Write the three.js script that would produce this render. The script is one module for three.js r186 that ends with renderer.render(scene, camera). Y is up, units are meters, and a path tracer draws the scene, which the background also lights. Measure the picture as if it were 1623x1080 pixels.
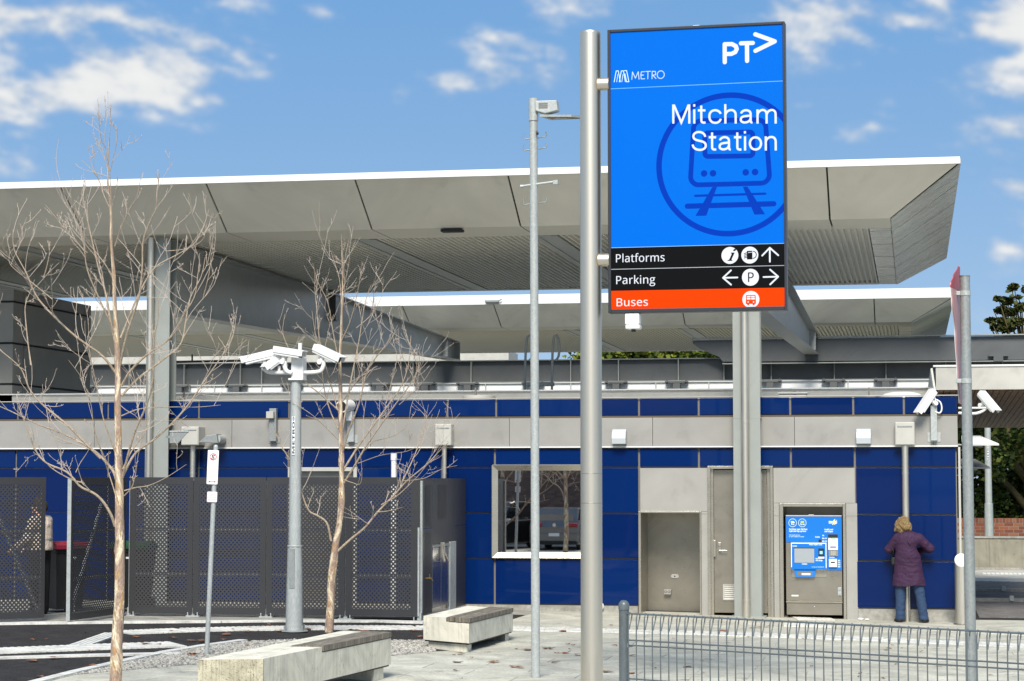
import * as THREE from 'three';
import { mergeGeometries } from 'three/addons/utils/BufferGeometryUtils.js';
import { RoundedBoxGeometry } from 'three/addons/geometries/RoundedBoxGeometry.js';
import { MarchingCubes } from 'three/addons/objects/MarchingCubes.js';
import { ImprovedNoise } from 'three/addons/math/ImprovedNoise.js';

// ------------------------------------------------------------------ camera, exposure, sun, sky
const scene = new THREE.Scene();
const D2R = Math.PI / 180;
const camera = new THREE.PerspectiveCamera(18.06, 1623 / 1080, 0.1, 3000);
camera.position.set(0, 2.2, 34);
camera.rotation.order = 'YXZ';
camera.rotation.set(3.713 * D2R, 10.6 * D2R, 0);
const renderer = new THREE.WebGLRenderer({ antialias: true });
renderer.setSize(1024, 681);
renderer.toneMapping = THREE.LinearToneMapping;
renderer.toneMappingExposure = 1.85;
renderer.shadowMap.enabled = true;

const SUN_AZ = 5 * D2R, SUN_EL = 44 * D2R;          // azimuth from +z (behind the camera) towards +x
const sunDir = new THREE.Vector3(Math.sin(SUN_AZ) * Math.cos(SUN_EL), Math.sin(SUN_EL), Math.cos(SUN_AZ) * Math.cos(SUN_EL));
const sun = new THREE.DirectionalLight(new THREE.Color(1, 0.955, 0.875), 2.85);
sun.position.copy(sunDir).multiplyScalar(80).add(new THREE.Vector3(-5, 0, 0));
sun.target.position.set(-5, 0, 0);
sun.castShadow = true;
sun.shadow.radius = 44;
sun.shadow.mapSize.set(2048, 2048);
Object.assign(sun.shadow.camera, { left: -40, right: 40, top: 40, bottom: -40, near: 1, far: 200 });
scene.add(sun, sun.target);

// ------------------------------------------------------------------ noise
const PN = new ImprovedNoise();
const nz = (x, y, z = 0) => PN.noise(x, y, z);
function fbm(x, y, z, o = 5, g = 0.5) { let s = 0, a = 1, t = 0; for (let i = 0; i < o; i++) { s += a * PN.noise(x, y, z); t += a; a *= g; x = x * 2.03 + 17.1; y = y * 2.01 + 5.3; z = z * 2.02 + 9.7; } return s / t; }
function rng(seed) { let s = seed >>> 0; return () => { s = (s + 0x6d2b79f5) | 0; let t = Math.imul(s ^ (s >>> 15), 1 | s); t = (t + Math.imul(t ^ (t >>> 7), 61 | t)) ^ t; return ((t ^ (t >>> 14)) >>> 0) / 4294967296; }; }
const clamp = (v, a = 0, b = 1) => Math.min(b, Math.max(a, v)), sstep = (a, b, v) => { const t = clamp((v - a) / (b - a)); return t * t * (3 - 2 * t); }, mix = (a, b, t) => a + (b - a) * t;

{ // the sky: blue air paler towards the horizon, with broken fair-weather cloud; each cloud is [azimuth, elevation, half width, half height, density] in degrees
  const W = 4096, H = 2048, data = new Float32Array(W * H * 4);
  const clouds = [[-111.06, 10.33, 2.53, 0.74, 1.0], [-113.02, 9.86, 1.52, 0.51, 0.6], [-109.90, 10.52, 1.52, 0.51, 0.7], [-112.39, 11.67, 1.85, 0.57, 0.42], [-110.42, 12.33, 4.04, 0.61, 0.66], [-109.42, 11.35, 1.52, 0.51, 0.52], [-108.16, 11.49, 0.84, 0.44, 0.5], [-113.86, 12.09, 2.02, 0.51, 0.55], [-107.24, 11.01, 0.61, 0.40, 0.34], [-113.82, 9.50, 1.01, 1.01, 0.4], [-113.32, 8.46, 0.84, 0.51, 0.3], [-108.73, 9.58, 1.01, 0.67, 0.35], [-100.97, 11.55, 1.26, 0.44, 0.78], [-99.77, 10.89, 1.01, 0.44, 0.5], [-101.48, 10.49, 1.85, 0.34, 0.5], [-100.80, 10.62, 0.61, 0.44, 0.5], [-102.50, 10.25, 0.84, 0.30, 0.38], [-101.31, 9.76, 1.18, 0.40, 0.3], [-99.09, 12.37, 1.18, 0.40, 0.55], [-98.07, 12.69, 1.18, 0.37, 0.5], [-105.81, 12.44, 0.51, 0.34, 0.3], [-103.69, 10.24, 0.40, 0.27, 0.3], [-91.83, 12.30, 2.53, 0.74, 0.66], [-92.83, 11.55, 1.01, 0.78, 0.5], [-90.50, 11.99, 1.85, 0.44, 0.55], [-91.59, 11.31, 1.01, 0.37, 0.5], [-87.72, 12.02, 1.18, 0.74, 1.05], [-88.31, 10.35, 1.52, 0.40, 0.55], [-87.09, 10.46, 0.84, 0.51, 0.5], [-90.86, 9.37, 0.78, 0.44, 0.6], [-91.49, 9.11, 0.67, 0.20, 0.35], [-92.76, 10.05, 0.44, 0.20, 0.4], [-88.57, 8.76, 1.52, 0.40, 0.6], [-87.43, 9.34, 1.01, 0.57, 0.5], [-87.77, 8.18, 1.35, 0.40, 0.42], [-87.30, 7.71, 0.84, 0.40, 0.4], [-87.98, 4.61, 1.18, 0.67, 0.45], [-87.48, 6.24, 1.01, 0.67, 0.42]];
  for (let r = H / 2; r < H; r++) {
    const el = ((r + 0.5) / H - 0.5) * 180, up = el * D2R, cy = Math.cos(up), sy = Math.sin(up);
    const t = 1 - Math.exp(-el / 8.5), t2 = sstep(8, 60, el);
    const base = [mix(0.29, 0.047, t) * mix(1, 0.9, t2), mix(0.385, 0.165, t) * mix(1, 0.88, t2), mix(0.475, 0.365, t) * mix(1, 0.9, t2)];
    const near = clouds.filter((c) => Math.abs(c[1] - el) < c[3] * 3);
    for (let c = 0; c < W; c++) {
      const az = ((c + 0.5) / W - 0.5) * 360, x = Math.cos(az * D2R) * cy, z = Math.sin(az * D2R) * cy, o = (r * W + c) * 4;
      let cover = 0;
      const placed = az > -116 && az < -86 && el < 16;
      const wx = placed ? fbm(x * 22, sy * 30, z * 22, 4) : 0, wy = placed ? fbm(x * 22 + 31, sy * 30, z * 22, 4) : 0;
      for (const b of placed ? near : []) {
        const dx = (az + wx * 1.3 - b[0]) / b[2], dy = (el + wy * 0.9 - b[1]) / b[3], q = dx * dx + dy * dy;
        if (q < 6) cover += b[4] * Math.exp(-q * 0.9);
      }
      // beyond the frame the cloud is made denser, as added neutral fill light
      const edge = placed ? Math.max(sstep(-88.5, -86, az), sstep(-113, -116, az), sstep(12.5, 15, el)) : 1;
      if (edge > 0) cover += edge * Math.max(0, fbm(x * 5 + 3, sy * 9, z * 5, 4) * 2.2 + 0.62) * sstep(0, 4, el);
      let a = 0, lum = 0.85;
      if (cover > 0.02) {
        const d = fbm(x * 46 + sy * 60, sy * 92, z * 46, 6, 0.62), e = fbm(x * 13 + 40, sy * 26, z * 13, 4);
        const base0 = Math.min(1.15, cover) + e * 0.7 * Math.min(1, cover * 2); a = Math.pow(sstep(0.22, 1.15, base0 * 0.86 + d * 1.25 * Math.min(1, cover * 2.2)), 1.2) * 0.94;
        lum = 0.385 + 0.09 * a + d * 0.07 + e * 0.05;
      }
      const cl = [lum * 0.985, lum * 0.985, lum * 0.965];
      for (let k = 0; k < 3; k++) data[o + k] = mix(base[k], cl[k], a);
      data[o + 3] = 1;
    }
  }
  for (let r = 0; r < H / 2; r++) for (let c = 0; c < W; c++) { const o = (r * W + c) * 4; data[o] = 0.2; data[o + 1] = 0.2; data[o + 2] = 0.19; data[o + 3] = 1; }
  const sky = new THREE.DataTexture(data, W, H, THREE.RGBAFormat, THREE.FloatType);
  sky.mapping = THREE.EquirectangularReflectionMapping;
  sky.magFilter = THREE.LinearFilter; sky.needsUpdate = true;
  scene.background = sky; scene.environment = sky;
}

// ------------------------------------------------------------------ textures (sizes in metres through uv)
function pixelTex(w, h, fn, srgb = false) {
  const d = new Uint8Array(w * h * 4);
  for (let y = 0; y < h; y++) for (let x = 0; x < w; x++) { const c = fn(x / w, y / h, x, y), o = (y * w + x) * 4; for (let k = 0; k < 3; k++) d[o + k] = clamp(Array.isArray(c) ? c[k] : c) * 255; d[o + 3] = 255; }
  const t = new THREE.DataTexture(d, w, h); t.wrapS = t.wrapT = THREE.RepeatWrapping; t.magFilter = THREE.LinearFilter; t.minFilter = THREE.LinearMipmapLinearFilter; t.generateMipmaps = true;
  if (srgb) t.colorSpace = THREE.SRGBColorSpace; t.needsUpdate = true; return t;
}
const rep = (t, sx, sy = sx) => { const c = t.clone(); c.repeat.set(1 / sx, 1 / sy); c.needsUpdate = true; return c; };
function canvasTex(w, h, draw) {
  const c = document.createElement('canvas'); c.width = w; c.height = h; draw(c.getContext('2d'), w, h);
  const t = new THREE.CanvasTexture(c); t.colorSpace = THREE.SRGBColorSpace; t.magFilter = THREE.LinearFilter; t.anisotropy = 16; return t;
}
// tileable fbm on a torus
const tn = (u, v, f, s = 0, o = 4) => { const a = u * 6.2832, b = v * 6.2832, k = f / 6.2832; return fbm(Math.cos(a) * k + s, Math.sin(a) * k + Math.cos(b) * k * 1.0 + s * 2, Math.sin(b) * k + s * 3, o); };
const T = {};
{ const r = rng(5), sp = []; for (let i = 0; i < 700; i++) sp.push(r());
  T.concrete = pixelTex(512, 512, (u, v, x, y) => { const n = tn(u, v, 7, 1, 5), m = tn(u, v, 40, 4, 3), k = 0.86 + n * 0.26 + m * 0.14; return [k, k * 0.995, k * 0.975]; }, true);
  T.paving = pixelTex(1024, 1024, (u, v) => { const n = tn(u, v, 6, 2, 6), m = tn(u, v, 90, 6, 2), s = sstep(0.18, 0.4, tn(u, v, 14, 9, 4)), g = tn(u, v, 60, 111, 2) > 0.52 ? 0.16 : 0, k = 0.9 + n * 0.2 + m * 0.12 - s * 0.15 - g; return [k, k * 0.995, k * 0.97]; }, true);
  T.stained = pixelTex(512, 512, (u, v) => { const st = tn(u, v * 0.06 + 0.2, 46, 3, 4), n = tn(u, v, 8, 7, 5), p = sstep(0.16, 0.5, tn(u, v, 30, 11, 4)); const k = 0.9 + n * 0.16 - Math.max(0, st) * 0.2 - p * 0.12; return [k, k * 0.985, k * 0.93]; }, true);
  T.dirty = pixelTex(512, 512, (u, v) => { const st = tn(u, v * 0.03 + 0.2, 90, 13, 4), n = tn(u, v, 9, 17, 5), p = sstep(0.0, 0.5, tn(u, v, 90, 21, 4)); const k = 0.86 + n * 0.22 - Math.max(0, st) * 0.38 - p * 0.26; return [k, k * 0.98, k * 0.9]; }, true);
  T.asphalt = pixelTex(512, 512, (u, v) => { const n = tn(u, v, 6, 31, 4), m = tn(u, v, 150, 33, 2), k = 0.75 + n * 0.18 + m * 0.5; return [k, k, k * 1.02]; }, true);
  T.brush = pixelTex(512, 512, (u, v) => { const n = tn(u * 0.05 + 0.3, v, 160, 41, 3), m = tn(u, v, 5, 43, 4), k = 0.82 + n * 0.25 + m * 0.22; return k; });
  T.smear = pixelTex(512, 512, (u, v) => { const m = tn(u, v, 6, 47, 5), s = sstep(0.12, 0.4, tn(u, v, 10, 53, 5)), k = 0.94 + m * 0.08 - s * 0.035; return [k, k * 0.995, k * 0.985]; }, true);
  T.galv = pixelTex(512, 512, (u, v) => { const m = tn(u, v, 38, 57, 3), q = tn(u, v, 7, 59, 4), k = 0.9 + Math.round(m * 7) / 7 * 0.12 + q * 0.08; return [k * 0.98, k, k * 1.01]; }, true);
  T.timber = pixelTex(512, 512, (u, v) => { const g = tn(u, v * 0.05 + 0.4, 70, 61, 4), n = tn(u, v, 5, 67, 4), k = 0.72 + g * 0.55 + n * 0.2; return [k, k * 0.97, k * 0.92]; }, true);
  T.finstreak = pixelTex(512, 512, (u, v) => { const a = tn(u * 0.08 + 0.1, v, 40, 101, 4), b = tn(u, v, 4, 103, 3), k = 0.88 + a * 0.3 + b * 0.1; return [k, k, k * 0.99]; }, true);
  T.fabric = pixelTex(256, 256, (u, v) => 0.5 + tn(u, v, 5, 71, 4) * 0.9);
  T.bark = pixelTex(512, 1024, (u, v) => { // plane-tree bark: cream and tan plates peeling in outlines
    const a = tn(u, v * 1.0, 9, 73, 4), b = tn(u, v, 16, 79, 5), f = tn(u, v, 60, 83, 3);
    let c = a > 0.1 ? [0.93, 0.885, 0.78] : a > -0.06 ? [0.82, 0.75, 0.655] : [0.68, 0.59, 0.53];
    if (b > 0.25) c = [0.72, 0.59, 0.42]; if (b < -0.28) c = [0.55, 0.48, 0.43];
    return c.map((q) => q * (0.92 + f * 0.3)); }, true);
  T.twigbark = pixelTex(256, 256, (u, v) => { const a = tn(u, v, 18, 89, 4), k = 0.9 + a * 0.5; return [k, k * 0.96, k * 0.9]; }, true);
  T.perf = pixelTex(64, 64, (u, v) => { // a round hole in the middle and one round the corners of each 62 x 66 mm cell
    const hole = (cx, cy) => Math.hypot((u - cx) * 62, (v - cy) * 66) < 11; return hole(0.5, 0.5) || hole(0, 0) || hole(1, 0) || hole(0, 1) || hole(1, 1) ? 0 : 1; });
}
const std = (rgb, rough, metal = 0, o = {}) => new THREE.MeshStandardMaterial({ color: new THREE.Color().setRGB(...rgb), roughness: rough, metalness: metal, ...o });
const phys = (rgb, rough, metal = 0, o = {}) => new THREE.MeshPhysicalMaterial({ color: new THREE.Color().setRGB(...rgb), roughness: rough, metalness: metal, ...o });
const M = {
  blue: [0, 1, 2].map((i) => phys([0.0002, 0.0125 + i * 0.002, 0.084 + i * 0.009], 0.3, 0, { specularIntensity: 0.15, clearcoat: 0.3, clearcoatRoughness: 0.02, bumpMap: rep(T.smear, 1.7), bumpScale: 0.004 })),
  band: [0, 1].map((i) => std([0.40 - i * 0.015, 0.39 - i * 0.015, 0.365 - i * 0.015], 0.42, 0.2, { map: rep(T.smear, 3) })),
  greyPanel: std([0.42, 0.41, 0.38], 0.45, 0.15, { map: rep(T.smear, 3) }),
  joint: std([0.2, 0.185, 0.165], 0.6, 0.3),
  steel: phys([0.6, 0.56, 0.48], 0.36, 0.75, { map: rep(T.smear, 2.2), roughnessMap: rep(T.brush, 1.2), anisotropy: 0.4 }),
  steelDull: phys([0.42, 0.385, 0.32], 0.4, 0.75, { map: rep(T.smear, 1.7), roughnessMap: rep(T.brush, 1.1) }),
  steelPole: phys([0.82, 0.765, 0.66], 0.42, 1, { map: rep(T.smear, 0.9, 3), bumpMap: null }),
  galv: std([0.4, 0.41, 0.39], 0.5, 0.35, { map: rep(T.galv, 0.7) }),
  galvLight: std([0.56, 0.565, 0.535], 0.5, 0.2, { map: rep(T.galv, 0.9) }),
  white: std([0.8, 0.8, 0.78], 0.45),
  offWhite: std([0.55, 0.54, 0.495], 0.5, 0, { map: rep(T.smear, 2) }),
  fascia: std([0.78, 0.78, 0.76], 0.4),
  soffit: [0, 1].map((i) => std([0.86 - i * 0.015, 0.83 - i * 0.015, 0.735 - i * 0.015], 0.5, 0, { map: rep(T.smear, 4) })),
  soffitPale: std([0.86, 0.86, 0.8], 0.5, 0, { map: rep(T.smear, 4) }),
  finSteel: phys([0.84, 0.845, 0.8], 0.3, 0.4, { map: rep(T.finstreak, 1.6), roughnessMap: rep(T.brush, 2) }),
  corrug: std([0.66, 0.64, 0.56], 0.55, 0.15),
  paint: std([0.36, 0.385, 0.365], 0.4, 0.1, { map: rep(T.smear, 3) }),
  paintDarkShade: std([0.135, 0.142, 0.145], 0.38, 0.1, { map: rep(T.smear, 3) }),  // shade on the long beam is put into this darker colour
  paintGirder: std([0.37, 0.385, 0.38], 0.34, 0.1, { map: rep(T.smear, 3) }),
  paleGrey: std([0.5, 0.53, 0.55], 0.4),
  black: std([0.012, 0.012, 0.012], 0.6),
  rubber: std([0.02, 0.02, 0.02], 0.85),
  clad: std([0.29, 0.285, 0.26], 0.4, 0.15, { map: rep(T.smear, 3) }),
  perf: std([0.047, 0.047, 0.05], 0.5, 0.2, { alphaMap: rep(T.perf, 0.062, 0.066), alphaTest: 0.5, side: THREE.DoubleSide }),
  perfSolid: std([0.045, 0.045, 0.048], 0.45, 0.2),
  concrete: phys([0.9, 0.88, 0.82], 0.85, 0, { specularIntensity: 0.12, map: rep(T.stained, 1.6), bumpMap: rep(T.concrete, 0.8), bumpScale: 0.003 }),
  concreteDirty: phys([0.68, 0.655, 0.585], 0.9, 0, { specularIntensity: 0.12, map: rep(T.dirty, 1.1), bumpMap: rep(T.concrete, 0.8), bumpScale: 0.004 }),
  concreteWall: phys([0.36, 0.35, 0.31], 0.9, 0, { specularIntensity: 0.12, map: rep(T.stained, 3) }),
  plinth: phys([0.42, 0.41, 0.38], 0.85, 0, { specularIntensity: 0.12, map: rep(T.concrete, 2) }),
  paving: phys([0.6, 0.585, 0.515], 0.85, 0, { specularIntensity: 0.12, map: rep(T.paving, 2.7), bumpMap: rep(T.concrete, 0.5), bumpScale: 0.002 }),
  asphalt: phys([0.088, 0.084, 0.08], 0.9, 0, { specularIntensity: 0.12, map: rep(T.asphalt, 1.3), bumpMap: rep(T.asphalt, 0.4), bumpScale: 0.004 }),
  tactile: std([0.88, 0.87, 0.83], 0.8, 0, { map: rep(T.concrete, 1.3) }),
  timber: [0, 1, 2].map((i) => std([0.36 + i * 0.035, 0.33 + i * 0.032, 0.28 + i * 0.03], 0.85, 0, { map: rep(T.timber, 0.35, 1.5), bumpMap: rep(T.timber, 0.35, 1.5), bumpScale: 0.003 })),
  slat: [0, 1].map((i) => std([0.33 + i * 0.05, 0.22 + i * 0.03, 0.13 + i * 0.02], 0.6, 0, { map: rep(T.timber, 0.4, 2) })),
  bark: std([0.98, 0.95, 0.9], 0.9, 0, { map: rep(T.bark, 1, 1), bumpMap: rep(T.bark, 1, 1), bumpScale: 0.006 }),
  limb: std([0.46, 0.395, 0.33], 0.85, 0, { map: rep(T.twigbark, 0.3) }),
  twig: std([0.5, 0.42, 0.345], 0.85),
  glass: phys([0.78, 0.75, 0.72], 0.01, 1),
};
M.fenceGrey = std([0.17, 0.19, 0.195], 0.4, 0.25, { map: rep(T.galv, 0.8) });

// ------------------------------------------------------------------ geometry helpers
{ const f = THREE.BufferGeometry.prototype.toNonIndexed; THREE.BufferGeometry.prototype.toNonIndexed = function () { return this.index ? f.call(this) : this; }; }
const V = (x, y, z) => new THREE.Vector3(x, y, z);
function uvm(g) { // uv in metres from the face's main direction
  g = g.index ? g.toNonIndexed() : g;
  const p = g.attributes.position, n = p.count, uv = new Float32Array(n * 2), a = V(), b = V(), c = V();
  for (let i = 0; i < n; i += 3) {
    a.fromBufferAttribute(p, i); b.fromBufferAttribute(p, i + 1); c.fromBufferAttribute(p, i + 2);
    const q = b.clone().sub(a).cross(c.clone().sub(a)), ax = Math.abs(q.x), ay = Math.abs(q.y), az = Math.abs(q.z);
    [a, b, c].forEach((v, k) => { const o = (i + k) * 2; if (ay >= ax && ay >= az) { uv[o] = v.x; uv[o + 1] = v.z; } else if (ax >= az) { uv[o] = v.z; uv[o + 1] = v.y; } else { uv[o] = v.x; uv[o + 1] = v.y; } });
  }
  g.setAttribute('uv', new THREE.BufferAttribute(uv, 2));
  for (const k of Object.keys(g.attributes)) if (!['position', 'normal', 'uv'].includes(k)) g.deleteAttribute(k);
  return g;
}
const box = (x0, x1, y0, y1, z0, z1) => uvm(new THREE.BoxGeometry(Math.abs(x1 - x0), Math.abs(y1 - y0), Math.abs(z1 - z0)).translate((x0 + x1) / 2, (y0 + y1) / 2, (z0 + z1) / 2));
const rbox = (x0, x1, y0, y1, z0, z1, r = 0.006, s = 1) => uvm(new RoundedBoxGeometry(Math.abs(x1 - x0), Math.abs(y1 - y0), Math.abs(z1 - z0), s, Math.min(r, Math.abs(x1 - x0) / 2.01, Math.abs(y1 - y0) / 2.01, Math.abs(z1 - z0) / 2.01)).translate((x0 + x1) / 2, (y0 + y1) / 2, (z0 + z1) / 2));
function rod(a, b, r0, r1 = r0, seg = 10, capped = true) { // a round bar from point a to point b, uv in metres round it
  const A = V(...a), B = V(...b), d = B.clone().sub(A), L = d.length();
  let g = new THREE.CylinderGeometry(r1, r0, L, seg, 1, !capped); const uv = g.attributes.uv;
  for (let i = 0; i < uv.count; i++) uv.setXY(i, uv.getX(i) * r0 * 6.283, uv.getY(i) * L);
  g.applyQuaternion(new THREE.Quaternion().setFromUnitVectors(V(0, 1, 0), d.normalize())).translate((A.x + B.x) / 2, (A.y + B.y) / 2, (A.z + B.z) / 2);
  return g.toNonIndexed();
}
function tube(pts, r, seg = 8, n = 0, closed = false) { const c = new THREE.CatmullRomCurve3(pts.map((p) => V(...p)), closed, 'centripetal'); return new THREE.TubeGeometry(c, n || pts.length * 4, r, seg, closed).toNonIndexed(); }
function limbGeo(pts, r0, r1, seg = 6, steps = 0) { // tapering limb through points
  const c = new THREE.CatmullRomCurve3(pts.map((p) => V(...p)), false, 'centripetal'), n = steps || Math.max(3, pts.length * 2), P = [], N = [], U = [], I = [], L = c.getLength();
  const t0 = V(), side = V(1, 0, 0), q = V();
  let nrm = null;
  for (let i = 0; i <= n; i++) {
    const t = i / n, p = c.getPoint(t), tan = c.getTangent(t).normalize();
    if (!nrm) nrm = (Math.abs(tan.x) < 0.9 ? side.clone() : V(0, 0, 1)).cross(tan).normalize(); else nrm.sub(tan.clone().multiplyScalar(nrm.dot(tan))).normalize();
    const bin = tan.clone().cross(nrm), r = mix(r0, r1, t);
    for (let k = 0; k <= seg; k++) { const a = k / seg * 6.28318; q.copy(nrm).multiplyScalar(Math.cos(a)).addScaledVector(bin, Math.sin(a)); N.push(q.x, q.y, q.z); P.push(p.x + q.x * r, p.y + q.y * r, p.z + q.z * r); U.push(k / seg * Math.max(0.12, r0 * 6.28), t * L); }
  }
  for (let i = 0; i < n; i++) for (let k = 0; k < seg; k++) { const a = i * (seg + 1) + k, b = a + seg + 1; I.push(a, a + 1, b, b, a + 1, b + 1); }
  const g = new THREE.BufferGeometry(); g.setAttribute('position', new THREE.Float32BufferAttribute(P, 3)); g.setAttribute('normal', new THREE.Float32BufferAttribute(N, 3)); g.setAttribute('uv', new THREE.Float32BufferAttribute(U, 2)); g.setIndex(I);
  return g.toNonIndexed();
}
function prism(poly, y0, y1) { // upright prism over an [x, z] polygon (convex); y1 may be one number per corner
  const ys = Array.isArray(y1) ? y1 : poly.map(() => y1), yb = Array.isArray(y0) ? y0 : poly.map(() => y0), P = [];
  const tri = (a, b, c) => P.push(...a, ...b, ...c), n = poly.length;
  let area = 0; for (let i = 0; i < n; i++) { const a = poly[i], b = poly[(i + 1) % n]; area += a[0] * b[1] - b[0] * a[1]; }
  const ord = [...poly.keys()]; if (area > 0) ord.reverse();
  const t = (i) => [poly[i][0], ys[i], poly[i][1]], u = (i) => [poly[i][0], yb[i], poly[i][1]];
  for (let k = 1; k < n - 1; k++) { tri(t(ord[0]), t(ord[k]), t(ord[k + 1])); tri(u(ord[0]), u(ord[k + 1]), u(ord[k])); }
  for (let k = 0; k < n; k++) { const i = ord[k], j = ord[(k + 1) % n]; tri(u(i), u(j), t(j)); tri(u(i), t(j), t(i)); }
  const g = new THREE.BufferGeometry(); g.setAttribute('position', new THREE.Float32BufferAttribute(P, 3)); g.computeVertexNormals(); return uvm(g);
}
function quads(list) { // each quad four corner points, both winding kept as given
  const P = []; for (const [a, b, c, d] of list) P.push(...a, ...b, ...c, ...a, ...c, ...d);
  const g = new THREE.BufferGeometry(); g.setAttribute('position', new THREE.Float32BufferAttribute(P, 3)); g.computeVertexNormals(); return uvm(g);
}
function slab(a, b, c, d, th) { // a flat panel with corner points a..d, given a thickness away from its face
  const A = [a, b, c, d].map((p) => V(...p)), n = A[1].clone().sub(A[0]).cross(A[3].clone().sub(A[0])).normalize().multiplyScalar(-th), B = A.map((p) => p.clone().add(n)), f = (p) => p.toArray();
  const q = [[A[0], A[1], A[2], A[3]], [B[3], B[2], B[1], B[0]]]; for (let i = 0; i < 4; i++) { const j = (i + 1) % 4; q.push([A[j], A[i], B[i], B[j]]); }
  return quads(q.map((l) => l.map(f)));
}
function merge(list) { const L = list.map((g) => { g = g.index ? g.toNonIndexed() : g; for (const k of Object.keys(g.attributes)) if (!['position', 'normal', 'uv'].includes(k)) g.deleteAttribute(k); return g; }); return L.length > 1 ? mergeGeometries(L) : L[0]; }
const lathe = (pts, seg = 20) => new THREE.LatheGeometry(pts.map((p) => new THREE.Vector2(p[0], p[1])), seg).toNonIndexed();
function extrude(pts, depth, bevel = 0) { const s = new THREE.Shape(pts.map((p) => new THREE.Vector2(p[0], p[1]))); return uvm(new THREE.ExtrudeGeometry(s, { depth, bevelEnabled: bevel > 0, bevelSize: bevel, bevelThickness: bevel, bevelSegments: 2, steps: 1 })); }

// ------------------------------------------------------------------ things, parts, setting
const used = {};
const numbered = (n) => { used[n] = (used[n] ?? -1) + 1; return used[n] ? n + '_' + String(used[n]).padStart(3, '0') : n; };
const shade = (m) => { m.castShadow = m.receiveShadow = true; return m; };
function thing(name, label, category, at = [0, 0, 0], turn = 0, group) {
  const o = new THREE.Group(); o.name = numbered(name); o.position.set(...at); o.rotation.y = turn; o.userData = { label, category }; if (group) o.userData.group = group; scene.add(o); return o;
}
function part(parent, name, geo, mat, label) { const m = shade(new THREE.Mesh(Array.isArray(geo) ? merge(geo) : geo, mat)); m.name = name; if (label) m.userData.label = label; parent.add(m); return m; }
function solo(name, geo, mat, label, category, group, at) { const m = shade(new THREE.Mesh(Array.isArray(geo) ? merge(geo) : geo, mat)); m.name = numbered(name); if (at) m.position.set(...at); m.userData = { label, category }; if (group) m.userData.group = group; scene.add(m); return m; }
function struct(name, geo, mat) { const m = shade(new THREE.Mesh(Array.isArray(geo) ? merge(geo) : geo, mat)); m.name = numbered(name); m.userData.kind = 'structure'; scene.add(m); return m; }
function stuff(name, geo, mat, label, category) { const m = shade(new THREE.Mesh(Array.isArray(geo) ? merge(geo) : geo, mat)); m.name = numbered(name); m.userData = { kind: 'stuff', label, category }; scene.add(m); return m; }
function copyOf(src, at, turn, label) { const c = src.clone(); c.name = numbered(src.name.replace(/_\d{3}$/, '')); c.position.set(...at); c.rotation.y = turn; c.userData = { ...src.userData, label }; scene.add(c); return c; }

// ------------------------------------------------------------------ the ground: level to the right, rising gently to the left, dropping to the car park behind the camera
const gy = (x) => 0.018 * clamp(-x, 0, 9);
{
  const xs = [-600, -60, -20, -9, 0, 20, 60, 600], zs = [-900, -60, -20, 0, 16, 17.5, 19, 21, 23, 60, 600], P = [], Q = [];
  const h = (x, z) => gy(x) - (0.3 + gy(x)) * sstep(16, 23, z);
  for (let i = 0; i < xs.length - 1; i++) for (let j = 0; j < zs.length - 1; j++) { const a = [xs[i], h(xs[i], zs[j]), zs[j]], b = [xs[i], h(xs[i], zs[j + 1]), zs[j + 1]], c = [xs[i + 1], h(xs[i + 1], zs[j + 1]), zs[j + 1]], d = [xs[i + 1], h(xs[i + 1], zs[j]), zs[j]]; (zs[j] >= 16 ? Q : P).push([a, b, c, d]); }
  struct('ground', quads(P), M.asphalt); struct('bounce_paving', quads(Q), phys([0.5, 0.49, 0.445], 0.9, 0, { specularIntensity: 0.12, map: rep(T.paving, 2.7) }));  // unseen street, coloured pale to bounce light up under the canopies
}
function sheet(poly, lift) { // a flat-lying polygon that follows the ground, cut where the slope changes
  const clip = (pts, f) => { const out = []; pts.forEach((p, i) => { const q = pts[(i + 1) % pts.length], a = f(p), b = f(q); if (a >= 0) out.push(p); if (a * b < 0) { const t = a / (a - b); out.push([mix(p[0], q[0], t), mix(p[1], q[1], t)]); } }); return out; };
  const P = [];
  for (const [lo, hi] of [[-900, -9], [-9, 0], [0, 900]]) {
    let q = clip(clip(poly, (p) => p[0] - lo), (p) => hi - p[0]); if (q.length < 3) continue;
    const c = q.map((p) => new THREE.Vector2(...p)); 
    for (const f of THREE.ShapeUtils.triangulateShape(c, [])) { let [a, b, d] = f.map((k) => q[k]); if ((b[0] - a[0]) * (d[1] - a[1]) - (b[1] - a[1]) * (d[0] - a[0]) > 0) [b, d] = [d, b]; for (const p of [a, b, d]) P.push(p[0], gy(p[0]) + lift, p[1]); }
  }
  const g = new THREE.BufferGeometry(); g.setAttribute('position', new THREE.Float32BufferAttribute(P, 3)); g.computeVertexNormals(); return uvm(g);
}

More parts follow.
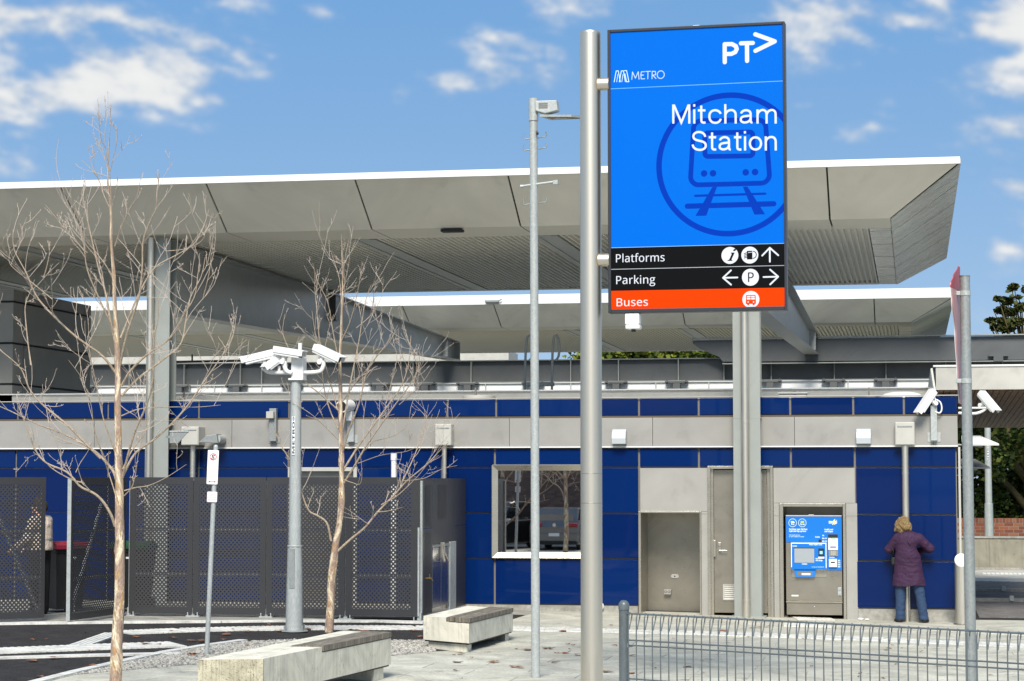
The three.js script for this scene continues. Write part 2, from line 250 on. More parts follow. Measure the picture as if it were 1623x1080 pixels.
// ------------------------------------------------------------------ paving, kerbs, gravel, tactile strips
{
  const conc = [[-8.705, 14.075], [-8.708, 12.627], [-7.935, 11.075], [-6.113, 9.113], [-5.759, 8.303], [-5.415, 7.763], [-6.012, 5.132], [-5.935, 2.568]].concat([[-5.9, 0.3], [-5.9, -0.6], [9, -0.6], [9, 15.9], [-9.4, 15.9]]);
  const pav = struct('pavement', sheet(conc, 0.004), M.paving);
  const inside = (x, z) => { let c = false; for (let i = 0, j = conc.length - 1; i < conc.length; j = i++) { const a = conc[i], b = conc[j]; if ((a[1] > z) !== (b[1] > z) && x < (b[0] - a[0]) * (z - a[1]) / (b[1] - a[1]) + a[0]) c = !c; } return c; };
  const r = rng(11), tones = [0, 1, 2, 3].map((i) => { const m = M.paving.clone(); m.color.multiplyScalar(1.02 + (i - 1.5) * 0.045); return m; });
  for (let j = 0; j < 19; j++) for (let i = -8; i < 4; i++) {
    const z0 = 4.55 + j * 0.6, x0 = i * 1.2 + (j % 2) * 0.6, q = [[x0 + 0.004, z0 + 0.004], [x0 + 0.004, z0 + 0.594], [x0 + 1.194, z0 + 0.594], [x0 + 1.194, z0 + 0.004]];
    const k = Math.floor(r() * 4), rot = r() * 0.0025;
    if (x0 > -3 + (z0 - 4) * 0.0 && x0 > 2.2 || !q.every((p) => inside(...p))) continue;
    part(pav, 'paver', prism(q, q.map((p) => gy(p[0]) + 0.001), q.map((p) => gy(p[0]) + 0.009 + rot)), tones[k]);
  }
  struct('concrete_apron', sheet([[-13.118, 5.724], [-11.028, 4.863], [-8.497, 3.975], [-6.978, 3.617], [-6.903, 1.044]].concat([[-5.9, 1.2], [-5.9, -0.6], [-22, -0.6], [-22, 5.6]]), 0.004), M.plinth);
  // low light kerbs that the photograph shows as pale lines
  const kerb = (pts, w, h) => { const q = []; for (let i = 0; i < pts.length - 1; i++) { const [a, b] = [pts[i], pts[i + 1]], d = [b[0] - a[0], b[1] - a[1]], L = Math.hypot(...d), n = [-d[1] / L * w / 2, d[0] / L * w / 2], P = [[a[0] + n[0], a[1] + n[1]], [b[0] + n[0], b[1] + n[1]], [b[0] - n[0], b[1] - n[1]], [a[0] - n[0], a[1] - n[1]]]; q.push(prism(P, P.map((p) => gy(p[0]) - 0.05), P.map((p) => gy(p[0]) + h))); } return struct('kerb', q, M.tactile); };
  kerb([[-13.118, 5.724], [-12.182, 5.282], [-11.028, 4.863], [-9.75, 4.487], [-8.497, 3.975], [-7.645, 3.648], [-6.978, 3.617]], 0.2, 0.03);
  kerb([[-10.603, 11.13], [-10.254, 10.891], [-9.524, 10.444], [-8.948, 10.144], [-8.488, 9.816]], 0.2, 0.022);
  kerb([[-8.681, 13.671], [-8.726, 12.411], [-8.712, 10.97], [-8.686, 9.805], [-8.566, 8.79], [-8.37, 7.773]], 0.12, 0.03);
  kerb([[-1.136, 1.206], [-0.202, 1.48], [0.7, 2.064], [1.639, 2.78]], 0.24, 0.016);
  // gravel bed
  const bed = [[-8.66, 12.609], [-8.656, 11.116], [-8.587, 9.194], [-8.316, 7.814], [-7.877, 7.343], [-6.12, 6.692], [-5.759, 8.303], [-6.113, 9.113], [-7.935, 11.075]];
  struct('gravel_base', sheet(bed, 0.006), std([0.3, 0.29, 0.27], 0.95, 0, { map: rep(T.asphalt, 0.5) }));
  const peb = new THREE.IcosahedronGeometry(0.0095, 0), n = 26000, im = new THREE.InstancedMesh(peb, std([0.36, 0.35, 0.325], 0.9), n), q = new THREE.Object3D(), col = new THREE.Color(), r2 = rng(21);
  const inBed = (x, z) => { let c = false; for (let i = 0, j = bed.length - 1; i < bed.length; j = i++) { const a = bed[i], b = bed[j]; if ((a[1] > z) !== (b[1] > z) && x < (b[0] - a[0]) * (z - a[1]) / (b[1] - a[1]) + a[0]) c = !c; } return c; };
  let lo = [99, 99], hi = [-99, -99]; bed.forEach((p) => { for (const k of [0, 1]) { lo[k] = Math.min(lo[k], p[k]); hi[k] = Math.max(hi[k], p[k]); } });
  let made = 0, tries = 0;
  while (made < n && tries++ < 400000) { const x = mix(lo[0], hi[0], r2()), z = mix(lo[1], hi[1], r2()); if (!inBed(x, z)) continue; q.position.set(x, gy(x) + 0.008, z); q.rotation.set(r2() * 6, r2() * 6, r2() * 6); const s = 0.6 + r2() * r2() * 2.0; q.scale.set(s, s * 0.75, s); q.updateMatrix(); im.setMatrixAt(made, q.matrix); const k = 0.4 + r2() * 1.1; im.setColorAt(made, col.setRGB(k, k * 0.98, k * 0.93)); made++; }
  im.count = made; im.name = 'gravel'; im.userData = { kind: 'stuff', label: 'pale grey gravel strip between the concrete benches and the asphalt', category: 'gravel' }; shade(im); scene.add(im);

  // ribbed white tactile tiles laid in strips
  const tact = (label, pts, w, cut) => {
    const g = new THREE.Group(); g.name = numbered('tactile_strip'); g.userData = { kind: 'structure' }; scene.add(g);
    const t = 0.3; let acc = [];
    for (let i = 0; i < pts.length - 1; i++) { const [a, b] = [pts[i], pts[i + 1]], L = Math.hypot(b[0] - a[0], b[1] - a[1]), n = Math.round(L / t); for (let k = 0; k < n; k++) acc.push([[mix(a[0], b[0], k / n), mix(a[1], b[1], k / n)], [mix(a[0], b[0], (k + 1) / n), mix(a[1], b[1], (k + 1) / n)]]); }
    for (const [a, b] of acc) {
      const L = Math.hypot(b[0] - a[0], b[1] - a[1]), ux = (b[0] - a[0]) / L, uz = (b[1] - a[1]) / L, nx = -uz, nzz = ux, at = (s, u) => [a[0] + ux * s + nx * u, a[1] + uz * s + nzz * u], P = [], e = 0.002;
      const blk = (s0, s1, u0, u1, h) => { const p = [at(s0, u0), at(s1, u0), at(s1, u1), at(s0, u1)]; P.push(prism(p, p.map((v) => gy(v[0]) - 0.01), p.map((v) => gy(v[0]) + h))); };
      blk(e, L - e, -w / 2 + 0.02, w / 2 - 0.02, 0.016);
      for (let k = 0; k < 4; k++) { const s = (k + 0.5) * L / 4; blk(s - 0.02, s + 0.02, -w / 2, w / 2, 0.0185); }
      part(g, 'tactile_tile', P, M.tactile);
    }
    return g;
  };
  tact('', [[-10.372, 6.779], [-9.725, 6.173], [-8.904, 5.684], [-7.999, 5.096], [-6.865, 4.582], [-5.676, 4.225], [-4.272, 4.043]], 0.66);
  tact('', [[-4.272, 4.043], [-3.044, 3.936], [-1.732, 3.971], [-0.442, 4.064], [1.529, 4.826]], 0.62);
  tact('', [[-10.866, 10.051], [-10.338, 9.617], [-9.796, 9.173], [-8.957, 8.55]], 0.78);
  tact('', [[-1.926, 1.71], [-1.231, 1.671]], 0.62);
  tact('', [[-1.876, 0.064], [-1.296, -0.055]], 0.8);
  const bars = (pts, w) => { const [a, b] = pts, d = [b[0] - a[0], b[1] - a[1]], L = Math.hypot(...d), q = []; for (let k = 0; k < 4; k++) { const o = (k - 1.5) * w / 4, n = [-d[1] / L, d[0] / L], P = [[0, o - w * 0.1], [L, o - w * 0.1], [L, o + w * 0.1], [0, o + w * 0.1]].map(([s, u]) => [a[0] + d[0] / L * s + n[0] * u, a[1] + d[1] / L * s + n[1] * u]); q.push(prism(P, P.map((p) => gy(p[0]) - 0.01), P.map((p) => gy(p[0]) + 0.018))); } struct('tactile_bars', q, M.tactile); };
  bars([[-10.019, 9.362], [-10.428, 6.908]], 0.27);
}
struct('added_platform_paving', box(-40, 0.4, -0.06, 0.2, -60, -9.6), M.paving);  // added unseen, pale to bounce light onto the beams and rear soffit
// fallen leaves and a few scraps of paper on the ground
{
  const r = rng(77), P = [], leaf = (x, z, s) => { const a = r() * 6.28, y = gy(x) + 0.014, k = (o, h) => [x + Math.cos(a + o) * s * h, y + r() * 0.02, z + Math.sin(a + o) * s * h]; const c = [x, y + 0.012 * r() + 0.004, z], n = 7, ring = []; for (let i = 0; i < n; i++) ring.push(k(i / n * 6.28, i % 2 ? 0.45 : 1)); for (let i = 0; i < n; i++) P.push([c, ring[i], ring[(i + 1) % n], c]); };
  const spots = [[-9.88, 7.553], [-9.327, 7.671], [-8.952, 8.024], [-8.812, 8.07], [-8.873, 6.876], [-8.778, 6.363], [-8.49, 5.87], [-8.386, 6.068], [-8.146, 5.592], [-7.576, 5.828], [-7.34, 5.723], [-6.76, 5.219], [-6.375, 6.241], [-6.066, 6.558], [-8.249, 9.901], [-8.242, 10.079], [-8.1, 8.492], [-8.769, 11.491], [-8.804, 11.826], [-8.89, 12.989], [-9.73, 11.223], [-9.62, 10.859], [-5.165, 9.795], [-4.777, 9.639], [-5.377, 8.623], [-4.722, 7.772], [-4.526, 7.49], [-4.206, 8.044], [-4.011, 8.249], [-4.102, 9.367], [-4.442, 10.093], [-4.969, 10.783], [-4.802, 4.469], [-4.344, 2.955], [-3.777, 6.66], [-3.389, 8.087], [-2.564, 9.347], [-2.677, 3.52], [-2.302, 2.701], [-2.144, 2.361], [-6.044, 6.659], [-6.166, 6.49], [-6.266, 6.421], [-5.962, 6.843], [-3.092, 10.361], [-3.365, 10.311], [-6.053, 6.991], [-5.951, 6.508], [-6.905, 6.242], [-7.545, 5.447], [-9.316, 8.73], [-8.998, 11.001]];
  for (const [x, z] of spots) { leaf(x, z, 0.05 + r() * 0.05); if (r() < 0.4) leaf(x + r() * 0.2 - 0.1, z + r() * 0.3 - 0.15, 0.04 + r() * 0.03); }
  for (let i = 0; i < 70; i++) { const x = -11 + r() * 12, z = 4.2 + r() * 9; leaf(x, z, 0.015 + r() * 0.03); }
  stuff('fallen_leaves', quads(P), std([0.24, 0.1, 0.045], 0.8), 'brown and orange autumn leaves scattered over the paving and asphalt', 'leaves');
  const lab = ['crumpled white paper scrap on the ground left of the woman', 'smaller white paper scrap nearest the woman\'s feet'];
  [[-0.837, 0.015, 0.035], [-0.739, 0.013, 0.066]].forEach((p, i) => solo('paper_scrap', new THREE.IcosahedronGeometry(0.05 - i * 0.012, 1).scale(1, 0.35, 0.8), M.white, lab[i], 'paper', null, [p[0], p[1] + 0.02, p[2]]));
}

// ------------------------------------------------------------------ the station building: enamel panels on a core with recesses
const building = thing('station_building', 'low station building clad in glossy blue panels with a pale grey band', 'building');
{
  const XL = -22, XR = 0.679, TOP = 3.502;
  const yTopB = 3.216, yBandT = 3.183, yBandB = 2.714;
  const rows = [yBandB - 0.012, 2.394, 1.662, 0.937, 0.203];
  // openings: [x0, x1, y0, y1]
  const N1 = [-4.279, -3.336, -0.05, 1.677], N2 = [-2.029, -1.094, -0.05, 1.782], DR = [-3.136, -2.244, -0.05, 2.365], D2 = [-10.033, -8.997, -0.05, 2.34];
  const sh = new THREE.Shape([[XL, -0.3], [XR - 0.02, -0.3], [XR - 0.02, TOP - 0.02], [XL, TOP - 0.02]].map((p) => new THREE.Vector2(...p)));
  for (const [a, b, c, d] of [N1, N2, DR, D2]) sh.holes.push(new THREE.Path([[a, c], [a, d], [b, d], [b, c]].map((p) => new THREE.Vector2(...p))));
  part(building, 'wall', [uvm(new THREE.ExtrudeGeometry(sh, { depth: 0.95, bevelEnabled: false }).translate(0, 0, -0.99)), box(XL, XR - 0.02, -0.3, TOP - 0.05, -9, -1)], M.joint);
  part(building, 'roof_sheet', box(XL, XR - 0.02, TOP - 0.045, TOP - 0.025, -9, -0.3), M.white);  // made white to bounce light onto the canopy underside
  const r = rng(3), gap = 0.017;
  const panel = (x0, x1, y0, y1, kind = 'blue_panel', mats = M.blue) => { const w = (x1 - x0) / 2 - gap, h = (y1 - y0) / 2 - gap * 0.7, m = part(building, kind, rbox(-w, w, -h, h, -0.035, 0, 0.004), mats[Math.floor(r() * mats.length)]); m.position.set((x0 + x1) / 2, (y0 + y1) / 2, -0.003); m.rotation.set((r() - 0.5) * 0.006, (r() - 0.5) * 0.008, 0); return m; };
  const top = [-14.855, -13.246, -11.657, -10.105, -9.024, -7.433, -6.627, -5.063, -4.302, -3.347, -2.615, -1.902, -0.92, -0.138, 0.685]; top.unshift(top[0] - 1.45, top[0] - 2.9, top[0] - 4.3); top.sort((a, b) => a - b);
  for (let i = 0; i < top.length - 1; i++) panel(top[i], top[i + 1], yTopB, TOP);
  const cols = [-14.87, -13.235, -11.649, -10.11, -8.967, -7.522, -6.648, -5.065, -4.303, -3.348, -2.62, -1.898, -0.904, -0.103, 0.657]; cols.unshift(cols[0] - 1.45, cols[0] - 2.9, cols[0] - 4.3); cols.sort((a, b) => a - b);
  for (let i = 0; i < cols.length - 1; i++) panel(cols[i], cols[i + 1], rows[1], rows[0]);
  const ix = (v) => cols.findIndex((c) => Math.abs(c - v) < 0.02), c456 = ix(-10.11), c784 = ix(-6.648), c938 = c784 + 1, c1013 = c784 + 2, cR = ix(-0.904);
  for (let k = 1; k < 4; k++) for (let i = 0; i < cols.length - 1; i++) {
    if (i === c456 || (i >= c1013 && i < cR) || (i === c784 && k < 3)) continue;
    panel(cols[i], cols[i + 1], rows[k + 1], rows[k]);
  }
  // pale band with a brown trim above and a lip below
  const bj = [-13.463, -11.065, -8.703, -6.399, -4.079, -1.836, 0.306]; bj.unshift(bj[0] - 2.3, bj[0] - 4.6, bj[0] - 6.8); bj.push(XR); bj.sort((a, b) => a - b);
  for (let i = 0; i < bj.length - 1; i++) part(building, 'band_panel', rbox(bj[i] + 0.003, bj[i + 1] - 0.003, yBandB + 0.018, yBandT, -0.03, 0.035, 0.003), M.band[i % 2]);
  part(building, 'band_trim', box(XL, XR, yBandT + 0.002, yTopB - 0.002, -0.03, 0.02), std([0.13, 0.105, 0.075], 0.5, 0.4));
  part(building, 'band_lip', box(XL, XR, yBandB - 0.004, yBandB + 0.016, -0.03, 0.05), M.fascia);
  part(building, 'coping', box(XL, XR + 0.01, TOP + 0.002, TOP + 0.014, -0.2, 0.01), M.offWhite);
  part(building, 'corner_trim', box(XR + 0.002, XR + 0.035, -0.1, yBandB - 0.01, -0.3, 0.012), M.offWhite);
  part(building, 'plinth', [box(XL, N1[0] - 0.05, -0.2, rows[4] - 0.008, -0.035, 0.012), box(-0.874, XR - 0.03, -0.2, rows[4] - 0.012, -0.035, 0.012)], M.plinth);
  // plain grey panels round the recesses
  const gp = (x0, x1, y0, y1) => part(building, 'grey_panel', rbox(x0, x1, y0, y1, -0.035, -0.002, 0.003), M.greyPanel);
  const gT = rows[1] - 0.012, gJ = 1.652, gJ2 = 1.626, gxa = -4.286, gxb = -3.197, gxc = -2.175, gxd = -0.906;
  gp(gxa, gxb, N1[3] + 0.02, gT); gp(N1[1] + 0.02, gxb, gJ + 0.004, N1[3] + 0.016); gp(N1[1] + 0.02, gxb, -0.1, gJ);
  gp(gxc, gxd, N2[3] + 0.05, gT); gp(gxc, N2[0] - 0.06, gJ2 + 0.004, N2[3] + 0.046); gp(gxc, N2[0] - 0.06, -0.1, gJ2); gp(N2[1] + 0.045, gxd + 0.03, gJ2 + 0.004, N2[3] + 0.046); gp(N2[1] + 0.045, gxd + 0.03, -0.1, gJ2);
  // steel-lined recess with socket plates
  const al = part(building, 'alcove', [box(N1[0], N1[1], -0.1, N1[3], -0.93, -0.9), box(N1[0] - 0.005, N1[0] + 0.004, -0.1, N1[3], -0.9, -0.03), box(N1[1] - 0.004, N1[1] + 0.005, -0.1, N1[3], -0.9, -0.03), box(N1[0], N1[1], N1[3] - 0.004, N1[3] + 0.005, -0.9, -0.03)], M.steelDull);
  part(al, 'frame', [rbox(N1[0] - 0.035, N1[0] + 0.004, -0.05, N1[3] + 0.022, -0.03, 0.03, 0.004), rbox(N1[1] - 0.004, N1[1] + 0.018, -0.05, N1[3] + 0.022, -0.03, 0.03, 0.004), rbox(N1[0] + 0.005, N1[1] - 0.005, N1[3] - 0.006, N1[3] + 0.022, -0.03, 0.03, 0.004)], M.steel);
  const s1 = [-3.837, 0.632];
  part(al, 'socket_plate', [rbox(s1[0] - 0.05, s1[0] + 0.05, s1[1] - 0.033, s1[1] + 0.033, -0.9, -0.885, 0.006), box(s1[0] - 0.062, s1[0] - 0.048, s1[1] - 0.02, s1[1] + 0.02, -0.9, -0.89), box(s1[0] + 0.048, s1[0] + 0.062, s1[1] - 0.02, s1[1] + 0.02, -0.9, -0.89)], M.offWhite);
  part(al, 'socket', rod([s1[0], s1[1], -0.89], [s1[0], s1[1], -0.88], 0.011, 0.011, 12), M.black);
  const s2 = [-3.951, 0.376], pb = part(al, 'outlet_box', rbox(s2[0] - 0.058, s2[0] + 0.058, s2[1] - 0.04, s2[1] + 0.04, -0.9, -0.82, 0.008), M.greyPanel);
  for (const s of [-1, 1]) part(pb, 'outlet', new THREE.TorusGeometry(0.018, 0.005, 6, 14).toNonIndexed().translate(s2[0] + s * 0.027, s2[1] + 0.012, -0.818), M.joint);
  // service door in a steel frame
  const dz = -0.075, df = part(building, 'door_frame', [rbox(DR[0] - 0.075, DR[0] - 0.03, -0.05, DR[3] + 0.05, -0.04, 0.035, 0.004), rbox(DR[1] + 0.02, DR[1] + 0.062, -0.05, DR[3] + 0.05, -0.04, 0.035, 0.004), rbox(DR[0] - 0.0285, DR[1] + 0.0185, DR[3] + 0.004, DR[3] + 0.05, -0.04, 0.036, 0.004),
    box(DR[0] - 0.03, DR[0] + 0.012, -0.05, DR[3], -0.2, -0.035), box(DR[1] - 0.03, DR[1] + 0.02, -0.05, DR[3], -0.2, -0.035)], M.steel);
  const door = part(building, 'door', rbox(DR[0] + 0.014, DR[1] - 0.034, 0.102, DR[3] - 0.012, dz - 0.045, dz, 0.003), M.steelDull);
  const hx = -3.103, hy = 1.081;
  const lk = part(door, 'lock_plate', [rbox(hx + 0.045, hx + 0.095, hy - 0.03, hy + 0.13, dz, dz + 0.012, 0.01, 2), rod([hx + 0.07, hy + 0.09, dz], [hx + 0.07, hy + 0.09, dz + 0.03], 0.02, 0.02, 12)], M.steel);
  part(door, 'handle', [rod([hx + 0.07, hy, dz], [hx + 0.07, hy, dz + 0.06], 0.012), rod([hx + 0.07, hy, dz + 0.06], [hx + 0.19, hy, dz + 0.06], 0.011, 0.009)], M.steel);
  part(door, 'latch_guard', [rbox(hx - 0.03, hx + 0.015, hy - 0.1, hy + 0.16, dz, dz + 0.05, 0.006)], M.steel);
  for (const py of [2.206, 1.217, 0.281]) part(door, 'hinge', rod([DR[1] - 0.036, py - 0.05, dz + 0.008], [DR[1] - 0.036, py + 0.05, dz + 0.008], 0.011), M.steel);
  const vx0 = -2.983, vy0 = 0.3, vy1 = 0.548, vent = part(door, 'vent', [box(vx0, vx0 + 0.02, vy0, vy1, dz, dz + 0.02), box(vx0 + 0.28, vx0 + 0.3, vy0, vy1, dz, dz + 0.02), box(vx0 + 0.02, vx0 + 0.28, vy0, vy0 + 0.018, dz, dz + 0.02), box(vx0 + 0.02, vx0 + 0.28, vy1 - 0.018, vy1, dz, dz + 0.02), box(vx0 + 0.02, vx0 + 0.28, vy0 + 0.018, vy1 - 0.018, dz, dz + 0.003)], M.offWhite);
  part(vent, 'louvre', [...Array(7)].map((_, i) => { const y = mix(vy0 + 0.03, vy1 - 0.03, i / 6); return slab([vx0 + 0.02, y - 0.012, dz + 0.018], [vx0 + 0.28, y - 0.012, dz + 0.018], [vx0 + 0.28, y + 0.012, dz + 0.005], [vx0 + 0.02, y + 0.012, dz + 0.005], 0.002); }), M.offWhite);
  // plain door behind the perforated screens
  part(building, 'metal_door', [rbox(D2[0], D2[1], -0.05, D2[3] - 0.01, -0.12, -0.08, 0.004)], M.steelDull, 'plain metal door behind the perforated screen');
  part(building, 'door_frame', [rbox(D2[0] - 0.07, D2[0] - 0.002, -0.05, D2[3] + 0.06, -0.04, 0.02, 0.004), rbox(D2[1] + 0.002, D2[1] + 0.06, -0.05, D2[3] + 0.06, -0.04, 0.02, 0.004), rbox(D2[0], D2[1], D2[3] - 0.005, D2[3] + 0.06, -0.04, 0.021, 0.004)], M.offWhite);
  // lining of the ticket machine recess
  const al2 = part(building, 'alcove', [box(N2[0], N2[1], -0.1, N2[3], -0.96, -0.93), box(N2[0] - 0.01, N2[0] + 0.002, -0.1, N2[3], -0.93, -0.03), box(N2[1] - 0.002, N2[1] + 0.01, -0.1, N2[3], -0.93, -0.03), box(N2[0], N2[1], N2[3] - 0.003, N2[3] + 0.01, -0.93, -0.03)], M.steelDull);
  part(al2, 'frame', [rbox(N2[0] - 0.055, N2[0] + 0.004, -0.05, N2[3] + 0.045, -0.03, 0.03, 0.005), rbox(N2[1] - 0.004, N2[1] + 0.04, -0.05, N2[3] + 0.045, -0.03, 0.03, 0.005), rbox(N2[0] + 0.005, N2[1] - 0.005, N2[3] - 0.006, N2[3] + 0.045, -0.03, 0.03, 0.005)], M.steel);
  // window: mirror glass in a deep mitred frame
  const w = [-6.678, -5.067, 0.947, 2.429], t = 0.085, f = 0.05;
  const win = part(building, 'window', [slab([w[0], w[2], f], [w[0] + t, w[2] + t, 0.005], [w[0] + t, w[3] - t, 0.005], [w[0], w[3], f], 0.03), slab([w[1], w[3], f], [w[1] - t, w[3] - t, 0.005], [w[1] - t, w[2] + t, 0.005], [w[1], w[2], f], 0.03),
    slab([w[0], w[3], f], [w[0] + t, w[3] - t, 0.005], [w[1] - t, w[3] - t, 0.005], [w[1], w[3], f], 0.03), slab([w[1], w[2], f], [w[1] - t, w[2] + t, 0.005], [w[0] + t, w[2] + t, 0.005], [w[0], w[2], f], 0.03),
    box(w[0] - 0.008, w[0], w[2], w[3], -0.03, f), box(w[1], w[1] + 0.008, w[2], w[3], -0.03, f), box(w[0], w[1], w[3], w[3] + 0.008, -0.03, f), box(w[0], w[1], w[2] - 0.008, w[2], -0.03, f)], M.steel);
  part(win, 'pane', box(w[0] + t - 0.01, w[1] - t + 0.01, w[2] + t - 0.01, w[3] - t + 0.01, -0.03, 0.0), M.glass, 'mirror-like tinted glass');
  // upstand of the roof behind the parapet
  part(building, 'roof_upstand', box(XL, 0.435, TOP - 0.03, 3.705, -2.6, -2), M.offWhite);
  part(building, 'flashing', box(XL, 0.435, 3.705 + 0.002, 3.727, -2.65, -1.95), M.fascia);
}

// ------------------------------------------------------------------ canopy roofs over the forecourt and over the far platform
function canopy(dz, dx, fh, label, end = true) {
  const o = thing('canopy_roof', label, 'canopy roof'), XL = -30, xi = -0.307 + dx, xo = 0.72 + dx, y0 = 6.226, y1 = 6.96, yf = y1 - fh, zi = 0.6 + dz, zo = 1.68 + dz, zs = -0.72 + dz, zr = -10.45 + dz, zb = -10.75 + dz, xs = xi - 0.355;
  part(o, 'roof_sheet', [box(XL, xo, y1 - 0.03, y1 + 0.02, -12.2 + dz, zo)], M.offWhite);
  part(o, 'gutter_edge', [rbox(XL, xo + 0.012, yf, y1 + 0.03, zo, zo + 0.05, 0.006)], M.fascia);
  if (end) part(o, 'verge_trim', [box(xo + 0.001, xo + 0.022, yf + 0.01, y1 + 0.01, -12.2 + dz, zo - 0.002)], M.offWhite);
  part(o, 'backing', [quads([[[XL, y0 + 0.06, zi - 0.02], [xi, y0 + 0.06, zi - 0.02], [xo - 0.03, y1 - 0.035, zo - 0.02], [XL, y1 - 0.035, zo - 0.02]], [[xi - 0.02, y0 + 0.06, zi], [xi - 0.02, y0 + 0.06, zb], [xo - 0.02, y1 - 0.035, -12.1 + dz], [xo - 0.02, y1 - 0.035, zo - 0.03]]])], M.black);
  const js = []; for (let i = -8; i < 6; i++) js.push(-1.232 + dx + 0 - i * 2.44); const J = js.filter((x) => x < xi && x > XL).sort((a, b) => a - b), E = [XL, ...J, 99], g = 0.014;
  for (let i = 0; i < E.length - 1; i++) {
    const a = E[i] + g, last = i === E.length - 2, b0 = last ? xi - 0.01 : E[i + 1] - g, b1 = last ? xo - 0.035 : E[i + 1] - g;
    part(o, 'soffit_panel', slab([a, y0, zi], [b0, y0, zi], [b1, yf + 0.0, zo - 0.002], [a, yf + 0.0, zo - 0.002], 0.03), dz ? M.soffitPale : M.soffit[i % 2]);
    part(o, 'soffit_strip', box(a, last ? xi - 0.004 : E[i + 1] - g, y0 + 0.002, y0 + 0.03, zs, zi - 0.006), M.corrug);
  }
  // corrugated soffit, ribs running back
  const P = [], pitch = 0.1, d = 0.05; let x = xs - 0.012;
  while (x > XL) { const q = [[x, 0], [x - 0.034, 0], [x - 0.046, d], [x - 0.088, d], [x - pitch, 0]]; for (let k = 0; k < 4; k++) P.push([[q[k][0], y0 + 0.004 + q[k][1], zs - 0.01], [q[k + 1][0], y0 + 0.004 + q[k + 1][1], zs - 0.01], [q[k + 1][0], y0 + 0.004 + q[k + 1][1], zr], [q[k][0], y0 + 0.004 + q[k][1], zr]]); x -= pitch; }
  part(o, 'corrugated_soffit', quads(P), M.corrug);
  part(o, 'rear_strip', box(XL, xs, y0 - 0.002, y0 + 0.06, zb, zr - 0.01), M.corrug);
  part(o, 'rear_fascia', slab([XL, y1 - 0.04, -12.2 + dz], [xo - 0.03, y1 - 0.04, -12.2 + dz], [xi, y0, zb - 0.004], [XL, y0, zb - 0.004], 0.03), M.soffitPale);
  for (const rx of [-15.2, -9.05, -5.95, -2.9, -18.3, -21.4]) part(o, 'rafter_channel', [box(rx - 0.21, rx - 0.11, y0 - 0.012, y0 + 0.004, zr + 0.02, zs - 0.02), box(rx + 0.11, rx + 0.21, y0 - 0.012, y0 + 0.004, zr + 0.02, zs - 0.02), box(rx - 0.11, rx + 0.11, y0 + 0.0, y0 + 0.002, zr + 0.02, zs - 0.02)], M.paint);
  // end panels: brushed sheets laid between joints, and the flat strip at their foot
  const Z = [zo - 0.03, -0.447 + dz, -2.864 + dz, -5.356 + dz, -7.774 + dz, -10.026 + dz, -12.2 + dz];
  for (let i = 0; i < 6; i++) {
    const zi0 = i ? mix(zi, zb, (Z[i] - Z[0]) / (Z[6] - Z[0])) : zi - 0.01, zi1 = mix(zi, zb, (Z[i + 1] - Z[0]) / (Z[6] - Z[0]));
    part(o, 'end_panel', slab([xi, y0, zi1 + 0.05], [xo, yf + 0.01, Z[i + 1] + 0.06], [xo, yf + 0.01, Z[i] - (i ? 0.035 : 0.02)], [xi, y0, zi0 - 0.025], -0.02), dz ? M.soffitPale : M.finSteel);
    part(o, 'end_strip', box(xs + 0.005, xi - 0.006, y0 + 0.001, y0 + 0.03, zi1 + 0.04, i ? zi0 - 0.03 : zs - 0.012), dz ? M.corrug : M.finSteel);
  }
  return o;
}
canopy(0, 0, 0.075, 'large flat canopy roof with white edge and beige sloping soffit above the blue building');
solo('gutter_lamp', [rbox(-10.885, -10.519, 6.78, 6.85, -20.45, -20.3, 0.02, 2), rod([-10.552, 6.82, -20.4], [-10.453, 6.87, -20.4], 0.015)], M.galv, 'small grey light bar on the white edge of the rear canopy', 'light fitting');
canopy(-22.2, 0.3, 0.22, 'second canopy roof behind, with a broad white edge, seen under the front one');
solo('soffit_light', [rbox(-7.42, -7.06, 6.165, 6.215, 0.42, 0.62, 0.02, 2)], M.black, 'small dark light fitting under the front edge of the canopy', 'light fitting', null, [0, 0, 0]);

// ------------------------------------------------------------------ columns, girders, beams
function column(x0, x1, label, px, pr) {
  const o = thing('steel_column', label, 'column', [(x0 + x1) / 2, 0, 0]), w = (x1 - x0) / 2;
  part(o, 'flange', [box(-w, w, -0.2, 6.2, 0.27, 0.3)], M.paint); part(o, 'flange', [box(-w, w, -0.2, 6.2, -0.06, -0.03)], M.paint); part(o, 'web', box(-0.012, 0.012, -0.2, 6.2, -0.03, 0.27), M.paint);
  part(o, 'splice_plate', [rbox(-w - 0.004, w + 0.004, 3.16, 3.175, -0.065, 0.303, 0.002)], M.paint);
  part(o, 'base_plate', rbox(-w - 0.06, w + 0.06, -0.1, 0.07, -0.12, 0.36, 0.005), M.paint);
  return o;
}
column(-12.47, -12.07, 'pale grey steel column behind the left tree');
column(-2.775, -2.352, 'pale grey steel column under the station sign');
const pipe = (name, label, x, z, r) => { const o = thing(name, label, 'downpipe', [x, 0, z], 0, 'downpipes'); part(o, 'pipe', rod([0, -0.1, 0], [0, 6.2, 0], r, r, 24), M.steelPole); for (const y of [0.32, 3.1, 5.2]) part(o, 'bracket', [new THREE.CylinderGeometry(r + 0.004, r + 0.004, 0.05, 24).toNonIndexed().translate(0, y, 0), box(-0.02, 0.02, y - 0.02, y + 0.02, -0.07, -r)], M.steelPole); return o; };
pipe('downpipe', 'round stainless downpipe fixed to the left grey column', -12.377, 0.372, 0.054);
pipe('downpipe', 'round stainless downpipe fixed to the column under the sign', -2.583, 0.38, 0.062);

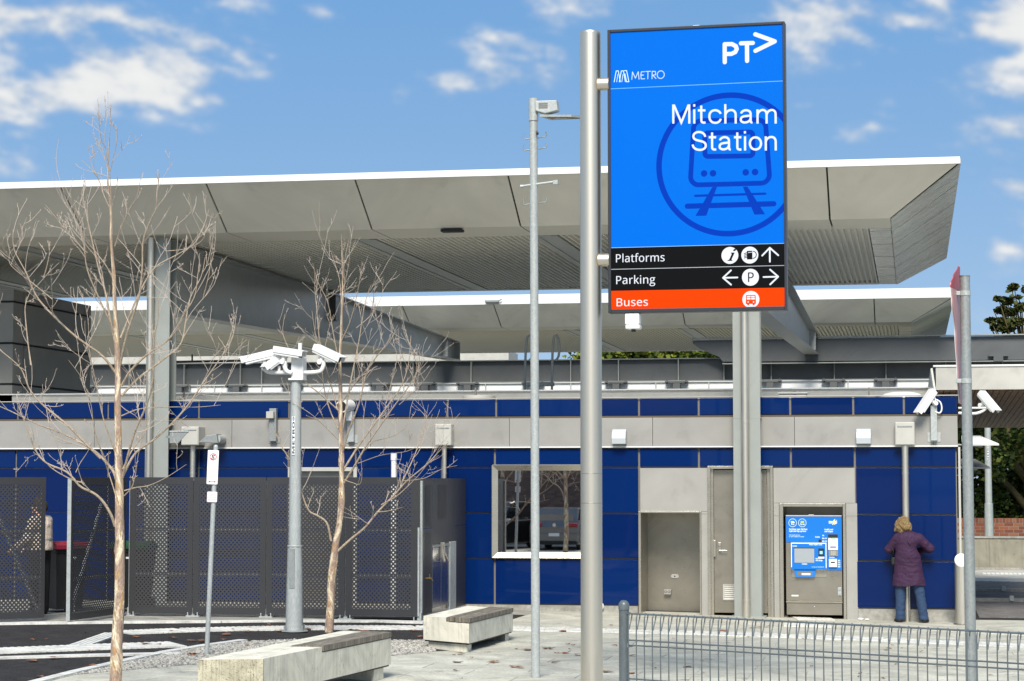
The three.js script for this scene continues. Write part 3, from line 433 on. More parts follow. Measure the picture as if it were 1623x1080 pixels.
function girder(xc, label, rear) {
  const o = thing('plate_girder', label, 'girder', [xc, 0, 0]);
  const poly = (pts, x0, x1) => { const s = new THREE.Shape(pts.map((p) => new THREE.Vector2(-p[0], p[1]))); return uvm(new THREE.ExtrudeGeometry(s, { depth: x1 - x0, bevelEnabled: false }).rotateY(Math.PI / 2).translate(x0, 0, 0)); };
  const top = [[-0.08, 6.14], [-10.5, 6.14], [rear, 5.92]], bot = [[rear, 5.46], [-0.08, 5.0]];
  part(o, 'web', poly([...top, ...bot], -0.015, 0.015), M.paintGirder);
  part(o, 'top_flange', poly([[-0.08, 6.141], [-10.5, 6.141], [rear, 5.921], [rear, 5.945], [-10.5, 6.165], [-0.08, 6.165]], -0.18, 0.18), M.paintGirder);
  part(o, 'bottom_flange', poly([[-0.08, 4.999], [rear, 5.459], [rear, 5.435], [-0.08, 4.975]], -0.18, 0.18), M.paintGirder);
  for (const z of [rear + 0.02, rear + 1.6]) part(o, 'stiffener', [box(-0.17, 0.17, 5.46, 5.915, z, z + 0.02)], M.paintGirder);
  return o;
}
girder(-12.27, 'deep dark grey girder running back from the left column', -23);
girder(-2.56, 'deep grey girder running back from the column under the sign', -22);
solo('roof_post', [box(-12.42, -12.12, 5.6, 6.9, -10.55, -10.25)], M.paintDarkShade, 'short dark post between the left girder and the canopy roof', 'post');

{ // the long beam across, on bearings, and the pale channel below it
  const o = thing('long_beam', 'long grey steel beam with upright stiffeners across the whole building', 'beam', [0, -0.035, -22.3]);
  part(o, 'web', box(-32, 8, 4.84, 5.4, -0.02, 0.0), M.paintDarkShade); part(o, 'top_flange', box(-32, 8, 5.401, 5.425, -0.16, 0.16), M.paint); part(o, 'bottom_flange', box(-32, 8, 4.815, 4.839, -0.16, 0.16), M.paint);
  for (const x of [-24.505, -22.868, -21.265, -19.678, -18.07, -17.46, -16.479, -14.851, -13.221, -11.626, -9.996, -8.924, -7.646, -6.057, -4.859, -3.626, -1.997, -0.674, 0.844, 2.268]) part(o, 'stiffener', box(x - 0.012, x + 0.012, 4.841, 5.399, 0.001, 0.15), M.paint);
  [-23.939, -22.345, -19.656, -18.031, -16.476, -14.024, -12.785, -11.626, -9.86, -7.647, -6.054, -3.628, -2, -0.678].forEach((x, i) => part(o, 'bearing', [box(x - 0.09, x + 0.09, 4.5, 4.75, 0.1, 0.66), box(x - 0.2, x + 0.2, 4.751, 4.8, -0.16, 0.67), box(x - 0.3, x - 0.2, 4.77, 4.8, 0.1, 0.67), box(x + 0.2, x + 0.3, 4.77, 4.8, 0.1, 0.67), rod([x - 0.25, 4.72, 0.6], [x - 0.25, 4.84, 0.6], 0.03), rod([x + 0.25, 4.72, 0.6], [x + 0.25, 4.84, 0.6], 0.03)], M.paintDarkShade));
  const c = thing('pale_channel', 'pale painted steel channel under the long beam', 'beam', [0, 0, -21.85]);
  const c0 = 4.469, c1 = 4.743; part(c, 'web', box(-32, 6, c0, c1, -0.02, 0), M.white); part(c, 'flange', [box(-32, 6, c1, c1 + 0.015, -0.02, 0.06)], M.white);
  for (const x of [-22.959, -18.688, -17.349, -13.398, -12.533, -11.16, -8.869, -8.365, -6.613, -5.225, -1.634, -0.435]) part(c, 'stiffener', box(x - 0.015, x + 0.015, c0, c1 - 0.001, 0.001, 0.05), M.galvLight);
  const b2 = thing('haunched_beam', 'second grey beam with a tapered left end, resting on the long beam at the right', 'beam', [0, 0, -21.9]);
  const P = [[-5.652, 5.833], [-5.636, 5.75], [-5.422, 5.599], [-5.159, 5.48], [-4.962, 5.396], [-4.864, 5.271], [9, 5.222], [9, 5.864]];
  part(b2, 'web', extrude(P, 0.04).translate(0, 0, -0.02), M.paintDarkShade);
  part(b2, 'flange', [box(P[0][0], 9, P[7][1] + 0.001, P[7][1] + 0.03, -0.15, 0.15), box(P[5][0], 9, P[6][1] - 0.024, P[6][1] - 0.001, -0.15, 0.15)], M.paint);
  part(b2, 'bearing', [box(2.15 - 0.25, 2.15 + 0.25, 5.33, 5.38, 0.02, 0.2), box(2.15 - 0.12, 2.15 + 0.12, 5.2, 5.33, 0.02, 0.2)], M.paintDarkShade);
  solo('safety_rail', [rod([-17.042, 4.96, -14], [-14.686, 4.98, -14], 0.03), rod([-16.623, 4.956, -14], [-16.625, 5.134, -14], 0.02)], M.black, 'thin black rail behind the left column under the roof', 'rail');
}
{ // dark clad tower at the far left
  const X = -15.83, o = thing('lift_tower', 'dark grey panelled tower rising behind the blue building at the left edge', 'tower', [0, 0, 0]);
  const ys = [3.3, 3.905, 4.64, 5.387, 5.62], zsr = [-2, -2.459, -5.337, -5.694], xsf = [-22, -19.4, -17.6, X];
  part(o, 'core', box(-22, X - 0.03, 3.2, 5.6, zsr[3] + 0.02, -2.03), M.black);
  for (let j = 0; j < 4; j++) { for (let i = 0; i < 3; i++) { part(o, 'cladding_panel', box(X - 0.03, X, ys[j] + 0.02, ys[j + 1] - 0.02, zsr[i + 1] + 0.012, zsr[i] - 0.012), M.clad); part(o, 'cladding_panel', box(xsf[i] + 0.01, xsf[i + 1] - (i === 2 ? 0.002 : 0.01), ys[j] + 0.02, ys[j + 1] - 0.02, -2.03, -2), M.clad); } }
}

// ------------------------------------------------------------------ fittings on the building
function ventBox(at, label, w = 0.26, h = 0.36, d = 0.17, pr = 0.055) { // junction box with a slot, and its conduit to the ground
  const o = thing('junction_box', label, 'junction box', [at[0], 0, 0.036]), y = at[1];
  part(o, 'housing', rbox(-w / 2, w / 2, y - h / 2, y + h / 2, 0, d, 0.012, 2), M.offWhite);
  part(o, 'lid', rbox(-w / 2 + 0.012, w / 2 - 0.012, y - h / 2 + 0.012, y + h / 2 - 0.012, d, d + 0.008, 0.004), M.offWhite);
  part(o, 'slot', rbox(-w * 0.38, w * 0.38, y + h * 0.28, y + h * 0.34, d + 0.009, d + 0.016, 0.004), M.galv);
  part(o, 'conduit', [rod([0.0, 0, d * 0.5], [0.0, y - h / 2, d * 0.5], pr, pr, 18)], M.steelPole);
  part(o, 'collar', [rod([0, 2.28, d * 0.5], [0, 2.32, d * 0.5], pr + 0.004, pr + 0.004, 18), box(-0.012, 0.012, 2.285, 2.315, -0.03, 0.03)], M.steelPole);
  return o;
}
ventBox([-0.128, 2.911], 'pale junction box with conduit on the wall above the woman', 0.3, 0.36, 0.16);
ventBox([-7.449, 2.92], 'pale junction box with conduit to the left of the mirror window', 0.27, 0.35, 0.2, 0.04);
ventBox([-11.679, 2.915], 'pale junction box with conduit beside the left grey column', 0.3, 0.31, 0.32, 0.05);
part(thing('wall_light', 'square white wall light between the sign post and the left recess', 'wall light', [-4.606, 2.884, 0.036]), 'cover', extrude([[0, -0.115], [0.13, -0.115], [0.145, -0.03], [0.12, 0.06], [0.05, 0.115], [0, 0.115]], 0.22).rotateY(-Math.PI / 2).translate(0.11, 0, 0), M.paleGrey);
part(scene.children.at(-1), 'base', box(-0.115, 0.115, -0.118, 0.118, -0.002, 0.012), M.galv);
copyOf(scene.children.at(-1), [-0.763, 2.875, 0.036], 0, 'square white wall light above the ticket machine, right of it');
{ // wedge-shaped floodlights at the left
  const f = thing('floodlight', 'grey wedge-shaped wall light above the no-stopping sign', 'floodlight', [-11.333, 2.862, 0.04]);
  part(f, 'shade', extrude([[-0.17, -0.05], [0.14, -0.06], [0.12, 0.07], [-0.04, 0.05]], 0.24, 0.01).translate(0, 0, 0.12), M.galv);
  part(f, 'bracket', [rod([0.1, 0.0, 0], [0.1, 0.0, 0.3], 0.075, 0.075, 18)], M.galvLight);
  const f2 = thing('floodlight', 'grey floodlight fixed to the right side of the left column', 'floodlight', [-11.878, 2.902, 0.2]);
  part(f2, 'head', extrude([[-0.14, -0.1], [0.0, -0.1], [0.16, 0.07], [-0.14, 0.07]], 0.16, 0.01), M.galv); part(f2, 'rim', [rbox(-0.15, 0.18, 0.075, 0.1, -0.02, 0.18, 0.006)], M.galvLight);
  part(f2, 'arm', box(-0.24, -0.14, -0.02, 0.02, 0.06, 0.1), M.galv);
}
// cctv cameras
function cctvHead(o, at, yaw, pitch, s = 1, roll = 0) { // housing with sun hood, front glass and swivel; looks along +z before turning
  const h = new THREE.Group(); h.position.set(...at); h.rotation.order = 'YXZ'; h.rotation.set(pitch, yaw, roll); h.scale.setScalar(s); h.updateMatrix();
  const tf = (g) => merge(Array.isArray(g) ? g : [g]).applyMatrix4(h.matrix);
  const c = part(o, 'camera_housing', tf([rbox(-0.062, 0.062, -0.055, 0.05, -0.2, 0.2, 0.014, 2)]), M.white);
  part(c, 'sun_hood', tf([rbox(-0.075, 0.075, 0.052, 0.066, -0.2, 0.27, 0.004), rbox(-0.075, -0.066, -0.02, 0.051, -0.2, 0.25, 0.003), rbox(0.066, 0.075, -0.02, 0.051, -0.2, 0.25, 0.003)]), M.white);
  part(c, 'front_glass', tf(rbox(-0.045, 0.045, -0.04, 0.036, 0.201, 0.206, 0.002)), M.black);
  part(c, 'swivel', tf([rod([0, -0.056, -0.05], [0, -0.14, -0.05], 0.03, 0.03, 12), rod([-0.045, -0.13, -0.05], [0.045, -0.13, -0.05], 0.035, 0.035, 12), rod([0.03, -0.06, -0.12], [0.03, -0.12, -0.06], 0.009)]), M.white);
  part(c, 'lens', tf([rod([0, 0, 0.206], [0, 0, 0.212], 0.022, 0.022, 12)]), M.rubber);
  return c;
}
{
  const a = [0.317, 3.066], o = thing('security_camera', 'white security camera on a tall bracket at the right end of the blue wall', 'security camera', [a[0], 0, 0.036]);
  part(o, 'bracket', [rbox(-0.05, 0.05, 2.802, 3.35, 0.0, 0.09, 0.006)], M.galvLight); part(o, 'wall_plate', rbox(-0.1, 0.1, 2.782, 2.929, -0.004, 0.008, 0.004), M.galvLight);
  cctvHead(o, [-0.1, 3.415 , 0.16], -1.15, 0.95, 0.98);
  part(o, 'cable', tube([[0.0, 3.456, 0.1], [0.1, 3.397, 0.09], [0.12, 3.279, 0.08], [0.09, 3.231, 0.08], [0.02, 3.25, 0.09]], 0.013, 6), M.white);
  const b = [-9.02, 3.07], p = thing('security_camera', 'round-fronted white camera on a bracket behind the small tree', 'security camera', [b[0], 0, 0.036]);
  part(p, 'bracket', [rbox(-0.055, 0.055, 2.812, 3.317, 0.0, 0.09, 0.006)], M.galvLight); part(p, 'wall_plate', rbox(-0.1, 0.1, 2.792, 2.926, -0.004, 0.008, 0.004), M.galvLight);
  const cy = 3.401;
  const hs = part(p, 'camera_housing', [rod([-0.02, cy, 0.05], [-0.06, cy - 0.02, 0.42], 0.1, 0.1, 24)], M.white); part(hs, 'front_glass', rod([-0.0605, cy - 0.0205, 0.421], [-0.0612, cy - 0.021, 0.426], 0.082, 0.082, 24), M.black);
  part(p, 'swivel', [rbox(-0.05, 0.05, cy - 0.25, cy - 0.09, 0.07, 0.2, 0.012)], M.white);
  const e = [-10.336, 3.076], q = thing('camera_bracket', 'empty camera bracket with a small cream box left of the camera pole', 'bracket', [e[0], 0, 0.036]);
  part(q, 'arm', rbox(-0.06, 0.06, 2.827, 3.366, 0, 0.1, 0.006), M.galv); part(q, 'box', rbox(-0.09, 0.035, 3.2, 3.314, 0.101, 0.18, 0.008), M.offWhite); part(q, 'wall_plate', rbox(-0.09, 0.11, 2.796, 2.889, -0.004, 0.008, 0.004), M.galv);
  // fittings that stick out of the end wall, seen past the signpost
  const ex = 0.706, w = thing('security_camera', 'white security camera reaching out from the end wall under the timber soffit', 'security camera', [ex, 0, -0.6]);
  part(w, 'arm', [tube([[0, 3.249, 0], [0.3, 3.249, 0], [0.42, 3.318, 0], [0.43, 3.397, 0]], 0.022, 8), rod([0, 3.328, 0.02], [0.5, 3.328, 0.02], 0.016)], M.white);
  cctvHead(w, [0.45, 3.427, 0], 0.9, 0.8, 0.95);
  const L1 = thing('end_wall_light', 'upper flat white light reaching out from the end wall', 'wall light', [ex, 2.824, -0.8]);
  const lightHead = (o, w, m) => { part(o, 'head', slab([0.05, -0.06, 0.2], [w, -0.06, 0.2], [w * 0.55, 0.075, -0.2], [0.05, 0.075, -0.2], 0.03), m); part(o, 'arm', [rod([-0.05, -0.07, 0], [w * 0.6, -0.1, 0], 0.018), rod([w * 0.6, -0.1, 0], [w * 0.5, 0, 0], 0.018)], M.galv); };
  lightHead(L1, 0.62, M.white); const L2 = thing('end_wall_light', 'lower flat grey light reaching out from the end wall', 'wall light', [ex, 2.46, -1.4]); lightHead(L2, 0.5, M.galv);
}
{ // roof fittings behind the parapet
  const Yt = 3.5;
  const v = (label, px, r, y1, z = -1) => { const o = thing('roof_vent', label, 'roof vent', [px, Yt - 0.05, z]); part(o, 'drum', lathe([[r, 0], [r, y1], [r * 0.97, y1 + 0.015], [0, y1 + 0.03]], 28), M.offWhite); part(o, 'clip', [box(r - 0.01, r + 0.03, y1 * 0.4, y1, -0.02, 0.02), box(-0.015, 0.015, y1, y1 + 0.14, r - 0.05, r - 0.02)], M.joint); return o; };
  v('round roof vent above the left part of the mirror window', -7.122, 0.26, 0.13); v('round roof vent beside the left column above the blue strip', -12.193, 0.24, 0.1); v('small low roof vent left of the white dome', -0.694, 0.115, 0.085);
  const b = thing('roof_fan', 'square roof fan with a lid plate right of the column', 'roof fan', [-1.895, Yt - 0.05, -1]); part(b, 'case', rbox(-0.23, 0.21, 0, 0.12, -0.2, 0.2, 0.008), M.offWhite); part(b, 'lid', rbox(-0.25, 0.23, 0.13, 0.155, -0.22, 0.22, 0.006), M.galvLight); part(b, 'clip', [box(0.215, 0.235, 0.02, 0.06, 0.1, 0.15), box(0.0, 0.05, 0.125, 0.18, 0.2, 0.215)], M.joint);
  const d = thing('roof_dome', 'wide white dome on the roof at the right end', 'roof vent', [-0.174, Yt - 0.05, -1]); part(d, 'dome', lathe([[0.37, 0.02], [0.36, 0.07], [0.27, 0.13], [0.16, 0.155], [0, 0.16]], 32), M.white); part(d, 'kerb', lathe([[0.3, -0.02], [0.36, 0.0], [0.375, 0.02], [0.0, 0.021]], 32), M.galvLight);
  // access ladder
  const l = thing('roof_ladder', 'steel access ladder with looped handrails behind the lamp post', 'ladder', [0, 0, 0]), lz = -3, yb = 3.3;
  for (const [pb, pt, hook] of [[830.5, 836, 844], [874, 878.5, 886]]) { const x0 = +AXL(pb), x1 = +AXL(pt), x2 = +AXL(hook), yt = 4.739; part(l, 'handrail', tube([[x0, yb, lz], [x1, yt - 0.04, lz], [x1 + 0.03, yt, lz], [x2 - 0.02, yt - 0.06, lz], [x2, yt - 0.13, lz], [x2 - 0.01, 4.345, lz], [x2 - 0.06, 4.279, lz]], 0.022, 8, 40), M.galv); }
  part(l, 'step', [rbox(AXL(834), AXL(876), 3.84, 3.906, lz - 0.2, lz + 0.05, 0.004)], M.galv);
  for (const y of [3.729]) part(l, 'rung', rod([AXL(832), y, lz], [AXL(875), y, lz], 0.016), M.galv);
}
function AXL(px) { return mix(-6.716, -6.088, (px - 830) / 56); }

// ------------------------------------------------------------------ ticket machine
{
  const x0 = -1.991, x1 = -1.115, yb = 0.086, yt = 1.624, W = x1 - x0, zf = -0.02;
  const o = thing('ticket_machine', 'steel ticket machine with a bright blue front in the right-hand recess', 'ticket machine', [x0, 0, zf]);
  const ySh = 0.288;
  part(o, 'cabinet', [rbox(0, W, ySh + 0.015, yt, -0.6, 0, 0.008)], M.steelDull); part(o, 'base_door', [rbox(0.006, W - 0.006, yb, ySh - 0.015, -0.6, -0.004, 0.006)], M.steelDull); part(o, 'shelf_line', box(0, W, ySh - 0.012, ySh + 0.012, -0.6, 0.012), M.steel);
  const S = (px, py) => [(px - 75) / (975 - 75) * W - 0.0, yt - (py - 85) / 10.0 * 0.01003];
  const blueM = (draw, w, h) => new THREE.MeshStandardMaterial({ map: canvasTex(w, h, draw), roughness: 0.35 });
  const txt = (c, s, x, y, size, w, font = 'bold', col = '#fff') => { c.fillStyle = col; c.font = `${font} ${size}px sans-serif`; if (w) { const m = c.measureText(s).width; c.save(); c.translate(x, y); c.scale(w / m, 1); c.fillText(s, 0, 0); c.restore(); } else c.fillText(s, x, y); };
  const plate = (name, parent, px0, py0, px1, py1, z0, z1, m) => { const a = S(px0, py1), b = S(px1, py0), g = new THREE.BoxGeometry(b[0] - a[0], b[1] - a[1], z1 - z0).translate((a[0] + b[0]) / 2, (a[1] + b[1]) / 2, (z0 + z1) / 2).toNonIndexed(); return part(parent, name, g, m); };
  const B = '#0670c8';
  // big upper panel with its print (drawn in tenths of a photo pixel)
  const face = blueM((c, w, h) => { c.fillStyle = B; c.fillRect(0, 0, w, h); c.translate(-75, -85); c.strokeStyle = '#e8f4ff'; c.lineWidth = 6; for (const [x, y] of [[190, 187], [344, 187]]) { c.beginPath(); c.arc(x, y, 62, 0, 7); c.stroke(); } c.fillStyle = '#cfe36a'; c.fillRect(162, 160, 46, 30); c.fillStyle = '#f1f1d0'; c.fillRect(190, 170, 30, 20); c.fillStyle = '#b9c850'; c.fillRect(318, 158, 56, 34); txt(c, 'Buy', 166, 218, 30, 50); txt(c, 'Top up', 306, 218, 28, 76);
    txt(c, 'Purchase your full fare', 130, 298, 34, 295); txt(c, 'myki and top up here', 130, 328, 34, 275); txt(c, 'Visit myki.com.au', 130, 385, 24, 175, ''); txt(c, 'or call 13 6954 (13 myki)', 130, 410, 24, 240, '');
    txt(c, 'myki', 765, 198, 76, 136); c.fillStyle = '#f6e58a'; c.beginPath(); c.moveTo(838, 150); c.lineTo(868, 122); c.lineTo(872, 208); c.lineTo(846, 212); c.fill(); txt(c, 'Credit card', 695, 300, 32, 140); txt(c, 'and eftpos', 697, 330, 32, 136); txt(c, 'Coins', 548, 416, 30, 74); txt(c, '10c', 658, 392, 26, 36); txt(c, '20c $1', 658, 436, 26, 80); txt(c, '50c $2', 658, 480, 26, 80); txt(c, 'Notes', 770, 728, 28, 84); for (const [i, s] of ['$5', '$10', '$20', '$50'].entries()) txt(c, s, 906, 780 + i * 32, 28, 38); }, 900, 840);
  const pn = part(o, 'front_panel', (() => { const a = S(84, 85), b = S(970, 490), d = S(735, 490), e = S(970, 922), s = new THREE.Shape([[a[0], a[1]], [b[0], a[1]], [e[0], e[1]], [d[0], e[1]], [d[0], d[1]], [a[0], d[1]]].map((p) => new THREE.Vector2(...p))); const g = new THREE.ExtrudeGeometry(s, { depth: 0.012, bevelEnabled: false }).translate(0, 0, 0.001).toNonIndexed(), p = g.attributes.position, uv = g.attributes.uv, lo = S(75, 925), hi = S(975, 85); for (let i = 0; i < p.count; i++) uv.setXY(i, (p.getX(i) - lo[0]) / (hi[0] - lo[0]), (p.getY(i) - lo[1]) / (hi[1] - lo[1])); return g; })(), face);
  part(pn, 'trim', [box(0.008, W - 0.004, yt + 0.001, yt + 0.018, -0.02, 0.02), rbox(S(445, 80)[0], S(530, 80)[0], yt + 0.019, yt + 0.03, -0.03, 0.01, 0.004)], M.offWhite);
  // projecting screen unit
  const unit = plate('screen_unit', o, 165, 495, 730, 905, 0.014, 0.09, [M.white, M.white, M.white, M.white, blueM((c, w, h) => { c.fillStyle = B; c.fillRect(0, 0, w, h); c.translate(-165, -495); c.fillStyle = '#eaf6ff'; c.fillRect(165, 495, 565, 14); c.fillRect(165, 495, 12, 380); c.fillRect(716, 495, 12, 390); txt(c, 'Place myki card', 455, 532, 28, 205); txt(c, 'Screen', 188, 556, 30, 72); txt(c, 'Collect', 336, 834, 30, 86); txt(c, 'Receipts', 556, 752, 28, 100); txt(c, 'and change', 556, 778, 28, 110); txt(c, 'For help call 1800 800 007', 490, 876, 18, 200, ''); }, 565, 410), M.white]);
  plate('screen', unit, 218, 580, 534, 805, 0.091, 0.094, std([0.34, 0.37, 0.39], 0.25)); plate('screen_bezel', unit, 214, 572, 538, 582, 0.091, 0.096, M.black);
  plate('card_reader', unit, 602, 582, 692, 706, 0.091, 0.1, M.black); plate('reader_light', unit, 622, 622, 668, 668, 0.1005, 0.102, std([0.3, 0.75, 0.9], 0.4)); plate('reader_shelf', unit, 596, 710, 696, 738, 0.091, 0.105, M.white);
  const tray = part(o, 'collection_tray', extrude([S(205, 905), S(560, 905), S(530, 1024), S(235, 1024)].reverse(), 0.05).translate(0, 0, 0.012), std([0.004, 0.2, 0.7], 0.4)); plate('tray_slot', tray, 262, 945, 498, 1000, 0.0622, 0.064, M.joint); plate('receipt', tray, 330, 968, 470, 998, 0.0645, 0.068, M.white); plate('tray_back', o, 176, 906, 722, 1030, 0.0005, 0.01, M.steel);
  plate('coin_slot', o, 604, 445, 648, 488, 0.0135, 0.03, M.black); const cs = plate('card_slot', o, 757, 362, 908, 606, 0.0135, 0.03, M.white); plate('slot_hood', cs, 757, 362, 908, 412, 0.0305, 0.045, M.black); plate('green_label', cs, 805, 420, 868, 446, 0.0305, 0.032, std([0.5, 0.75, 0.5], 0.5)); plate('card_mark', cs, 786, 552, 880, 570, 0.0305, 0.032, std([0.05, 0.05, 0.3], 0.5));
  const kp = plate('keypad', o, 762, 612, 910, 702, 0.0135, 0.028, M.steel); for (let i = 0; i < 3; i++) for (let j = 0; j < 3; j++) plate('key', kp, 800 + i * 26, 630 + j * 20, 820 + i * 26, 644 + j * 20, 0.0285, 0.032, M.offWhite);
  const nt = plate('note_slot', o, 766, 745, 892, 870, 0.0135, 0.045, M.white); plate('note_mouth', nt, 795, 788, 862, 806, 0.0455, 0.05, M.black);
  const lkp = S(930, 1245); part(o, 'lock', [rbox(lkp[0] - 0.028, lkp[0] + 0.028, lkp[1] - 0.075, lkp[1] + 0.06, 0.001, 0.015, 0.026, 3), rod([lkp[0], lkp[1] - 0.04, 0.015], [lkp[0], lkp[1] - 0.04, 0.028], 0.018, 0.018, 14), rod([lkp[0], lkp[1] + 0.03, 0.015], [lkp[0], lkp[1] + 0.03, 0.03], 0.016, 0.016, 14)], M.galvLight);
  plate('label_plate', o, 162, 1310, 272, 1332, 0.0005, 0.004, M.white); part(o, 'rivet', new THREE.SphereGeometry(0.008, 8, 6).toNonIndexed().translate(W * 0.5, (yb + ySh) / 2 + 0.03, -0.002), M.white);
}

// ------------------------------------------------------------------ the station sign on its big stainless pole
{
  const W = 1.766, H = 2.84, o = thing('station_sign', 'big blue station name sign with orange bus strip, hung beside a thick steel pole', 'sign', [-2.071, 5.264, 13.0], -2.77 * D2R);
  const cw = 1024, ch = Math.round(1024 * (H - 0.07) / (W - 0.05));
  const face = canvasTex(cw, ch, (c) => {
    // layout measured on the sign itself: u across, v down, from points given along its own slanting edges
    const t = (x) => 52 - 13 * (x - 970) / 272, b = (x) => 493 - 6 * (x - 970) / 272, U = (x) => (x - 970) / 272 * cw, Vv = (x, y) => (y - t(x)) / (b(x) - t(x)) * ch, P = (x, y) => [U(x), Vv(x, y)], k = cw / 272;
    const poly = (pts, col) => { c.fillStyle = col; c.beginPath(); pts.forEach((p, i) => (i ? c.lineTo(...P(...p)) : c.moveTo(...P(...p)))); c.fill(); };
    const path = (pts, w, col, close) => { c.strokeStyle = col; c.lineWidth = w * k; c.lineCap = c.lineJoin = 'round'; c.beginPath(); pts.forEach((p, i) => (i ? c.lineTo(...P(...p)) : c.moveTo(...P(...p)))); if (close) c.closePath(); c.stroke(); };
    const text = (s, x0, x1, y, capH, weight = '') => { const size = capH * k / 0.714; c.font = `normal 400 ${size}px sans-serif`; const m = c.measureText(s).width, [px, py] = P((x0 + x1) / 2, y); c.save(); c.translate(U(x0), py); c.scale((x1 - x0) * k / m, 1); c.fillText(s, 0, 0); if (capH > 20) { c.strokeStyle = wh; c.lineWidth = 1.2; c.strokeText(s, 0, 0); } c.restore(); };
    const wh = '#cdd0d8';
    c.fillStyle = '#0062c8'; c.fillRect(0, 0, cw, ch);
    const dk = '#0033a0';
    // train in a ring
    c.strokeStyle = dk; c.lineWidth = 8.7 * k; { const [x, y] = P(1157, 262.4); c.beginPath(); c.ellipse(x, y, 110 * k, 110 * k * 0.985, 0, 0, 7); c.stroke(); }
    const rr = (pts, r) => { const q = pts.map((p) => P(...p)); c.beginPath(); q.forEach((p, i) => { const a = q[(i + q.length - 1) % q.length], m = [(a[0] + p[0]) / 2, (a[1] + p[1]) / 2]; if (!i) c.moveTo(...m); const n = q[(i + 1) % q.length]; c.arcTo(p[0], p[1], (p[0] + n[0]) / 2, (p[1] + n[1]) / 2, r * k); }); c.closePath(); };
    rr([[1102.5, 193], [1214, 191.5], [1220.5, 292], [1096, 295.5]], 13); c.lineWidth = 7.5 * k; c.stroke();
    rr([[1119.5, 212.5], [1194.5, 211], [1194.5, 249], [1119.5, 250]], 5); c.stroke();
    c.fillStyle = dk; for (const p of [[1118, 277], [1132, 276.7], [1183, 275.2], [1197.5, 274.7]]) { c.beginPath(); c.arc(...P(...p), 5.1 * k, 0, 7); c.fill(); }
    poly([[1131, 298.5], [1138, 298.3], [1121, 344], [1104, 344.4]], dk); poly([[1178.5, 298], [1185.5, 297.7], [1212.5, 341.6], [1196, 342.2]], dk);
    path([[1104, 312.5], [1213, 309]], 3.6, dk); path([[1091.5, 329], [1226, 325]], 8.2, dk);
    c.fillStyle = wh;
    // grotesque lettering drawn as strokes: widths and strokes in cap heights
    const G = { M: [0.86, [[[0.07, 0], [0.07, 0.93], [0.11, 0.93], [0.43, 0.06], [0.75, 0.93], [0.79, 0.93], [0.79, 0]]]], i: [0.145, [[[0.07, 0], [0.07, 0.73]], [[0.07, 0.87], [0.07, 1]]]], t: [0.36, [[[0.155, 0.93], [0.155, 0.17], 'q', [0.155, 0.05], [0.27, 0.05], [0.345, 0.055]], [[0, 0.68], [0.345, 0.68]]]], c: [0.63, [[[0.575, 0.5], 'b', [0.53, 0.74], [0.07, 0.8], [0.07, 0.365], 'b', [0.07, -0.07], [0.55, -0.03], [0.575, 0.25]]]], h: [0.61, [[[0.07, 0], [0.07, 1]], [[0.07, 0.42], 'b', [0.1, 0.76], [0.53, 0.8], [0.53, 0.46], [0.53, 0]]]],
      a: [0.65, [[[0.08, 0.52], 'b', [0.12, 0.74], [0.5, 0.75], [0.5, 0.5], [0.5, 0.13], 'q', [0.5, 0.05], [0.58, 0.055]], [[0.5, 0.44], 'b', [0.44, 0.35], [0.06, 0.46], [0.06, 0.2], 'b', [0.06, 0.0], [0.46, 0.0], [0.5, 0.28]]]], m: [0.94, [[[0.07, 0], [0.07, 0.73]], [[0.07, 0.42], 'b', [0.1, 0.76], [0.47, 0.8], [0.47, 0.48], [0.47, 0]], [[0.47, 0.42], 'b', [0.5, 0.76], [0.87, 0.8], [0.87, 0.48], [0.87, 0]]]], n: [0.61, [[[0.07, 0], [0.07, 0.73]], [[0.07, 0.42], 'b', [0.1, 0.76], [0.53, 0.8], [0.53, 0.46], [0.53, 0]]]], o: [0.65, [[[0.325, 0.675], 'b', [0.67, 0.675], [0.67, 0.055], [0.325, 0.055], 'b', [-0.02, 0.055], [-0.02, 0.675], [0.325, 0.675]]]], S: [0.73, [[[0.645, 0.7], 'b', [0.62, 1.04], [0.09, 1.02], [0.09, 0.73], 'b', [0.09, 0.4], [0.67, 0.6], [0.67, 0.26], 'b', [0.67, -0.06], [0.06, -0.04], [0.06, 0.31]]]] };
    const word = (w, x0, x1, base, cap) => { const gap = 0.085, tot = [...w].reduce((q, ch) => q + G[ch][0] + gap, -gap), sx = (x1 - x0) / tot; let cx = x0; c.strokeStyle = wh; c.lineCap = 'butt'; c.lineJoin = 'miter'; c.lineWidth = cap * 0.112 * k; for (const ch of w) { const [adv, strokes] = G[ch], pt = ([x, y]) => P(cx + x * sx, base - y * cap); for (const st of strokes) { c.beginPath(); c.moveTo(...pt(st[0])); for (let i = 1; i < st.length; i++) { if (st[i] === 'b') { c.bezierCurveTo(...pt(st[i + 1]), ...pt(st[i + 2]), ...pt(st[i + 3])); i += 3; } else if (st[i] === 'q') { c.quadraticCurveTo(...pt(st[i + 1]), ...pt(st[i + 2])); i += 2; } else c.lineTo(...pt(st[i])); } c.stroke(); } cx += (adv + gap) * sx; } };
    word('Mitcham', 1067.5, 1232.5, 197.6, 31); word('Station', 1098.5, 1232.5, 240.5, 31);
    // operator marks
    path([[1151.5, 99.5], [1151.5, 71]], 6.6, wh); path([[1151.5, 70.8], [1163, 70.6], [1169, 74], [1170.4, 78.5], [1168, 83.5], [1162, 86.3], [1151.5, 86.6]], 6.6, wh); path([[1177, 69.4], [1195.5, 68.9]], 6.6, wh); path([[1186.4, 70], [1186.4, 97.6]], 6.6, wh); path([[1199.5, 55], [1229.6, 66.4], [1199.5, 81.5]], 6.6, wh);
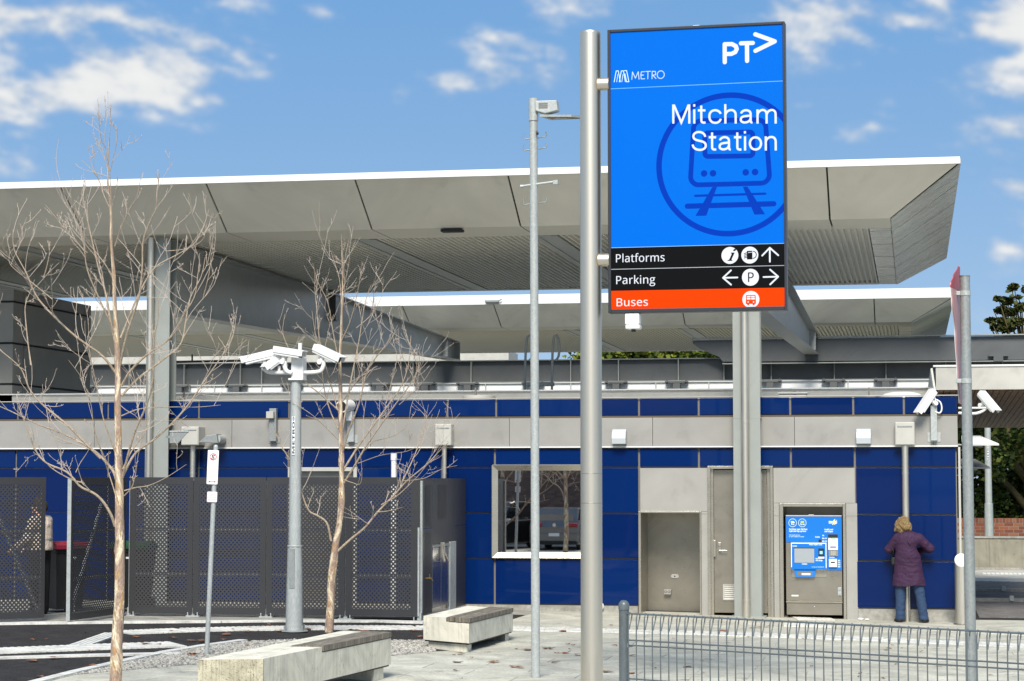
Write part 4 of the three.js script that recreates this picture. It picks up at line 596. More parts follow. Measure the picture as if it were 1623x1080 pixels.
    for (const s of [0, 8.2]) { path([[976 + s, 131], [979.3 + s, 113.4], [982.6 + s, 113.2], [985.8 + s, 130.6]], 1.2, '#cfe2ff'); path([[980 + s, 131], [982 + s, 119]], 0.9, '#cfe2ff'); } path([[992.4, 113], [996, 112.9], [999.6, 130.6], [995.8, 130.8], [993.2, 118]], 1.2, '#cfe2ff');
    const L = '#b9c6d8'; path([[1004.2, 127], [1005.4, 115], [1010, 125], [1014.6, 114.6], [1015.8, 126.6]], 1.3, L); path([[1024.6, 114.6], [1019.6, 114.8], [1018.6, 119.8], [1023, 120], [1018.8, 120.4], [1019.2, 126.2], [1024.8, 126]], 1.3, L); path([[1026.4, 114.3], [1034, 114]], 1.3, L); path([[1030, 114.4], [1029.8, 126]], 1.3, L); path([[1036.4, 126], [1036.8, 114], [1042, 114.4], [1042.2, 119.6], [1037.6, 120.2], [1042.8, 125.6]], 1.3, L); { c.strokeStyle = L; c.lineWidth = 1.3 * k; c.beginPath(); c.ellipse(...P(1050.4, 119.4), 5.6 * k, 6 * k, 0, 0, 7); c.stroke(); }
    path([[968, 142.2], [1244, 129.6]], 0.8, '#7fb8f5');
    // direction strips
    poly([[969, 395.5], [1243, 387.8], [1243, 458], [969, 464]], '#0f1011'); poly([[969, 463.4], [1243, 457.2], [1243, 500], [969, 500]], '#da3a00'); path([[968, 429.4], [1244, 422.4]], 0.9, '#b9bcc2'); path([[968, 395.3], [1244, 387.5]], 0.7, '#9fc2ea');
    c.fillStyle = wh; text('Platforms', 976.2, 1056, 417.4, 12.9); text('Parking', 976.4, 1040.6, 452, 12.9); text('Buses', 976.8, 1029.4, 487, 12.4);
    const disc = (x, y) => { c.fillStyle = wh; c.beginPath(); c.arc(...P(x, y), 13.2 * k, 0, 7); c.fill(); };
    for (const p of [[1157.5, 406.8], [1188.4, 406.2], [1189.2, 441.2], [1189.6, 476.2]]) disc(...p);
    const bk = '#141416'; c.fillStyle = bk; { c.save(); c.translate(...P(1157.2, 415.5)); c.font = `italic bold ${24 * k}px serif`; c.transform(1, 0, -0.22, 1, 0, 0); const m = c.measureText('i').width; c.fillText('i', -m / 2, 0); c.restore(); }
    poly([[1184, 399.6], [1192.4, 399.4], [1192.4, 413], [1184, 413.2]], bk); c.strokeStyle = bk; c.lineWidth = 1.2 * k; { c.beginPath(); c.ellipse(...P(1193.5, 405.8), 5 * k, 5.4 * k, 0, -1.5, 1.6); c.stroke(); } for (const y of [403, 405.4, 407.8, 410]) path([[1179.8, y + 1], [1184, y - 0.6]], 1.1, bk); path([[1186, 402.4], [1192, 401.6]], 0.9, wh);
    c.save(); { c.fillStyle = bk; c.font = `${21 * k}px sans-serif`; const m = c.measureText('P').width; c.fillText('P', P(1189.4, 448.9)[0] - m / 2, P(1189.4, 448.9)[1]); } c.restore();
    const or = '#da3a00'; path([[1182.8, 470], [1196.2, 469.7], [1196.8, 482.4], [1182.4, 482.7]], 1.3, or, true); path([[1182.8, 477], [1196.4, 476.8]], 1, or); path([[1189.5, 471.4], [1189.5, 476.8]], 1, or); path([[1184, 473.2], [1195.2, 473]], 0.8, or); poly([[1182.4, 477.6], [1196.7, 477.4], [1196.8, 483], [1182.3, 483.2]], or); for (const x of [1185.4, 1193.8]) { c.fillStyle = wh; c.beginPath(); c.arc(...P(x, 480.2), 1.2 * k, 0, 7); c.fill(); poly([[x - 1.6, 483], [x + 1.6, 483], [x + 1.4, 485.4], [x - 1.4, 485.4]], or); }
    { const r = rng(19); for (let i = 0; i < 900; i++) { c.fillStyle = `rgba(${r() < 0.5 ? '210,215,220' : '20,25,40'},${0.03 + r() * 0.07})`; const q = 0.5 + r() * 1.6; c.fillRect(r() * cw, r() * ch, q, q * (r() < 0.2 ? 14 : 1)); } }
    path([[1219.4, 394.6], [1219.4, 416.6]], 2.6, wh); path([[1207.6, 407], [1219.4, 394.6], [1232.4, 406.4]], 2.6, wh);
    path([[1147, 442.2], [1169, 441.6]], 2.6, wh); path([[1159, 430.4], [1146.6, 442.2], [1159, 453]], 2.6, wh); path([[1209.4, 440.8], [1231.6, 440.2]], 2.6, wh); path([[1219.6, 429], [1232, 440.2], [1219.6, 452.4]], 2.6, wh);
  });
  const z = 0.07, fm = std([0.05, 0.052, 0.057], 0.4, 0.5), e = 0.03;
  part(o, 'cabinet', [rbox(-W / 2 + 0.012, W / 2 - 0.012, -H / 2 + 0.012, H / 2 - 0.012, -z, z - 0.02, 0.006)], M.galv);
  part(o, 'frame', [rbox(-W / 2, -W / 2 + e, -H / 2, H / 2, -z, z, 0.005), rbox(W / 2 - e + 0.008, W / 2, -H / 2, H / 2, -z, z, 0.005), rbox(-W / 2 + e, W / 2 - e + 0.008, H / 2 - e + 0.002, H / 2, -z, z, 0.005), rbox(-W / 2 + e, W / 2 - e + 0.008, -H / 2, -H / 2 + e + 0.008, -z, z, 0.005)], fm);
  const fg = new THREE.PlaneGeometry(W - 2 * e + 0.012, H - 2 * e - 0.004).toNonIndexed().translate(0.004, 0.004, z - 0.012);
  part(o, 'face', fg, phys([1, 1, 1], 0.4, 0, { map: face, specularIntensity: 0.12 }), 'printed face with station name, train emblem and direction strips');
  part(o, 'lifting_eye', rbox(-0.03, 0.04, H / 2, H / 2 + 0.012, -0.02, 0.03, 0.005), M.white);
  const s = part(o, 'sensor_box', [rbox(-W / 2 + 0.165, -W / 2 + 0.31, -H / 2 - 0.115, -H / 2 - 0.001, -0.06, 0.06, 0.012), rbox(-W / 2 + 0.17, -W / 2 + 0.315, -H / 2 - 0.16, -H / 2 - 0.116, -0.06, 0.065, 0.012)], M.white); part(s, 'sensor', rbox(-W / 2 + 0.225, -W / 2 + 0.265, -H / 2 - 0.185, -H / 2 - 0.16, -0.02, 0.04, 0.006), M.black);
  const px = -3.14, p = thing('sign_pole', 'thick brushed stainless steel pole carrying the blue station sign', 'pole', [px, 0, 12.95]), yt = 6.687, r = 0.108;
  part(p, 'pole', [lathe([[r + 0.004, 0.0], [r, 0.6], [r - 0.003, yt - 0.02], [r - 0.008, yt], [r - 0.016, yt - 0.002]], 40)], M.steelPole); part(p, 'cap', lathe([[r - 0.015, yt - 0.012], [0, yt - 0.01]], 32), M.steelDull); part(p, 'base_plate', rbox(-0.25, 0.25, 0.03, 0.1, -0.25, 0.25, 0.006), M.galv);
  for (const y of [2.26, 1.968]) part(p, 'weld_seam', lathe([[r, y - 0.003], [r + 0.0025, y - 0.001], [r + 0.0025, y + 0.001], [r, y + 0.003]], 40), M.steelDull);
  for (const y of [6.143, 4.378]) part(p, 'sign_bracket', [rod([r - 0.02, y, 0.04], [0.2, y, 0.05], 0.064, 0.064, 24)], M.steelPole);
}
// ------------------------------------------------------------------ lamp post
{
  const b = [-4.007, 0.072, 11.21], o = thing('street_lamp', 'slim galvanised lamp post with flat lamp head and wire hooks', 'street lamp', b), yt = 6.345 - b[1], zz = b[2], lx = -0.02;
  const Y = (py) => 2.2 - b[1] + (760.6 - py) * 1.0 * 0.006837;
  part(o, 'pole', [limbGeo([[0, -0.02, 0], [-0.008, 3, 0], [-0.02, yt - 0.2, 0]], 0.048, 0.044, 20, 4)], M.galvLight);
  part(o, 'sleeve', [rod([lx, yt - 0.245, 0], [lx, yt, 0], 0.053, 0.053, 20)], M.galvLight);
  const hs = part(o, 'lamp_arm', [extrude([[0.04, -0.14], [0.14, -0.17], [0.27, -0.14], [0.26, -0.045], [0.04, -0.045]].map((p) => [p[0] + lx, p[1] + yt]), 0.13, 0.008).translate(0, 0, -0.065)], M.galvLight); for (let i = 0; i < 3; i++) part(hs, 'fin', box(lx + 0.07, lx + 0.17, yt - 0.115 + i * 0.022 - 0.006, yt - 0.108 + i * 0.022, 0.072, 0.078), M.joint);
  const hd = part(o, 'lamp_head', [slab([lx + 0.1, yt - 0.205, 0.16], [lx + 0.46, yt - 0.235, 0.26], [lx + 0.63, yt - 0.205, -0.05], [lx + 0.16, yt - 0.185, -0.2], 0.024)], M.galvLight); part(hd, 'lens', slab([lx + 0.17, yt - 0.236, 0.13], [lx + 0.2, yt - 0.216, -0.13], [lx + 0.55, yt - 0.234, -0.03], [lx + 0.44, yt - 0.262, 0.21], 0.008), M.joint);
  part(o, 'sensor', rod([lx + 0.05, Y(212), 0.03], [lx + 0.05, Y(210), 0.06], 0.014), M.black);
  for (const py of [218, 236, 323]) for (const s of [-1, 1]) part(o, 'hook', [tube([[s * 0.03, Y(py), 0], [s * 0.09, Y(py - s * 1.2), 0.02], [s * 0.118, Y(py - s * 2), 0.02], [s * 0.128, Y(py - (s < 0 ? 6 : 5)), 0.02], [s * 0.12, Y(py - (s < 0 ? 8 : 9)), 0.02]], 0.006, 6)], M.galv);
  part(o, 'banner_arm', [rod([-0.15, Y(295), 0.02], [0.23, Y(289), 0.02], 0.014), rbox(0.2, 0.255, Y(294), Y(287), 0, 0.05, 0.004), rod([-0.16, Y(295.3), 0.02], [-0.13, Y(295), 0.02], 0.021, 0.016)], M.galvLight);
  part(o, 'base_plate', rbox(-0.11, 0.11, -0.03, 0.006, -0.11, 0.11, 0.004), M.galv);
}
// ------------------------------------------------------------------ camera pole
function stencil(o, text, at, h, w, col = '#101010') { // a vertical sticker with its word reading upwards
  const m = new THREE.MeshStandardMaterial({ roughness: 0.6, map: canvasTex(96, 512, (c, W, H) => { c.fillStyle = '#d9dcdc'; c.fillRect(0, 0, W, H); c.save(); c.translate(W * 0.86, H * 0.99); c.rotate(-Math.PI / 2); c.fillStyle = col; c.font = 'bold 92px sans-serif'; const s = (H * 0.86) / c.measureText(text).width; c.scale(s, 1); c.fillText(text, 0, 0); c.restore(); c.strokeStyle = col; c.lineWidth = 10; c.beginPath(); c.arc(W * 0.5, 32, 22, 0, 7); c.stroke(); c.fillStyle = col; c.beginPath(); c.arc(W * 0.5, 32, 9, 0, 7); c.fill(); }) });
  return part(o, 'sticker', new THREE.PlaneGeometry(w, h).toNonIndexed().translate(...at), m, 'vertical black lettering');
}
{
  const b = [-8.223, 0.148, 5.995], o = thing('camera_pole', 'tall galvanised pole with four white security cameras on top', 'camera pole', b), k = 0.008517, Y = (py) => 2.2 - b[1] + (760.6 - py) * k;
  part(o, 'lower_pole', [lathe([[0.118, 0], [0.116, 0.3], [0.098, Y(866)], [0.096, Y(864)]], 8).rotateY(0.39)], M.galvLight); part(o, 'upper_pole', [lathe([[0.088, Y(866)], [0.071, Y(600)]], 8).rotateY(0.39)], M.galvLight); part(o, 'collar', lathe([[0.1, Y(867)], [0.104, Y(865.5)], [0.1, Y(864)]], 16), M.galvLight);
  part(o, 'hatch', [rbox(-0.045, 0.03, Y(932), Y(869), 0.09, 0.107, 0.004)], M.galv); part(o, 'base_flange', lathe([[0, 0.03], [0.19, 0.03], [0.19, 0], [0, 0]], 8), M.galv);
  for (let i = 0; i < 4; i++) { const a = i * 1.571 + 0.6; part(o, 'bolt', [rod([Math.cos(a) * 0.165, 0.0, Math.sin(a) * 0.165], [Math.cos(a) * 0.165, 0.1, Math.sin(a) * 0.165], 0.014)], M.galv); }
  part(o, 'head_box', [rbox(-0.045, 0.125, Y(601), Y(566), -0.09, 0.09, 0.01), rbox(-0.08, 0.125, Y(603), Y(600), -0.1, 0.1, 0.004)], M.white); part(o, 'spigot', rod([0.055, Y(575), 0], [0.055, Y(543.5), 0], 0.028, 0.026, 16), M.white);
  part(o, 'arm', [tube([[-0.03, Y(590.5), 0.03], [-0.25, Y(590.5), 0.05], [-0.375, Y(589), 0.06], [-0.435, Y(583.5), 0.06], [-0.44, Y(577), 0.06]], 0.03, 12, 30)], M.white); part(o, 'arm', [tube([[0.1, Y(590.5), 0.03], [0.27, Y(590.5), 0.04], [0.36, Y(588), 0.04], [0.395, Y(580), 0.04], [0.4, Y(572), 0.04]], 0.027, 12, 30)], M.white);
  part(o, 'arm', [tube([[-0.03, Y(592), 0.11], [-0.09, Y(589), 0.13], [-0.115, Y(582), 0.14], [-0.115, Y(573), 0.14]], 0.03, 12, 24)], M.white); part(o, 'arm', [rod([-0.22, Y(590), 0.06], [-0.22, Y(580), 0.06], 0.022, 0.022, 12)], M.white);
  cctvHead(o, [-0.5, Y(566.5), 0.06], -1.35, 0.24, 1.0, 0); cctvHead(o, [-0.07, Y(560), 0.16], 1.42, 0.16, 0.98); cctvHead(o, [-0.235, Y(571), 0.08], -0.9, 0.62, 0.9); cctvHead(o, [0.45, Y(562), 0.06], 1.25, 0.4, 1.02);
  stencil(o, 'METRO', [-0.006, Y(691), 0.0835], Y(661) - Y(722), 0.047);
}
// ------------------------------------------------------------------ no-stopping sign on its leaning pole
{
  const b = [-8.148, 0.147, 9.859], o = thing('parking_sign', 'white no-stopping sign with small red-lettered plate on a leaning pole', 'sign', b), k = 0.007398, Y = (py) => 2.2 - b[1] + (760.6 - py) * k, Xo = (px) => (px - 327) * k;
  o.rotation.y = 0.18;
  part(o, 'pole', [rod([0, 0, 0], [Xo(338.5), Y(709), 0], 0.028, 0.028, 16), new THREE.SphereGeometry(0.029, 14, 8).toNonIndexed().translate(Xo(338.5), Y(709), 0)], M.galvLight);
  const lean = Math.atan2(Xo(338.5), Y(709));
  const plate = (name, px, py, w, h, draw, label) => { const g = new THREE.Group(); const m = new THREE.MeshStandardMaterial({ roughness: 0.45, map: canvasTex(Math.round(w * 1700), Math.round(h * 1700), draw) }); const s = new THREE.Shape(), r = 0.012; s.moveTo(-w / 2 + r, -h / 2); s.lineTo(w / 2 - r, -h / 2); s.quadraticCurveTo(w / 2, -h / 2, w / 2, -h / 2 + r); s.lineTo(w / 2, h / 2 - r); s.quadraticCurveTo(w / 2, h / 2, w / 2 - r, h / 2); s.lineTo(-w / 2 + r, h / 2); s.quadraticCurveTo(-w / 2, h / 2, -w / 2, h / 2 - r); s.lineTo(-w / 2, -h / 2 + r); s.quadraticCurveTo(-w / 2, -h / 2, -w / 2 + r, -h / 2); const e = new THREE.ExtrudeGeometry(s, { depth: 0.004, bevelEnabled: false }), p = e.attributes.position, uv = e.attributes.uv; for (let i = 0; i < p.count; i++) uv.setXY(i, p.getX(i) / w + 0.5, p.getY(i) / h + 0.5); e.rotateZ(-lean).translate(Xo(px), Y(py), 0.036); return part(o, name, e.toNonIndexed(), m, label); };
  const wh = '#f3f3f5', rd = '#c01a22';
  plate('no_stopping_plate', 334.6, 741, 0.128, 0.4, (c, w, h) => { c.fillStyle = wh; c.fillRect(0, 0, w, h); const cx = w * 0.5, cy = h * 0.2, r = w * 0.29; c.lineWidth = w * 0.07; c.fillStyle = '#111'; c.font = `bold ${w * 0.62}px sans-serif`; const m = c.measureText('S').width; c.fillText('S', cx - m / 2, cy + w * 0.23); c.strokeStyle = rd; c.beginPath(); c.ellipse(cx, cy, r, r * 1.02, 0, 0, 7); c.stroke(); c.lineWidth = w * 0.06; c.beginPath(); c.moveTo(cx + r * 0.7, cy - r * 0.7); c.lineTo(cx - r * 0.7, cy + r * 0.7); c.stroke(); c.fillStyle = rd; const y = h * 0.925; for (const s of [-1, 1]) { c.beginPath(); c.moveTo(cx + s * w * 0.36, y); c.lineTo(cx + s * w * 0.2, y - w * 0.11); c.lineTo(cx + s * w * 0.2, y + w * 0.11); c.fill(); } c.fillRect(cx - w * 0.22, y - w * 0.03, w * 0.44, w * 0.06); }, 'white plate with a crossed-out S in a red ring and a red double arrow');
  plate('exception_plate', 334, 788, 0.118, 0.122, (c, w, h) => { c.fillStyle = '#f2e6ea'; c.fillRect(0, 0, w, h); c.strokeStyle = '#d9a3ad'; c.lineWidth = 3; c.strokeRect(8, 8, w - 16, h - 16); c.fillStyle = '#c77a84'; c.textAlign = 'center'; for (const [s, y, z] of [['WASTE', 0.38, 0.17], ['COLLECTION', 0.58, 0.15], ['VEHICLES EXCEPTED', 0.8, 0.13]]) { c.font = `bold ${h * z}px sans-serif`; c.fillText(s, w / 2, h * y, w * 0.86); } c.fillStyle = '#444'; for (const y of [0.13, 0.91]) { c.beginPath(); c.arc(w / 2, h * y, 4, 0, 7); c.fill(); } }, 'small pinkish plate with faded red lettering');
  for (const py of [716, 764, 781, 796]) part(o, 'clamp', rbox(Xo(337 - (py - 709) * 0.035) - 0.005, Xo(337 - (py - 709) * 0.035) + 0.038, Y(py) - 0.009, Y(py) + 0.009, -0.03, 0.034, 0.003), M.galvLight);
}
// ------------------------------------------------------------------ right-hand pole with the red blade sign seen on edge
{
  const zz = 19.3, x = 0.352, o = thing('bus_stop_pole', 'galvanised pole with a red and white blade sign seen edge-on', 'sign', [x, 0, zz]), k = 0.004221, Y = (py) => 2.2 + (760.6 - py) * k;
  const q = (px, py) => [(px - 1534) * k, Y(py)];
  part(o, 'pole', [rod([...q(1536, 1110), 0], [...q(1534.4, 437), 0], 0.0365, 0.0345, 24)], M.galv); part(o, 'cap', rod([...q(1534.4, 437.2), 0], [...q(1534.4, 435.6), 0], 0.036, 0.036, 20), M.steelDull);
  // the blade: a long tapering plate bulging outwards, standing almost along the line of sight
  const bl = (x0, y0, y1, d0, d1, name, m) => 0;
  const outline = [[0, 418], [0.10, 440], [0.15, 452], [0.135, 478], [0.075, 530], [0.04, 590], [0.0, 642]];
  const base = (py) => -0.043 - (py - 418) / 230 * 0.005, mk = (a, b, off, th) => { const pts = outline.map((p) => p); const L = []; for (let py = a; py <= b; py += 4) { let w = 0; for (let i = 0; i < outline.length - 1; i++) if (py >= outline[i][1] && py <= outline[i + 1][1]) w = mix(outline[i][0], outline[i + 1][0], sstep(outline[i][1], outline[i + 1][1], py)); L.push([py, w]); } const Q = [], ang = 0.3; for (let i = 0; i < L.length - 1; i++) { const [p0, w0] = L[i], [p1, w1] = L[i + 1], c = (w, py, s) => [base(py) - off - Math.sin(ang) * w * 1.25 + s * th, Y(py), 0.0 + w * 2.0 - 0.1]; const c0 = (py, s) => [base(py) + 0.012 - off + s * th, Y(py), -0.16]; Q.push([c0(p0, 0), c0(p1, 0), c(w1, p1, 0), c(w0, p0, 0)], [c(w0, p0, 1), c(w1, p1, 1), c0(p1, 1), c0(p0, 1)], [c(w0, p0, 0), c(w1, p1, 0), c(w1, p1, 1), c(w0, p0, 1)], [c0(p1, 0), c0(p0, 0), c0(p0, 1), c0(p1, 1)]); } return quads(Q); };
  const red = std([0.42, 0.045, 0.05], 0.4), pale = std([0.62, 0.6, 0.6], 0.4), pink = std([0.5, 0.26, 0.26], 0.4);
  part(o, 'red_blade', mk(418, 458, 0.0, 0.006), red, 'red upper part of the blade sign'); part(o, 'pale_blade', mk(458.5, 642, 0.0, 0.006), pale, 'pale lower part of the blade sign'); part(o, 'red_stripe', mk(460, 640, -0.008, 0.005), pink, 'faded red stripe along the blade sign');
  for (const py of [464, 604]) part(o, 'clamp', [rod([q(1534.4, 0)[0], Y(py) - 0.016, 0], [q(1534.4, 0)[0], Y(py) + 0.016, 0], 0.0385, 0.0385, 20), rbox(-0.065, -0.03, Y(py) - 0.014, Y(py) + 0.014, -0.02, 0.03, 0.003)], M.galvLight);
}
// stainless bollard by the right end of the wall
{ const b = [0.697, 0, 0.553], o = thing('bollard', 'stainless bollard with slanted pale top at the right end of the wall', 'bollard', b), k = 0.009638; part(o, 'post', (() => { const g = new THREE.CylinderGeometry(0.105, 0.105, 1.04, 28, 1).toNonIndexed().translate(0, 0.52, 0), p = g.attributes.position; for (let i = 0; i < p.count; i++) if (p.getY(i) > 0.9) p.setY(i, 0.97 - p.getZ(i) * 0.9); g.computeVertexNormals(); return g; })(), M.steelPole); part(o, 'top', (() => { const g = new THREE.CylinderGeometry(0.1, 0.1, 0.012, 28).toNonIndexed(); const p = g.attributes.position; for (let i = 0; i < p.count; i++) p.setY(i, p.getY(i) + 0.978 - p.getZ(i) * 0.9); g.computeVertexNormals(); return g; })(), M.white); part(o, 'base_ring', lathe([[0.0, 0.02], [0.13, 0.02], [0.13, 0], [0, 0]], 24), M.steelDull); }
{ const b = [-4.964, 0.089, -1.26], o = thing('hose_reel_cap', 'small white round fitting at the foot of the wall right of the big pole', 'wall fitting', [b[0] + 0.02, 0.186, 0.013]); part(o, 'body', lathe([[0.075, 0], [0.075, 0.05], [0.05, 0.07], [0, 0.075]], 20).rotateX(Math.PI / 2), M.white); part(o, 'nozzle', rod([0.02, -0.03, 0.05], [0.03, -0.08, 0.09], 0.018), M.rubber); part(o, 'handle', new THREE.TorusGeometry(0.045, 0.008, 6, 16).toNonIndexed().translate(0, 0.01, 0.08), M.steel); }

// ------------------------------------------------------------------ roll-top mesh fence in front
{
  const ax = -1.875, az = 20, dirx = 2.29, dirz = 1.3, L = Math.hypot(dirx, dirz), ux = dirx / L, uz = dirz / L, nx = uz, nz_ = -ux; // n points away from the camera
  const at = (s, u, y) => [ax + ux * s + nx * u, y, az + uz * s + nz_ * u];
  const o = thing('mesh_fence', 'grey welded mesh fence with folded top and capped post in front of the paving', 'fence');
  part(o, 'post', [rod([ax, -0.05, az], [ax, 1.385, az], 0.033, 0.033, 8)], M.fenceGrey); part(o, 'post_cap', [lathe([[0.036, 1.35], [0.037, 1.383], [0.03, 1.398], [0.018, 1.41], [0, 1.412]], 16).translate(ax, 0, az)], M.fenceGrey);
  part(o, 'post', [rod(at(3.1, 0, -0.05), at(3.1, 0, 1.385), 0.033, 0.033, 12)], M.fenceGrey);
  const s0 = 0.045, n = 46, A = 1.235, B = 1.33, C = 1.332, fr = -0.008, bk = 0.03, r = 0.0045;
  for (let i = 0; i < n; i++) { const s = s0 + i * 0.0645; part(o, 'wire', [tube([at(s, fr, 0.1), at(s, fr, 0.7), at(s, fr, B - 0.012), at(s, fr + 0.004, B - 0.002), at(s, mix(fr, bk, 0.5), B + 0.006), at(s, bk - 0.004, C - 0.002), at(s, bk, C - 0.016), at(s, fr + 0.01, A + 0.008), at(s, fr + 0.005, A - 0.01)], r, 6, 40)], M.fenceGrey); }
  for (const [u, y, rr] of [[fr + 0.006, B - 0.004, 0.005], [bk - 0.008, C - 0.006, 0.005], [fr + 0.007, 1.155, 0.005], [fr + 0.007, 1.122, 0.005], [fr + 0.007, 0.905, 0.005], [fr + 0.007, 0.62, 0.005], [fr + 0.007, 0.36, 0.005], [fr + 0.007, 0.14, 0.005]]) part(o, 'rail', [rod(at(0.01, u, y), at(3.05, u, y), rr, rr, 6)], M.fenceGrey);
  for (const y of [1.12, 0.6]) part(o, 'clip', [rbox(ax + 0.02, ax + 0.06, y - 0.012, y + 0.012, az - 0.02, az + 0.02, 0.003)], M.galvLight);
}
// ------------------------------------------------------------------ concrete benches with timber boards let in
function bench(label, F, ht, gap, th, wood, names) {
  const [FL, FR, BR, BL] = F, o = thing('concrete_bench', label, 'bench'), g0 = gy((FL[0] + BR[0]) / 2), P = (s, t) => { const a = [mix(FL[0], FR[0], s), mix(FL[1], FR[1], s)], b = [mix(BL[0], BR[0], s), mix(BL[1], BR[1], s)]; return [mix(a[0], b[0], t), mix(a[1], b[1], t)]; };
  const reg = (s0, s1, t0, t1) => [P(s0, t0), P(s1, t0), P(s1, t1), P(s0, t1)], yt = g0 + ht, y0 = g0 + gap, reb = 0.055, [ws, wt] = wood;
  part(o, 'block', [prism(reg(0, 1, 0, 1), y0, yt - reb), prism(reg(0, ws, 0, 1), yt - reb - 0.001, yt), ...(wt > 0 ? [prism(reg(ws, 1, 0, wt), yt - reb - 0.001, yt)] : [])], M.concrete);
  part(o, 'end_face', prism([P(0, 0), P(1, 0), P(1, 0.004), P(0, 0.004)].map((p, i) => { const d = P(0.5, -0.002), c = P(0.5, 0); return i < 2 ? [p[0] + d[0] - c[0], p[1] + d[1] - c[1]] : p; }), y0 + 0.004, wt > 0 ? yt - 0.002 : yt - reb), names, 'stained end of the concrete block');
  part(o, 'black_underside', prism(reg(0.02, 0.98, 0.01, 0.99), y0 - 0.018, y0 + 0.002), M.black);  // thin black sheet across the underside of the block
  part(o, 'foot', prism(reg(0.08, 0.93, 0.03, 0.12), g0 - 0.05, y0 - 0.012), M.concrete); part(o, 'foot', prism(reg(0.1, 0.95, 0.87, 0.955), g0 - 0.05, y0 - 0.012), M.concrete);
  const nb = 3, g = 0.02; for (let i = 0; i < nb; i++) { const a = mix(ws + 0.015, 1, i / nb), b = mix(ws + 0.015, 1, (i + 1) / nb); for (const [t0, t1] of [[wt + 0.006, wt + (1 - wt) * 0.52], [wt + (1 - wt) * 0.523, 1.0]]) part(o, 'board', prism(reg(a + 0.008, b - (i === nb - 1 ? -0.01 : 0.008), t0, t1), yt - reb + 0.01, yt + 0.008 + i * 0.0015), M.timber[i]); }
  return o;
}
bench('long pale concrete bench with timber boards at its far end, nearest the camera', [[-6.378, 15.331], [-5.821, 15.158], [-5.47, 11.75], [-6.06, 11.5]], 0.47, 0.14, 0.33, [0.42, 0.42], M.concreteDirty);
bench('shorter concrete bench with three full-length timber boards, behind the long one', [[-6.02, 7.82], [-5.335, 8.33], [-5.2, 6.15], [-5.93, 5.6]], 0.405, 0.11, 0.29, [0.5, 0], M.concrete);

